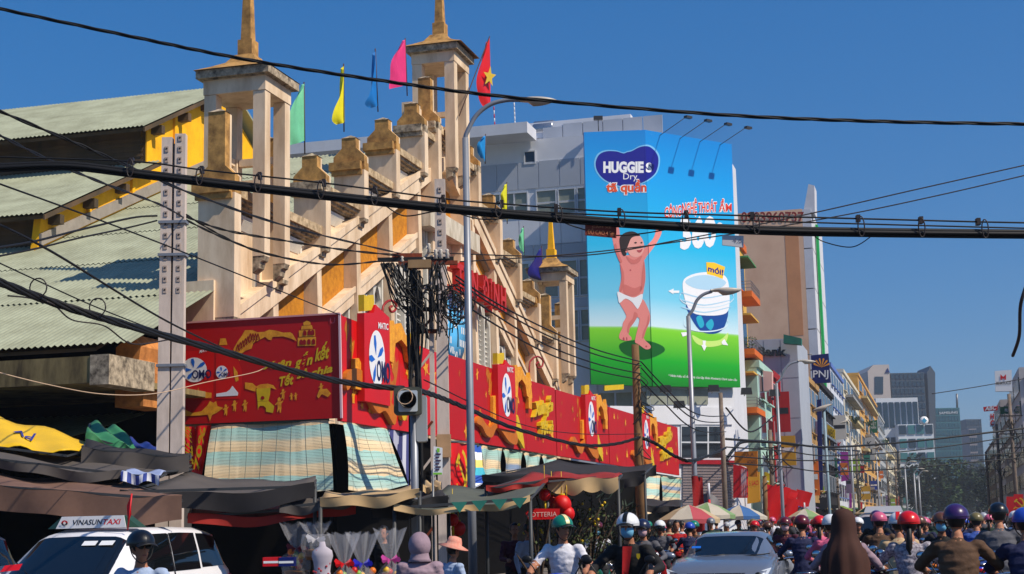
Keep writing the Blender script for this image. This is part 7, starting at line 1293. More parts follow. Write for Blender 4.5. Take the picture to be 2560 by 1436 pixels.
# silver saloon facing us
m_sil = mat('silver_paint', (122, 130, 144), .3, metal=.45, var=.02, sc=2, coat=.6)
sd_ = thing('car', 'silver saloon car with dark windscreen facing us among the scooters', 'car')
ST = [(-2.28, .62, .3, .6, 0, .6), (-2.2, .8, .24, .7, 0, .7), (-1.95, .88, .2, .82, 0, .82), (-1.5, .895, .18, .9, 0, .9), (-1.0, .9, .18, .965, 0, .965), (-.92, .9, .18, .97, .78, 1.01), (-.2, .9, .18, .99, .6, 1.40), (.25, .9, .18, 1.0, .6, 1.465), (.8, .9, .18, 1.01, .6, 1.47), (1.25, .89, .2, 1.03, .58, 1.40), (1.85, .88, .22, 1.05, .5, 1.10), (1.92, .87, .24, 1.05, 0, 1.05), (2.25, .82, .3, 1.03, 0, 1.03), (2.32, .74, .34, .8, 0, .8)]
C = Car(ST); C.body().ob('body', m_sil, sd_, local=True); glass_full(sd_, C, 5, 6, .05, 'windscreen', m_cgl); glass_full(sd_, C, 9, 10, .08, 'rear_window', m_cgl)
for sg in (-1, 1):
    C.patch(5.8, 7.7, 5.15, 6.85, .006, sg, i0t=6.3).ob('door_window', m_cgl, sd_, local=True); C.patch(7.78, 9.6, 5.15, 6.85, .006, sg, i1t=9.0).ob('door_window', m_cgl, sd_, local=True); C.patch(7.72, 7.76, 1, 4.7, .003, sg, n=8).ob('door_seam', m_blkp, sd_, local=True)
    b = B(); b.ball((sg * 1.02, -.72, 1.03), .12, .07, .075); b.ob('wing_mirror', m_sil, sd_, local=True); b = B(); b.bar(V((sg * .88, -.7, .98)), V((sg * .98, -.72, 1.01)), .05, .03); b.ob('mirror_stalk', m_blkp, sd_, local=True)
    b = B(); b.prism([V((sg * .48, -2.27, .64)), V((sg * .8, -2.2, .66)), V((sg * .87, -1.95, .82)), V((sg * .62, -2.17, .74))][::sg], (0, -.03, -.02)); hl = b.ob('headlight', m_hl, sd_, local=True); b = B(); b.ball((sg * .68, -2.22, .70), .055, .03, .05); b.ob('lamp_bulb', m_blkp, hl, local=True)
    for y in (-1.35, 1.35): wheel(sd_, sg * .8, y, .32, .21)
    b = B(); b.ball((sg * .66, -2.27, .38), .08, .04, .06); b.ob('fog_lamp', m_hl, sd_, local=True)
for z0, z1, hw in ((.65, .72, .45), (.44, .6, .5)): b = B(); b.box(-hw, hw, -2.325, -2.24, z0, z1); b.ob('grille', m_blkp, sd_, local=True); b = B(); b.box(-hw - .03, hw + .03, -2.33, -2.25, z1 + .002, z1 + .022); b.ob('grille_trim', m_chr, sd_, local=True)
b = B(); b.box(-.6, .6, -2.30, -2.2, .27, .38); b.ob('lower_grille', m_blkp, sd_, local=True)
b = B(); b.prism([V((x, -2.35, z)) for x, z in ((-.1, .6), (-.03, .6), (-.045, .575), (.03, .575), (.045, .6), (.11, .6), (.1, .645), (.04, .645), (.05, .67), (-.03, .67), (-.04, .645), (-.11, .645))], (0, .02, 0)); b.ob('bow_emblem', flat('emblem_gold', (210, 160, 40), .25, metal=.6), sd_, local=True)
b = B(); b.box(-.26, .26, -2.345, -2.33, .42, .53); b.ob('number_plate', m_w2, sd_, local=True)
b = B(); b.poly([C.at(5 + q, 9) + V((-.62 + dx, -.012, .012)) for q, dx in ((.35, 0), (.35, .16), (.45, .16), (.45, 0))]); b.ob('windscreen_sticker', m_pc, sd_, local=True)
for sx in (-.45, .25): b = B(); b.tube([V((sx, -.98, 1.0)), V((sx + .5, -.86, 1.05))], .012, 5); b.ob('wiper', m_blkp, sd_, local=True)
place(sd_, -3.98, 30.2); sd_.scale = (1.1, 1, 1)
# taxi van far down the street and pale van beside it
for (n, s, lab, m, sc) in ((-1.6, 46, 'pale grey taxi van with roof sign seen from behind the purple helmet', mat('van_grey', (170, 166, 170), .35, coat=.3), 1.06), (-5.2, 92, 'small white car far off between the riders', m_tw, .95)):
    t = copy_tree(tx); t['label'] = lab; t.name = 'taxi' if sc > 1 else 'car'; t['category'] = 'taxi' if sc > 1 else 'car'; place(t, n, s); t.scale = (sc, sc, sc)
    for ch in list(t.children):
        if ch.name.startswith('body'): setmat(ch, 0, m)
        if ch.name.split('.')[0] in ('pennant', 'lettering', 'number_disc', 'windscreen_sticker') or (sc < 1 and ch.name.startswith('roof_sign')):
            for g_ in list(ch.children_recursive): bpy.data.objects.remove(g_)
            bpy.data.objects.remove(ch); continue
        if ch.name.startswith('roof_sign'):
            for g_ in list(ch.children):
                if not g_.name.startswith('sign_end'): bpy.data.objects.remove(g_)
# green and white taxi sign at the left edge
t = copy_tree(tx); t.name = 'taxi'; t['label'] = 'second taxi at the left edge showing only its roof and sign'; place(t, -16.5, 21.5)
for ch in list(t.children):
    if ch.name.split('.')[0] in ('pennant', 'lettering', 'number_disc'): bpy.data.objects.remove(ch)
# ================================================================ motorbikes (front towards -y)
bike_paint = {k: mat('bike_' + k, c, .25, var=0, coat=.6) for k, c in dict(blue=(20, 60, 190), black=(20, 20, 22), red=(150, 14, 18), white=(214, 216, 220), silver=(130, 134, 142), maroon=(84, 14, 28), green=(20, 84, 60), grey=(74, 76, 82)).items()}
def make_bike():
    t = thing('motorbike', 'x', 'motorbike'); P = bike_paint['black']
    for y, nm in ((-.63, 'front_wheel'), (.62, 'rear_wheel')):
        b = B(); r, w = .285, .08; b.lathe([(r * .8, -w / 2), (r * .95, -w / 2), (r, 0), (r * .95, w / 2), (r * .8, w / 2), (r * .78, 0), (r * .8, -w / 2)], (0, y, r), 20, axis='x'); o = b.ob(nm, m_tyre, t, local=True)
        b = B(); b.lathe([(r * .72, -.02), (r * .8, -.03), (r * .8, .03), (r * .72, .02), (r * .72, -.02)], (0, y, r), 20, axis='x')
        for k_ in range(5): a = k_ * 1.2566; b.bar(V((0, y, r)), V((0, y + r * .74 * math.cos(a), r + r * .74 * math.sin(a))), .03, .03, (1, 0, 0))
        b.lathe([(.05, -.05), (.05, .05)], (0, y, r), 10, axis='x'); b.ob('rim', m_rim, o, local=True)
    def loft(nm, rings, m, smooth=True):                     # rings: (y, z, half width, half height)
        b = B(); n = 12; P_ = []; b.smooth = smooth
        for y, z, w, h in rings: P_ += [V((w * (abs(math.cos(a)) ** .7) * (1 if math.cos(a) > 0 else -1), y, z + h * math.sin(a))) for a in (2 * math.pi * j / n for j in range(n))]
        k = len(rings); b.add(P_, [(i * n + j, i * n + (j + 1) % n, (i + 1) * n + (j + 1) % n, (i + 1) * n + j) for i in range(k - 1) for j in range(n)] + [tuple(range(n)), tuple(range((k - 1) * n, k * n))]); return b.ob(nm, m, t, local=True)
    loft('front_fender', [(-.92, .50, .05, .02), (-.8, .59, .06, .04), (-.63, .62, .065, .045), (-.42, .5, .06, .04), (-.36, .40, .05, .02)], P)
    loft('leg_shield', [(-.60, .80, .10, .10), (-.52, .74, .17, .2), (-.44, .62, .22, .27), (-.36, .5, .22, .22), (-.28, .4, .18, .12)], P)
    loft('cowl', [(-.68, 1.0, .07, .05), (-.62, 1.0, .12, .09), (-.5, 1.01, .13, .085), (-.4, 1.02, .1, .05)], P)
    loft('engine', [(-.3, .38, .1, .08), (-.1, .36, .13, .12), (.15, .36, .14, .13), (.3, .4, .1, .1)], m_blkp)
    loft('rear_body', [(-.12, .5, .1, .08), (.1, .58, .15, .13), (.4, .66, .16, .12), (.7, .72, .12, .09), (.92, .76, .06, .05)], P)
    loft('seat', [(-.1, .72, .11, .05), (.1, .76, .14, .06), (.4, .79, .15, .06), (.7, .82, .12, .05), (.8, .83, .06, .03)], m_blkp)
    b = B(); b.tube(cr([V((-.36, -.40, 1.03)), V((-.2, -.46, 1.06)), V((0, -.5, 1.06)), V((.2, -.46, 1.06)), V((.36, -.40, 1.03))], 4), .016, 7); hb_ = b.ob('handlebar', m_chr, t, local=True)
    for sg in (-1, 1):
        b = B(); b.tube([V((sg * .27, -.44, 1.045)), V((sg * .38, -.395, 1.027))], .02, 8); b.ob('grip', m_blkp, hb_, local=True)
        b = B(); b.tube(cr([V((sg * .22, -.46, 1.06)), V((sg * .28, -.48, 1.16)), V((sg * .34, -.47, 1.24))], 4), .008, 5); mr = b.ob('mirror', m_blkp, t, local=True); b = B(); b.ball((sg * .36, -.47, 1.26), .065, .02, .045, 12, 8); b.ob('mirror_housing', m_blkp, mr, local=True); b = B(); b.ball((sg * .36, -.455, 1.26), .056, .012, .038, 12, 8); b.ob('mirror_glass', m_chr, mr, local=True)
        b = B(); b.ball((sg * .13, -.66, .99), .04, .03, .03, 10, 6); b.ob('indicator', flat('amber', (210, 110, 20), .3), t, local=True)
        b = B(); b.tube([V((sg * .07, -.63, .285)), V((sg * .07, -.5, .7))], .022, 7); b.ob('fork', m_chr, t, local=True)
        b = B(); b.tube([V((sg * .1, -.05, .3)), V((sg * .3, -.05, .3))], .015, 6); b.ob('foot_peg', m_blkp, t, local=True)
        b = B(); b.tube([V((sg * .12, .62, .285)), V((sg * .12, .55, .65))], .025, 7); b.ob('shock_absorber', m_chr, t, local=True)
    b = B(); b.ball((0, -.66, .99), .085, .06, .065, 14, 8); b.ob('headlight', m_hl, t, local=True)
    b = B(); b.tube(cr([V((.14, -.1, .28)), V((.17, .3, .27)), V((.19, .8, .4))], 4), [.022] * 4 + [.045] * 5, 8); b.ob('exhaust', m_chr, t, local=True)
    b = B(); b.ball((0, .95, .74), .08, .04, .045, 12, 6); b.ob('tail_light', m_trl, t, local=True)
    b = B(); b.prism([V((-.07, .9, .64)), V((.07, .9, .64)), V((.07, 1.0, .48)), V((-.07, 1.0, .48))], (0, .02, .01)); b.ob('rear_fender', m_blkp, t, local=True)
    b = B(); b.prism([V((-.095, .985, .68)), V((.095, .985, .68)), V((.095, 1.015, .54)), V((-.095, 1.015, .54))], (0, .008, 0)); b.ob('number_plate', m_w2, t, local=True)
    b = B(); b.tube([V((-.12, .95, .86)), V((-.14, .6, .84))], .012, 5); b.tube([V((.12, .95, .86)), V((.14, .6, .84))], .012, 5); b.tube([V((-.12, .95, .86)), V((.12, .95, .86))], .012, 5); b.ob('grab_rail', m_chr, t, local=True)
    b = B(); b.tube([V((-.1, .2, .3)), V((-.22, .25, .02))], .014, 5); b.ob('side_stand', m_blkp, t, local=True)
    return t
bikeA = make_bike()
PAINTED = ('front_fender', 'leg_shield', 'cowl', 'rear_body')
def low_mesh(root, names, mname):                      # one joined light mesh of a thing for the far crowd
    vs, fs, mi, ms = [], [], [], []
    def walk(o):
        if o.type == 'MESH' and o.name.split('.')[0] in names:
            k = len(vs); vs.extend(v.co.copy() for v in o.data.vertices)
            for p in o.data.polygons:
                m = o.data.materials[p.material_index]
                if m not in ms: ms.append(m)
                fs.append([i + k for i in p.vertices]); mi.append(ms.index(m))
        for c in o.children: walk(c)
    walk(root); me = bpy.data.meshes.new(mname); me.from_pydata(vs, [], fs)
    for m in ms: me.materials.append(m)
    me.polygons.foreach_set('material_index', mi); me.polygons.foreach_set('use_smooth', [True] * len(fs)); me.update(); return me
bikeL = low_mesh(bikeA, ('front_wheel', 'rear_wheel', 'front_fender', 'leg_shield', 'cowl', 'engine', 'rear_body', 'seat', 'handlebar', 'mirror', 'mirror_housing', 'headlight', 'number_plate', 'tail_light'), 'motorbike_far')
# ================================================================ people
m_sk = mat('skin_tan', (168, 112, 82), .6, var=.08, sc=8); m_hair = mat('hair_black', (20, 15, 13), .5, var=.2, sc=20); m_shoe = flat('shoe_dark', (34, 28, 26), .6); m_jean = mat('jeans_navy', (34, 42, 66), .85, var=.15, sc=6); m_trd = mat('trousers_dark', (28, 27, 30), .85, var=.15, sc=6)
CL = {}
def cloth(n, c): 
    if n not in CL: CL[n] = mat('cloth_' + n, c, .85, var=.14, sc=7, bump=.15)
    return CL[n]
for n, c in dict(white=(214, 214, 222), lavender=(150, 128, 140), black=(20, 19, 21), grey=(84, 84, 90), brown=(84, 60, 42), navy=(28, 34, 70), red=(170, 18, 22), maroon=(76, 22, 44), pink=(206, 96, 130), teal=(30, 110, 120), blue=(52, 84, 160), olive=(84, 82, 44), beige=(186, 160, 124), paleblue=(160, 178, 206), darkgreen=(24, 50, 40)).items(): cloth(n, c)
def rings(b, R, n=14):                                  # loft of ellipses: (centre, rx, ry, x axis, y axis)
    P = []
    for c, rx, ry, ax, ay in R: P += [V(c) + V(ax) * rx * math.cos(a) + V(ay) * ry * math.sin(a) for a in (2 * math.pi * j / n for j in range(n))]
    k = len(R); b.add(P, [(i * n + j, i * n + (j + 1) % n, (i + 1) * n + (j + 1) % n, (i + 1) * n + j) for i in range(k - 1) for j in range(n)] + [tuple(range(n)), tuple(range((k - 1) * n, k * n))])
def body_mesh(name, J, fem=0, loose=0, voxel=.017, skirt=0):
    """one continuous figure: J holds joints; materials 0 skin 1 top 2 trousers 3 shoes 4 forearm"""
    b = B(); X = V((1, 0, 0)); hip, chest, neck, head = V(J['hip']), V(J['chest']), V(J['neck']), V(J['head']); sp = (neck - hip).normalized(); Yv = X.cross(sp) * -1; k = 1 + loose
    sw = .195 - .02 * fem
    b.m = 1
    rings(b, [(hip - sp * .06, .165 + .01 * fem, .12, X, Yv), (hip + sp * .04, (.168 + .01 * fem) * (1 + loose * .6), .122 * k, X, Yv), (hip.lerp(chest, .45), (.15 - .012 * fem) * k, .108 * k, X, Yv), (chest - sp * .02, .168 * k, .118 * k, X, Yv), (chest + sp * .1, .178 * (1 + loose * .5), .108 * k, X, Yv), (chest + sp * .17, .15, .085, X, Yv), (neck - sp * .025, .075, .062, X, Yv)])
    for s_, sh, el, ha, fi in ((-1, J['shL'], J['elL'], J['haL'], J['fiL']), (1, J['shR'], J['elR'], J['haR'], J['fiR'])):
        sh, el, ha, fi = V(sh), V(el), V(ha), V(fi); b.m = 1
        b.ball(sh, .068 * k, .066 * k, .064); b.tube([sh, sh.lerp(el, .5), el], [.062 * k, .054 * k, .047 * k], 10); b.m = 4; b.ball(el, .045 * k); b.tube([el, el.lerp(ha, .35), ha], [.045 * k, .042 * k, .03], 10)
        b.m = 0; d = fi.normalized(); side = d.cross(V((0, 0, 1))); side = side.normalized() if side.length > .1 else V((0, 1, 0)); dn = side.cross(d)
        b.tube([ha, ha + d * .05, ha + d * .085], [.028, .04, .036], 8)
        for q in range(4):                              # fingers curl round what they hold
            o_ = ha + d * .08 + side * (.028 - .019 * q); l = (.06, .07, .066, .052)[q]; b.tube([o_, o_ + d * l * .5 + dn * -.006, o_ + d * l * .75 - dn * l * .45, o_ + d * l * .45 - dn * l * .8], .0095, 6)
        o_ = ha + d * .03 + side * .034 * s_; b.tube([o_, o_ + side * .022 * s_ + d * .025, o_ + side * .02 * s_ + d * .055 - dn * .02], .011, 6)
    for th, kn, an, toe in ((J['hpL'], J['knL'], J['anL'], J['toL']), (J['hpR'], J['knR'], J['anR'], J['toR'])):
        th, kn, an, toe = V(th), V(kn), V(an), V(toe); b.m = 2; b.ball(th, .095, .095, .09); b.tube([th, th.lerp(kn, .5), kn], [.094, .08, .06], 12); b.ball(kn, .06); b.tube([kn, kn.lerp(an, .3), an], [.06, .06, .042], 10); b.m = 3; f = (toe - an); f.z = 0; f.normalize(); g0 = V((an.x, an.y, toe.z + .035)); b.tube([g0 - f * .06, g0 + f * .04, g0 + f * .13, g0 + f * .17], [.036, .046, .042, .026], 10); b.tube([an, g0], [.042, .044], 8)
    b.m = 0; hd = V(J.get('face', (0, -1, 0))).normalized(); hx = hd.cross(V((0, 0, 1))).normalized(); R = Matrix((hx, -hd, hx.cross(-hd) * 1)).transposed()
    if R.determinant() < 0: R = Matrix((-hx, -hd, (-hx).cross(-hd))).transposed()
    b.tube([neck - sp * .05, neck + (head - neck) * .35], [.062, .055], 10)
    b.ball(head + V((0, 0, .02)), .076, .096, .108, 16, 12, R); b.ball(head + hd * .035 - V((0, 0, .05)), .058, .06, .07, 14, 10, R); b.ball(head + hd * .1 - V((0, 0, .015)), .014, .02, .024, 8, 6, R); b.ball(head + hd * .085 - V((0, 0, .062)), .026, .016, .012, 8, 6, R)
    for s_ in (-1, 1): b.ball(head + hx * .078 * s_ - V((0, 0, .01)), .012, .022, .032, 8, 6, R)
    me = b.mesh('src', [m_sk, m_sk, m_sk, m_sk, m_sk]); o = bpy.data.objects.new('src', me); COL.objects.link(o); md = o.modifiers.new('r', 'REMESH'); md.mode = 'VOXEL'; md.voxel_size = voxel; sm = o.modifiers.new('s', 'SMOOTH'); sm.factor = .5; sm.iterations = 3 if voxel < .03 else 1
    dg = bpy.context.evaluated_depsgraph_get(); out = bpy.data.meshes.new_from_object(o.evaluated_get(dg)); bpy.data.objects.remove(o)
    from mathutils.kdtree import KDTree
    pts = []
    for p in me.polygons:
        c = p.center; pts.append((c.copy(), p.material_index))
        for v in p.vertices: pts.append((me.vertices[v].co.lerp(c, .1), p.material_index))
    kd = KDTree(len(pts)); [kd.insert(c, i) for i, (c, _) in enumerate(pts)]; kd.balance()
    while len(out.materials) < 5: out.materials.append(m_sk)
    out.polygons.foreach_set('material_index', [pts[kd.find(p.center)[1]][1] for p in out.polygons]); out.polygons.foreach_set('use_smooth', [True] * len(out.polygons)); out.name = name; bpy.data.meshes.remove(me)
    cl = set(v for p in out.polygons if p.material_index in (1, 2) for v in p.vertices)
    for i in cl:                                        # cloth folds
        v = out.vertices[i]; c = v.co; q = noise.noise(V((c.x * 8, c.y * 8, c.z * 26))) + .6 * noise.noise(V((c.x * 22 + 5, c.y * 22, c.z * 40))); v.co = c + v.normal * q * .011
    out.update(); return out
def ride_pose(lean=.1, el=.33, face=(0, -1, 0), hz=0): 
    hip = V((0, .2, .86)); neck = V((0, .2 - lean, 1.40)); J = dict(hip=hip, chest=hip.lerp(neck, .58), neck=neck, head=neck + V((0, -.035, .16)), face=face)
    for s_, k_ in ((-1, 'L'), (1, 'R')):
        J['sh' + k_] = neck + V((s_ * .185, .01, -.075)); J['el' + k_] = V((s_ * el, neck.y - .12, 1.13)); J['ha' + k_] = V((s_ * .335, -.33, 1.085)); J['fi' + k_] = V((-s_ * .1, -1, -.1)); J['hp' + k_] = hip + V((s_ * .1, -.02, -.03)); J['kn' + k_] = V((s_ * .2, -.22, .72)); J['an' + k_] = V((s_ * .2, -.12, .36)); J['to' + k_] = V((s_ * .21, -.3, .28))
    return J
def stand_pose(face=(0, -1, 0), arms=0):
    hip = V((0, 0, .92)); neck = V((0, -.01, 1.42)); J = dict(hip=hip, chest=hip.lerp(neck, .58), neck=neck, head=neck + V((0, -.02, .165)), face=face)
    for s_, k_ in ((-1, 'L'), (1, 'R')):
        J['sh' + k_] = neck + V((s_ * .185, .01, -.075)); J['el' + k_] = V((s_ * .25, .03 - arms * .1, 1.08)); J['ha' + k_] = V((s_ * (.26 - arms * .1), -.06 - arms * .26, .84 + arms * .22)); J['fi' + k_] = V((0, -.25 - arms, -1 + arms)); J['hp' + k_] = hip + V((s_ * .09, 0, -.03)); J['kn' + k_] = V((s_ * .1, -.02, .5)); J['an' + k_] = V((s_ * .1, .03, .1)); J['to' + k_] = V((s_ * .12, -.14, .02))
    return J
J1 = ride_pose(); ME = dict(ride=body_mesh('person_riding', J1), rideW=body_mesh('person_riding_upright', ride_pose(.03, .36), 1), rideL=body_mesh('person_riding_jacket', ride_pose(.14, .38), 0, .18), rideT=body_mesh('person_riding_turned', ride_pose(.06, .34, (.6, -.8, 0)), 0, .06), stand=body_mesh('person_standing', stand_pose(), 0, .05), standA=body_mesh('person_standing_working', stand_pose(arms=1), 1, .08), standH=body_mesh('person_hooded', stand_pose(arms=.6), 0, .32), far=body_mesh('person_riding_far', J1, 0, .12, .032), farW=body_mesh('person_riding_far_upright', ride_pose(.02, .3), 1, .05, .034))
HEAD = dict(ride=J1['head'], rideW=ride_pose(.03)['head'], rideL=ride_pose(.14)['head'], rideT=ride_pose(.06)['head'], stand=stand_pose()['head'], standA=stand_pose()['head'], standH=stand_pose()['head'], far=J1['head'], farW=ride_pose(.02)['head'])
def shell(fn, nu, nv, nm, m, t, th=None): b = B(); b.grid(fn, nu, nv, thick=th); return b.ob(nm, m, t, local=True)
def dome(c, rx, ry, rz, a0, a1, v0, v1, nu=20, nv=8):
    return lambda u, v: c + V((rx * math.sin(a0 + (a1 - a0) * u) * math.cos(v0 + (v1 - v0) * v), -ry * math.cos(a0 + (a1 - a0) * u) * math.cos(v0 + (v1 - v0) * v), rz * math.sin(v0 + (v1 - v0) * v)))
hm = {k: mat('helmet_' + k, c, .32, var=0, coat=.35) for k, c in dict(black=(14, 14, 16), white=(220, 222, 224), red=(200, 14, 14), maroon=(90, 10, 24), purple=(52, 26, 84), navy=(24, 30, 60), green=(20, 120, 96), grey=(110, 116, 124), blue=(40, 70, 170), pink=(196, 90, 120), olive=(110, 100, 60), silver=(160, 164, 170), brown=(88, 54, 34)).items()}
m_mask = mat('face_mask_blue', (110, 176, 214), .8, var=.04, sc=10); m_maskw = mat('face_mask_pink', (206, 168, 176), .8, var=.04, sc=10)
HC = {}
def helmet_mesh():
    c = V((0, 0, 0)); b = B(); b.grid(dome(c, .128, .148, .135, 0, 2 * math.pi, -.18, math.pi / 2), 24, 9); b.grid(dome(c, .134, .155, .05, 0, 2 * math.pi, -.5, .05), 24, 2); return b
def person(lab, kind, x, Y, cols, helmet=None, rot=0, mask=None, extra=None, sc=1.0, glasses=False, hair=True, group=None, visor=None, low=False, stripe=None, dx=0, at_bike=None):
    g = at_bike if at_bike else at(x, 1300, Y); g = V((g.x, g.y, .004)); t = thing('person', lab, 'person', g, group, -ANG + rot); t.scale = (sc, sc, sc)
    o = bpy.data.objects.new('body', ME[kind]); COL.objects.link(o); o.parent = t
    for i, m in enumerate([m_sk, cols[0], cols[1], m_shoe, cols[2] if len(cols) > 2 else cols[0]]): setmat(o, i, m)
    h = HEAD[kind]; hd = V((.6, -.8, 0)) if kind == 'rideT' else V((0, -1, 0)); ya = math.atan2(hd.x, -hd.y)
    def hp(o_): o_.location = h; o_.rotation_euler = (0, 0, ya); return o_
    def sub(nm, b, m):
        k = (nm, id(b))
        o_ = bpy.data.objects.new(nm, b); COL.objects.link(o_); o_.parent = t; o_.data.materials.append(m) if not o_.data.materials else None; setmat(o_, 0, m); return hp(o_)
    def mesh(key, mk_):
        if key not in HC: HC[key] = mk_().mesh(key, [m_hair])
        return HC[key]
    if low:
        if helmet: sub('helmet', mesh('helmet_low', lambda: (lambda b: (b.grid(dome(V((0, 0, .035)), .128, .148, .125, 0, 2 * math.pi, -.25, math.pi / 2), 12, 5), b)[1])(B())), hm[helmet])
        if mask: sub('face_mask', mesh('mask', lambda: (lambda b: (b.grid(dome(V((0, -.012, -.035)), .078, .098, .085, -1.25, 1.25, -1.0, .45), 12, 8), b)[1])(B())), mask)
        return t
    if hair: sub('hair', mesh('hair', lambda: (lambda b: (b.grid(dome(V((0, .012, .03)), .088, .1, .112, .95, 2 * math.pi - .95, -.9, math.pi / 2), 18, 9), b.grid(dome(V((0, .0, .035)), .084, .102, .11, -1.0, 1.0, .55, math.pi / 2), 10, 5), b)[2])(B())), m_hair)
    if hair == 2: sub('ponytail', mesh('ponytail', lambda: (lambda b: (b.tube(cr([V((0, .09, -.03)), V((0, .135, -.12)), V((.01, .13, -.25)), V((.0, .125, -.36))], 4), [.03] * 5 + [.036] * 4 + [.028] * 3 + [.008], 8), b)[1])(B())), m_hair)
    if helmet:
        ho = sub('helmet', mesh('helmet', lambda: (lambda b: (b.grid(dome(V((0, 0, .045)), .128, .15, .128, 0, 2 * math.pi, -.16, math.pi / 2), 28, 10), b.grid(dome(V((0, 0, .045)), .133, .156, .03, 0, 2 * math.pi, -1.2, .0), 28, 2), b)[2])(B())), hm[helmet])
        def part(nm, mk_, m):
            o_ = bpy.data.objects.new(nm, mesh(nm, mk_)); COL.objects.link(o_); o_.parent = ho; setmat(o_, 0, m)
        part('helmet_peak', lambda: (lambda b: (b.grid(lambda u, v: V(((u - .5) * .2, -.145 - .055 * v * (1 - (2 * u - 1) ** 2 * .4), .055 - .02 * v - .03 * (2 * u - 1) ** 2)), 10, 3, thick=(0, 0, .006)), b)[1])(B()), m_blkp)
        part('chin_strap', lambda: (lambda b: (b.tube(cr([V((-.115, -.02, .03)), V((-.085, -.04, -.07)), V((0, -.05, -.135)), V((.085, -.04, -.07)), V((.115, -.02, .03))], 4), .006, 5), b)[1])(B()), m_blkp)
        if stripe: part('helmet_stripe', lambda: (lambda b: (b.grid(lambda u, v: V(((u - .5) * .05, -.151 * math.cos(.15 + v * 2.8), .047 + .13 * math.sin(.15 + v * 2.8))), 2, 14), b)[1])(B()), stripe)
        if visor: part('visor', lambda: (lambda b: (b.grid(dome(V((0, -.01, .0)), .134, .16, .13, -1.2, 1.2, -.62, .35), 14, 7), b)[1])(B()), m_cgl)
    if mask: sub('face_mask', mesh('mask', lambda: (lambda b: (b.grid(dome(V((0, -.012, -.035)), .078, .098, .085, -1.25, 1.25, -1.0, .45), 12, 8), b)[1])(B())), mask)
    if glasses: sub('sunglasses', mesh('sunglasses', lambda: (lambda b: (b.ball((-.034, -.098, .012), .03, .014, .02, 12, 6), b.ball((.034, -.098, .012), .03, .014, .02, 12, 6), b.tube([V((-.08, -.01, .02)), V((-.06, -.085, .018)), V((.06, -.085, .018)), V((.08, -.01, .02))], .005, 5), b)[3])(B())), m_blkp)
    else:
        for s_ in (-1, 1): sub('eye', mesh('eye%d' % s_, lambda: (lambda b: (b.ball((s_ * .031, -.087, .012), .013, .008, .007, 10, 6), b)[1])(B())), m_blkp)
    if not mask: sub('mouth', mesh('mouth', lambda: (lambda b: (b.ball((0, -.099, -.062), .022, .006, .006, 10, 6), b)[1])(B())), flat('lip', (130, 62, 54), .5))
    if extra: extra(t, h, hp)
    return t
def bike(lab, x, Y, paint, rot=0, group='motorbikes in the traffic', low=False, ref=None):
    g = at(x, 1300, Y); g = V((g.x, g.y, .004))
    if low:
        t = bpy.data.objects.new('motorbike', bikeL); COL.objects.link(t); t.location = g; t.rotation_euler = (0, 0, -ANG + rot); BASE[t.name] = g
        for i, m in enumerate(bikeL.materials):
            if m == bike_paint['black']: setmat(t, i, bike_paint[paint])
        return tag(t, lab, 'motorbike', group), g
    t = copy_tree(bikeA); t.location = g; t.rotation_euler = (0, 0, -ANG + rot); BASE[t.name] = g
    for ch in t.children:
        if ch.name.split('.')[0] in PAINTED: setmat(ch, 0, bike_paint[paint])
    return tag(t, lab, 'motorbike', group), g
PI = math.pi
def rider(lab, blab, x, Y, kind, cols, helmet, paint, rot=0, **k):
    t, g = bike(blab, x, Y, paint, rot); r = person(lab, kind, x, Y, cols, helmet, rot, at_bike=g, group=None, **k); return r
gR = 'riders near us'
rider('rider in black helmet and sunglasses in a pale shirt before the taxi', 'scooter under the sunglassed rider before the taxi', 345, 13.8, 'rideT', [cloth('paleblue', None), m_jean], 'black', 'black', .25, glasses=True, sc=.98)
rider('rider in green and cream cap helmet and white T-shirt facing us', 'blue scooter of the white T-shirt rider', 1402, 19.0, 'rideT', [cloth('white', None), m_jean, m_sk], 'green', 'blue', .1, sc=1.03, stripe=flat('cream_stripe', (220, 206, 150), .3))
def ferrari(t, h, hp):
    b = B(); b.grid(lambda u, v: V((-.055 + .11 * u * (1 - .4 * v), .085 - .02 * abs(u - .5) - .07 * v - .105, 1.36 - .33 * v)), 4, 6); b.ob('shirt_front', cloth('red', None), t, local=True)
    b = B(); b.poly([V((x, -.115, z)) for x, z in ((.12, 1.28), (.16, 1.28), (.16, 1.24), (.14, 1.215), (.12, 1.24))]); b.ob('chest_badge', m_yel, t, local=True)
rider('rider in white helmet, blue mask and black jacket over a red shirt facing us', 'dark scooter with white flashes under the black jacketed rider', 1568, 17.6, 'rideL', [cloth('black', None), m_trd], 'white', 'black', -.05, mask=m_mask, extra=ferrari, stripe=m_blkp, sc=1.03)
rider('rider in maroon helmet and blue mask in a white jacket with teal scarf', 'green scooter half hidden behind the white T-shirt rider', 1490, 30, 'ride', [cloth('white', None), m_trd], 'maroon', 'green', 0, mask=m_mask)
rider('rider in navy helmet and pink mask just behind the white helmet', 'scooter hidden behind the black jacketed rider', 1602, 24.5, 'rideW', [cloth('grey', None), m_trd], 'navy', 'grey', 0, mask=m_maskw)
rider('rider in white helmet with dark visor left of the silver car', 'red scooter left of the silver car', 1648, 34, 'ride', [cloth('grey', None), m_trd], 'white', 'red', 0, visor=True)
rider('rider in purple pink helmet and maroon jacket right of the silver car', 'silver scooter right of the silver car', 1962, 31, 'rideL', [cloth('maroon', None), m_trd], 'maroon', 'silver', 0, visor=False, mask=m_maskw)
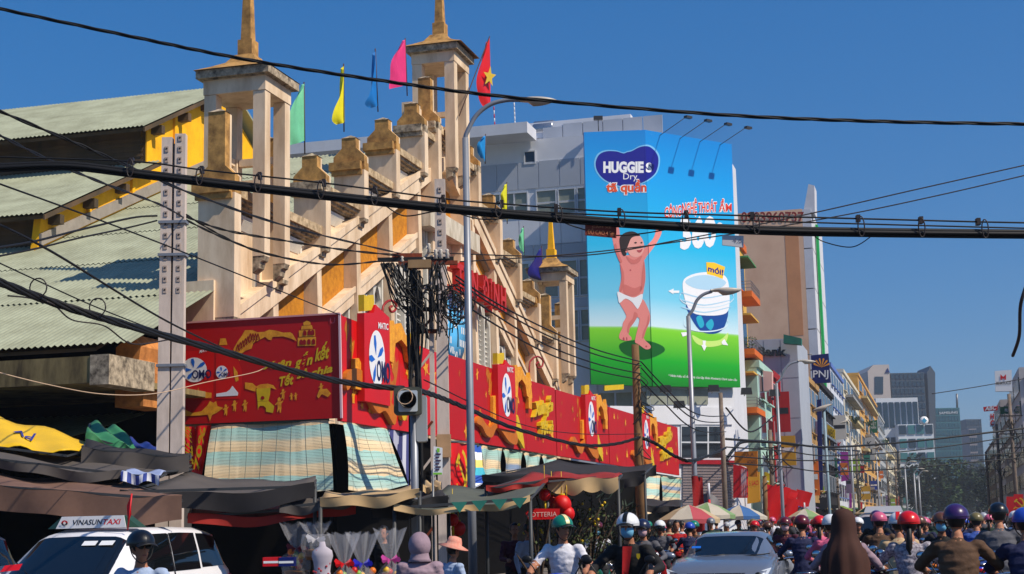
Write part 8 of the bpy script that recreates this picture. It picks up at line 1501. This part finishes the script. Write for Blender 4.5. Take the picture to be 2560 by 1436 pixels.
def shawl(t, h, hp):
    m = mat('shawl_brown', (66, 36, 26), .85, var=.15, sc=5); Pz = [(.0, .215, .01, .01), (.0, .205, .06, .065), (.0, .175, .1, .11), (.0, .12, .13, .14), (.0, .05, .14, .15), (.02, -.03, .145, .15), (.06, -.11, .15, .15), (.1, -.18, .185, .165), (.12, -.26, .23, .19), (.14, -.38, .26, .2), (.18, -.52, .26, .2), (.2, -.66, .27, .2)]; b = B(); n = 40; P = []
    for i, (dy, dz, rx, ry) in enumerate(Pz): f = .16 * max(0, i - 4) / len(Pz); P += [h + V((rx * math.cos(a) * (1 + f * math.sin(9 * a)), dy * .5 + ry * math.sin(a) * (1 + f * math.sin(9 * a + 1)), dz + (.03 * math.sin(5 * a) if i > 10 else 0))) for a in (2 * math.pi * j / n for j in range(n))]
    b.smooth = True; b.add(P, [(i * n + j, i * n + (j + 1) % n, (i + 1) * n + (j + 1) % n, (i + 1) * n + j) for i in range(len(Pz) - 1) for j in range(n)] + [tuple(range(n))]); b.ob('shawl', m, t, local=True)
rider('woman rider seen from behind under a long dark brown head shawl', 'blue scooter under the brown shawled woman', 2110, 17.5, 'rideW', [cloth('lavender', None), m_trd], None, 'blue', PI, extra=shawl)
rider('rider in plain white helmet hidden behind the brown shawl', 'white scooter ahead of the brown shawl', 2078, 22, 'rideW', [cloth('pink', None), m_jean], 'white', 'white', PI)
m_leo = mat('leopard_print', (206, 200, 206), .85, var=0, sc=34, c2=(96, 88, 100), c2amt=.75)
rider('rider from behind in bright red helmet and black and white spotted shirt', 'scooter of the spotted shirt rider', 2272, 17.5, 'rideW', [m_leo, m_jean, cloth('white', None)], 'red', 'silver', PI, hair=2)
rider('passenger sized rider in white striped helmet left of the red helmet', 'white scooter just ahead of the spotted shirt', 2246, 20, 'ride', [cloth('beige', None), m_trd], 'white', 'white', PI, stripe=m_re)
rider('rider from behind in shiny purple helmet and brown sweater', 'dark red scooter of the brown sweater rider', 2390, 15.6, 'rideL', [cloth('brown', None), m_trd], 'purple', 'maroon', PI, sc=1.03)
rider('rider facing us in dark helmet and pale blue mask left of the brown sweater', 'grey scooter facing us left of the brown sweater', 2352, 22, 'ride', [cloth('black', None), m_trd], 'brown', 'grey', 0, mask=m_mask)
rider('heavy rider from behind in dark grey shirt near the right edge', 'black scooter of the grey shirted rider near the right edge', 2497, 21, 'rideL', [cloth('grey', None), m_trd], 'black', 'black', PI, sc=1.06)
rider('rider in olive helmet and blue jacket right of the purple helmet', 'blue scooter ahead of the brown sweater', 2440, 27, 'rideL', [cloth('blue', None), m_jean], 'olive', 'blue', PI)
rider('rider cut by the right picture edge in black', 'scooter with a big round mirror at the right picture edge', 2562, 15.5, 'rideL', [cloth('navy', None), m_trd], 'blue', 'red', PI)
rider('rider in red pink helmet and dark pink top left of the shawl', 'maroon scooter left of the brown shawl', 2050, 26, 'rideW', [cloth('pink', None), m_trd], 'red', 'maroon', PI, hair=2)
# people on foot
def hood(t, h, hp):
    m = cloth('lavender', None); o = shell(dome(h + V((0, .01, .0)), .13, .145, .155, .62, 2 * PI - .62, -1.1, PI / 2), 20, 10, 'hood', m, t)
    b = B(); b.grid(dome(h + V((0, .01, 0)), .13, .14, .155, -.7, .7, .55, PI / 2), 10, 5); b.ob('hood_top', m, t, local=True); b = B(); b.lathe([(.1, -.05), (.104, -.1), (.115, -.15), (.14, -.185)], h + V((0, .02, 0)), 20); b.ob('hood_collar', m, t, local=True)
person('person from behind in a pale mauve hooded jacket', 'standH', 1048, 16.5, [cloth('lavender', None), m_trd], None, PI + .3, extra=hood, sc=.93)
def straw(t, h, hp):
    m = mat('hat_pink_straw', (206, 150, 130), .85, var=.15, sc=14, c2=(220, 110, 90), c2amt=.4); b = B(); b.lathe([(.23, .0), (.235, .012), (.12, .055), (.115, .1), (.09, .16), (.02, .175)], (0, 0, 0), 24); o = b.ob('sun_hat', m, t, local=True); o.location = h + V((0, 0, .04)); o.rotation_euler = (.15, -.2, 0)
person('woman in a wide pink sun hat and pale blouse beside the hooded person', 'standA', 1128, 20, [cloth('paleblue', None), m_trd], None, PI - .6, extra=straw, sc=.86)
FT = [('stallholder in a dark shirt in the shade behind the gift baskets', 960, 27, 'stand', 'black', 0), ('stallholder in dim red shirt left of the lotteria sign', 1285, 28, 'standA', 'maroon', .4), ('bystander in pale blue shirt beside the blossoming shrub', 1318, 27, 'stand', 'paleblue', 1.0), ('pedestrian in a bright red shirt left of the silver car', 1690, 37, 'stand', 'red', .3), ('pedestrian in white with a bag left of the silver car roof', 1702, 44, 'standA', 'white', 2.0), ('pedestrian in beige on the pavement by the parasols', 1672, 42, 'stand', 'beige', PI), ('pedestrian in dark blue before the shutter', 1790, 62, 'stand', 'navy', PI), ('pedestrian in teal under the blue parasol', 1845, 57, 'standA', 'teal', 1.2), ('pedestrian in pink by the second striped post', 2020, 78, 'stand', 'pink', 0)]
for lab, x, Y, kd, c, r in FT: person(lab, kd, x, Y, [cloth(c, None), m_trd, m_sk if c in ('red', 'white', 'teal') else cloth(c, None)], None, r)
for x, Y, lab in ((1880, 58, 'woman in a pointed straw hat beside the blue parasol'),):
    def cone(t, h, hp): b = B(); b.lathe([(.25, 0), (.25, .008), (.005, .19)], (0, 0, 0), 20); o = b.ob('conical_hat', mat('straw_hat', (206, 180, 120), .8, var=.1, sc=20), t, local=True); o.location = h + V((0, 0, .04))
    person(lab, 'standA', x, Y, [cloth('beige', None), m_trd], None, .5, extra=cone, sc=.93)
# the mass of scooters down the street: every rider and every scooter on its own
rnd = random.Random(21); used = set(); placed = []
hk, ck, bk_ = list(hm), [c for c in CL], list(bike_paint)
wt = dict(black=6, grey=4, navy=5, maroon=2, brown=3, white=1, red=1, blue=1, darkgreen=3)
names = [c for c, w in wt.items() for _ in range(w)]
def far_rider(x, Y, away):
    for _ in range(60):
        key = (rnd.choice(hk), rnd.choice(names), rnd.choice(bk_))
        if key not in used: break
    used.add(key); h, c, p = key; d = 'from behind' if away else 'facing us'; rot = PI * away + rnd.uniform(-.12, .12); mask = rnd.random() < .35 and not away
    low = Y > 42; bl = '%s scooter %s under the rider with %s helmet and %s top' % (p, 'in the far traffic' if low else 'in the mid traffic', h, c); t, g = bike(bl, x, Y, p, rot, low=low)
    person('rider %s in %s helmet and %s top on a %s scooter' % (d, h, c, p), rnd.choice(['far', 'farW']) if low else rnd.choice(['ride', 'rideW', 'rideL']), x, Y, [cloth(c, None), rnd.choice([m_trd, m_jean])], h, rot, mask=m_mask if mask else None, at_bike=g, sc=rnd.uniform(.95, 1.06), low=low, hair=2 if away and rnd.random() < .35 else True, group='riders in the traffic')
tries = 0; OCC = [(-3.98, 28.3, 2.4), (-3.98, 31.8, 2.4), (-1.6, 46, 2.4), (-5.2, 92, 2)]
for o in list(COL.objects):
    if o.get('category') == 'motorbike': q = nsz(o.location); OCC.append((q.x, q.y, .8))
bikeA_home = bikeA
rows = [(24, 45, 24, .95), (45, 75, 38, 1.0), (75, 130, 38, 1.0), (130, 220, 24, 1.0)]
for y0, y1, cnt, sp_ in rows:
    k_ = 0; tries = 0
    while k_ < cnt and tries < 600:
        tries += 1; s = rnd.uniform(y0, y1); n = rnd.uniform(-9.8, 5.2); p = W(n, s, 0); x = 1280 + p.x / p.y * F
        if x > 2600 or (s < 34 and x < 1985) or (s < 45 and x < 1640) or (s < 30 and x > 2330): continue
        if any((n - a) ** 2 + ((s - c) * .55) ** 2 < (r * sp_) ** 2 for a, c, r in OCC): continue
        OCC.append((n, s, 1.0)); far_rider(x, p.y, n > -5.0 if rnd.random() < .85 else n < -5); k_ += 1
for o in [bikeA] + list(bikeA.children_recursive): bpy.data.objects.remove(o)
# ================================================================ haze of the town air
hz = bpy.data.materials.new('haze_air'); hz.use_nodes = True; t_ = hz.node_tree; t_.nodes.remove(t_.nodes['Principled BSDF']); pv = t_.nodes.new('ShaderNodeVolumePrincipled')
pv.inputs['Color'].default_value = (.80, .88, 1, 1); pv.inputs['Density'].default_value = .00028; pv.inputs['Anisotropy'].default_value = .2
t_.links.new(pv.outputs[0], t_.nodes['Material Output'].inputs['Volume'])
b = S(); b.box(-1000, 1000, -120, 2500, -1.5, 95); b.ob('haze', hz, frame=SM, kind='stuff')
scn.cycles.volume_bounces = 0; scn.cycles.volume_step_rate = 8; scn.cycles.volume_max_steps = 64
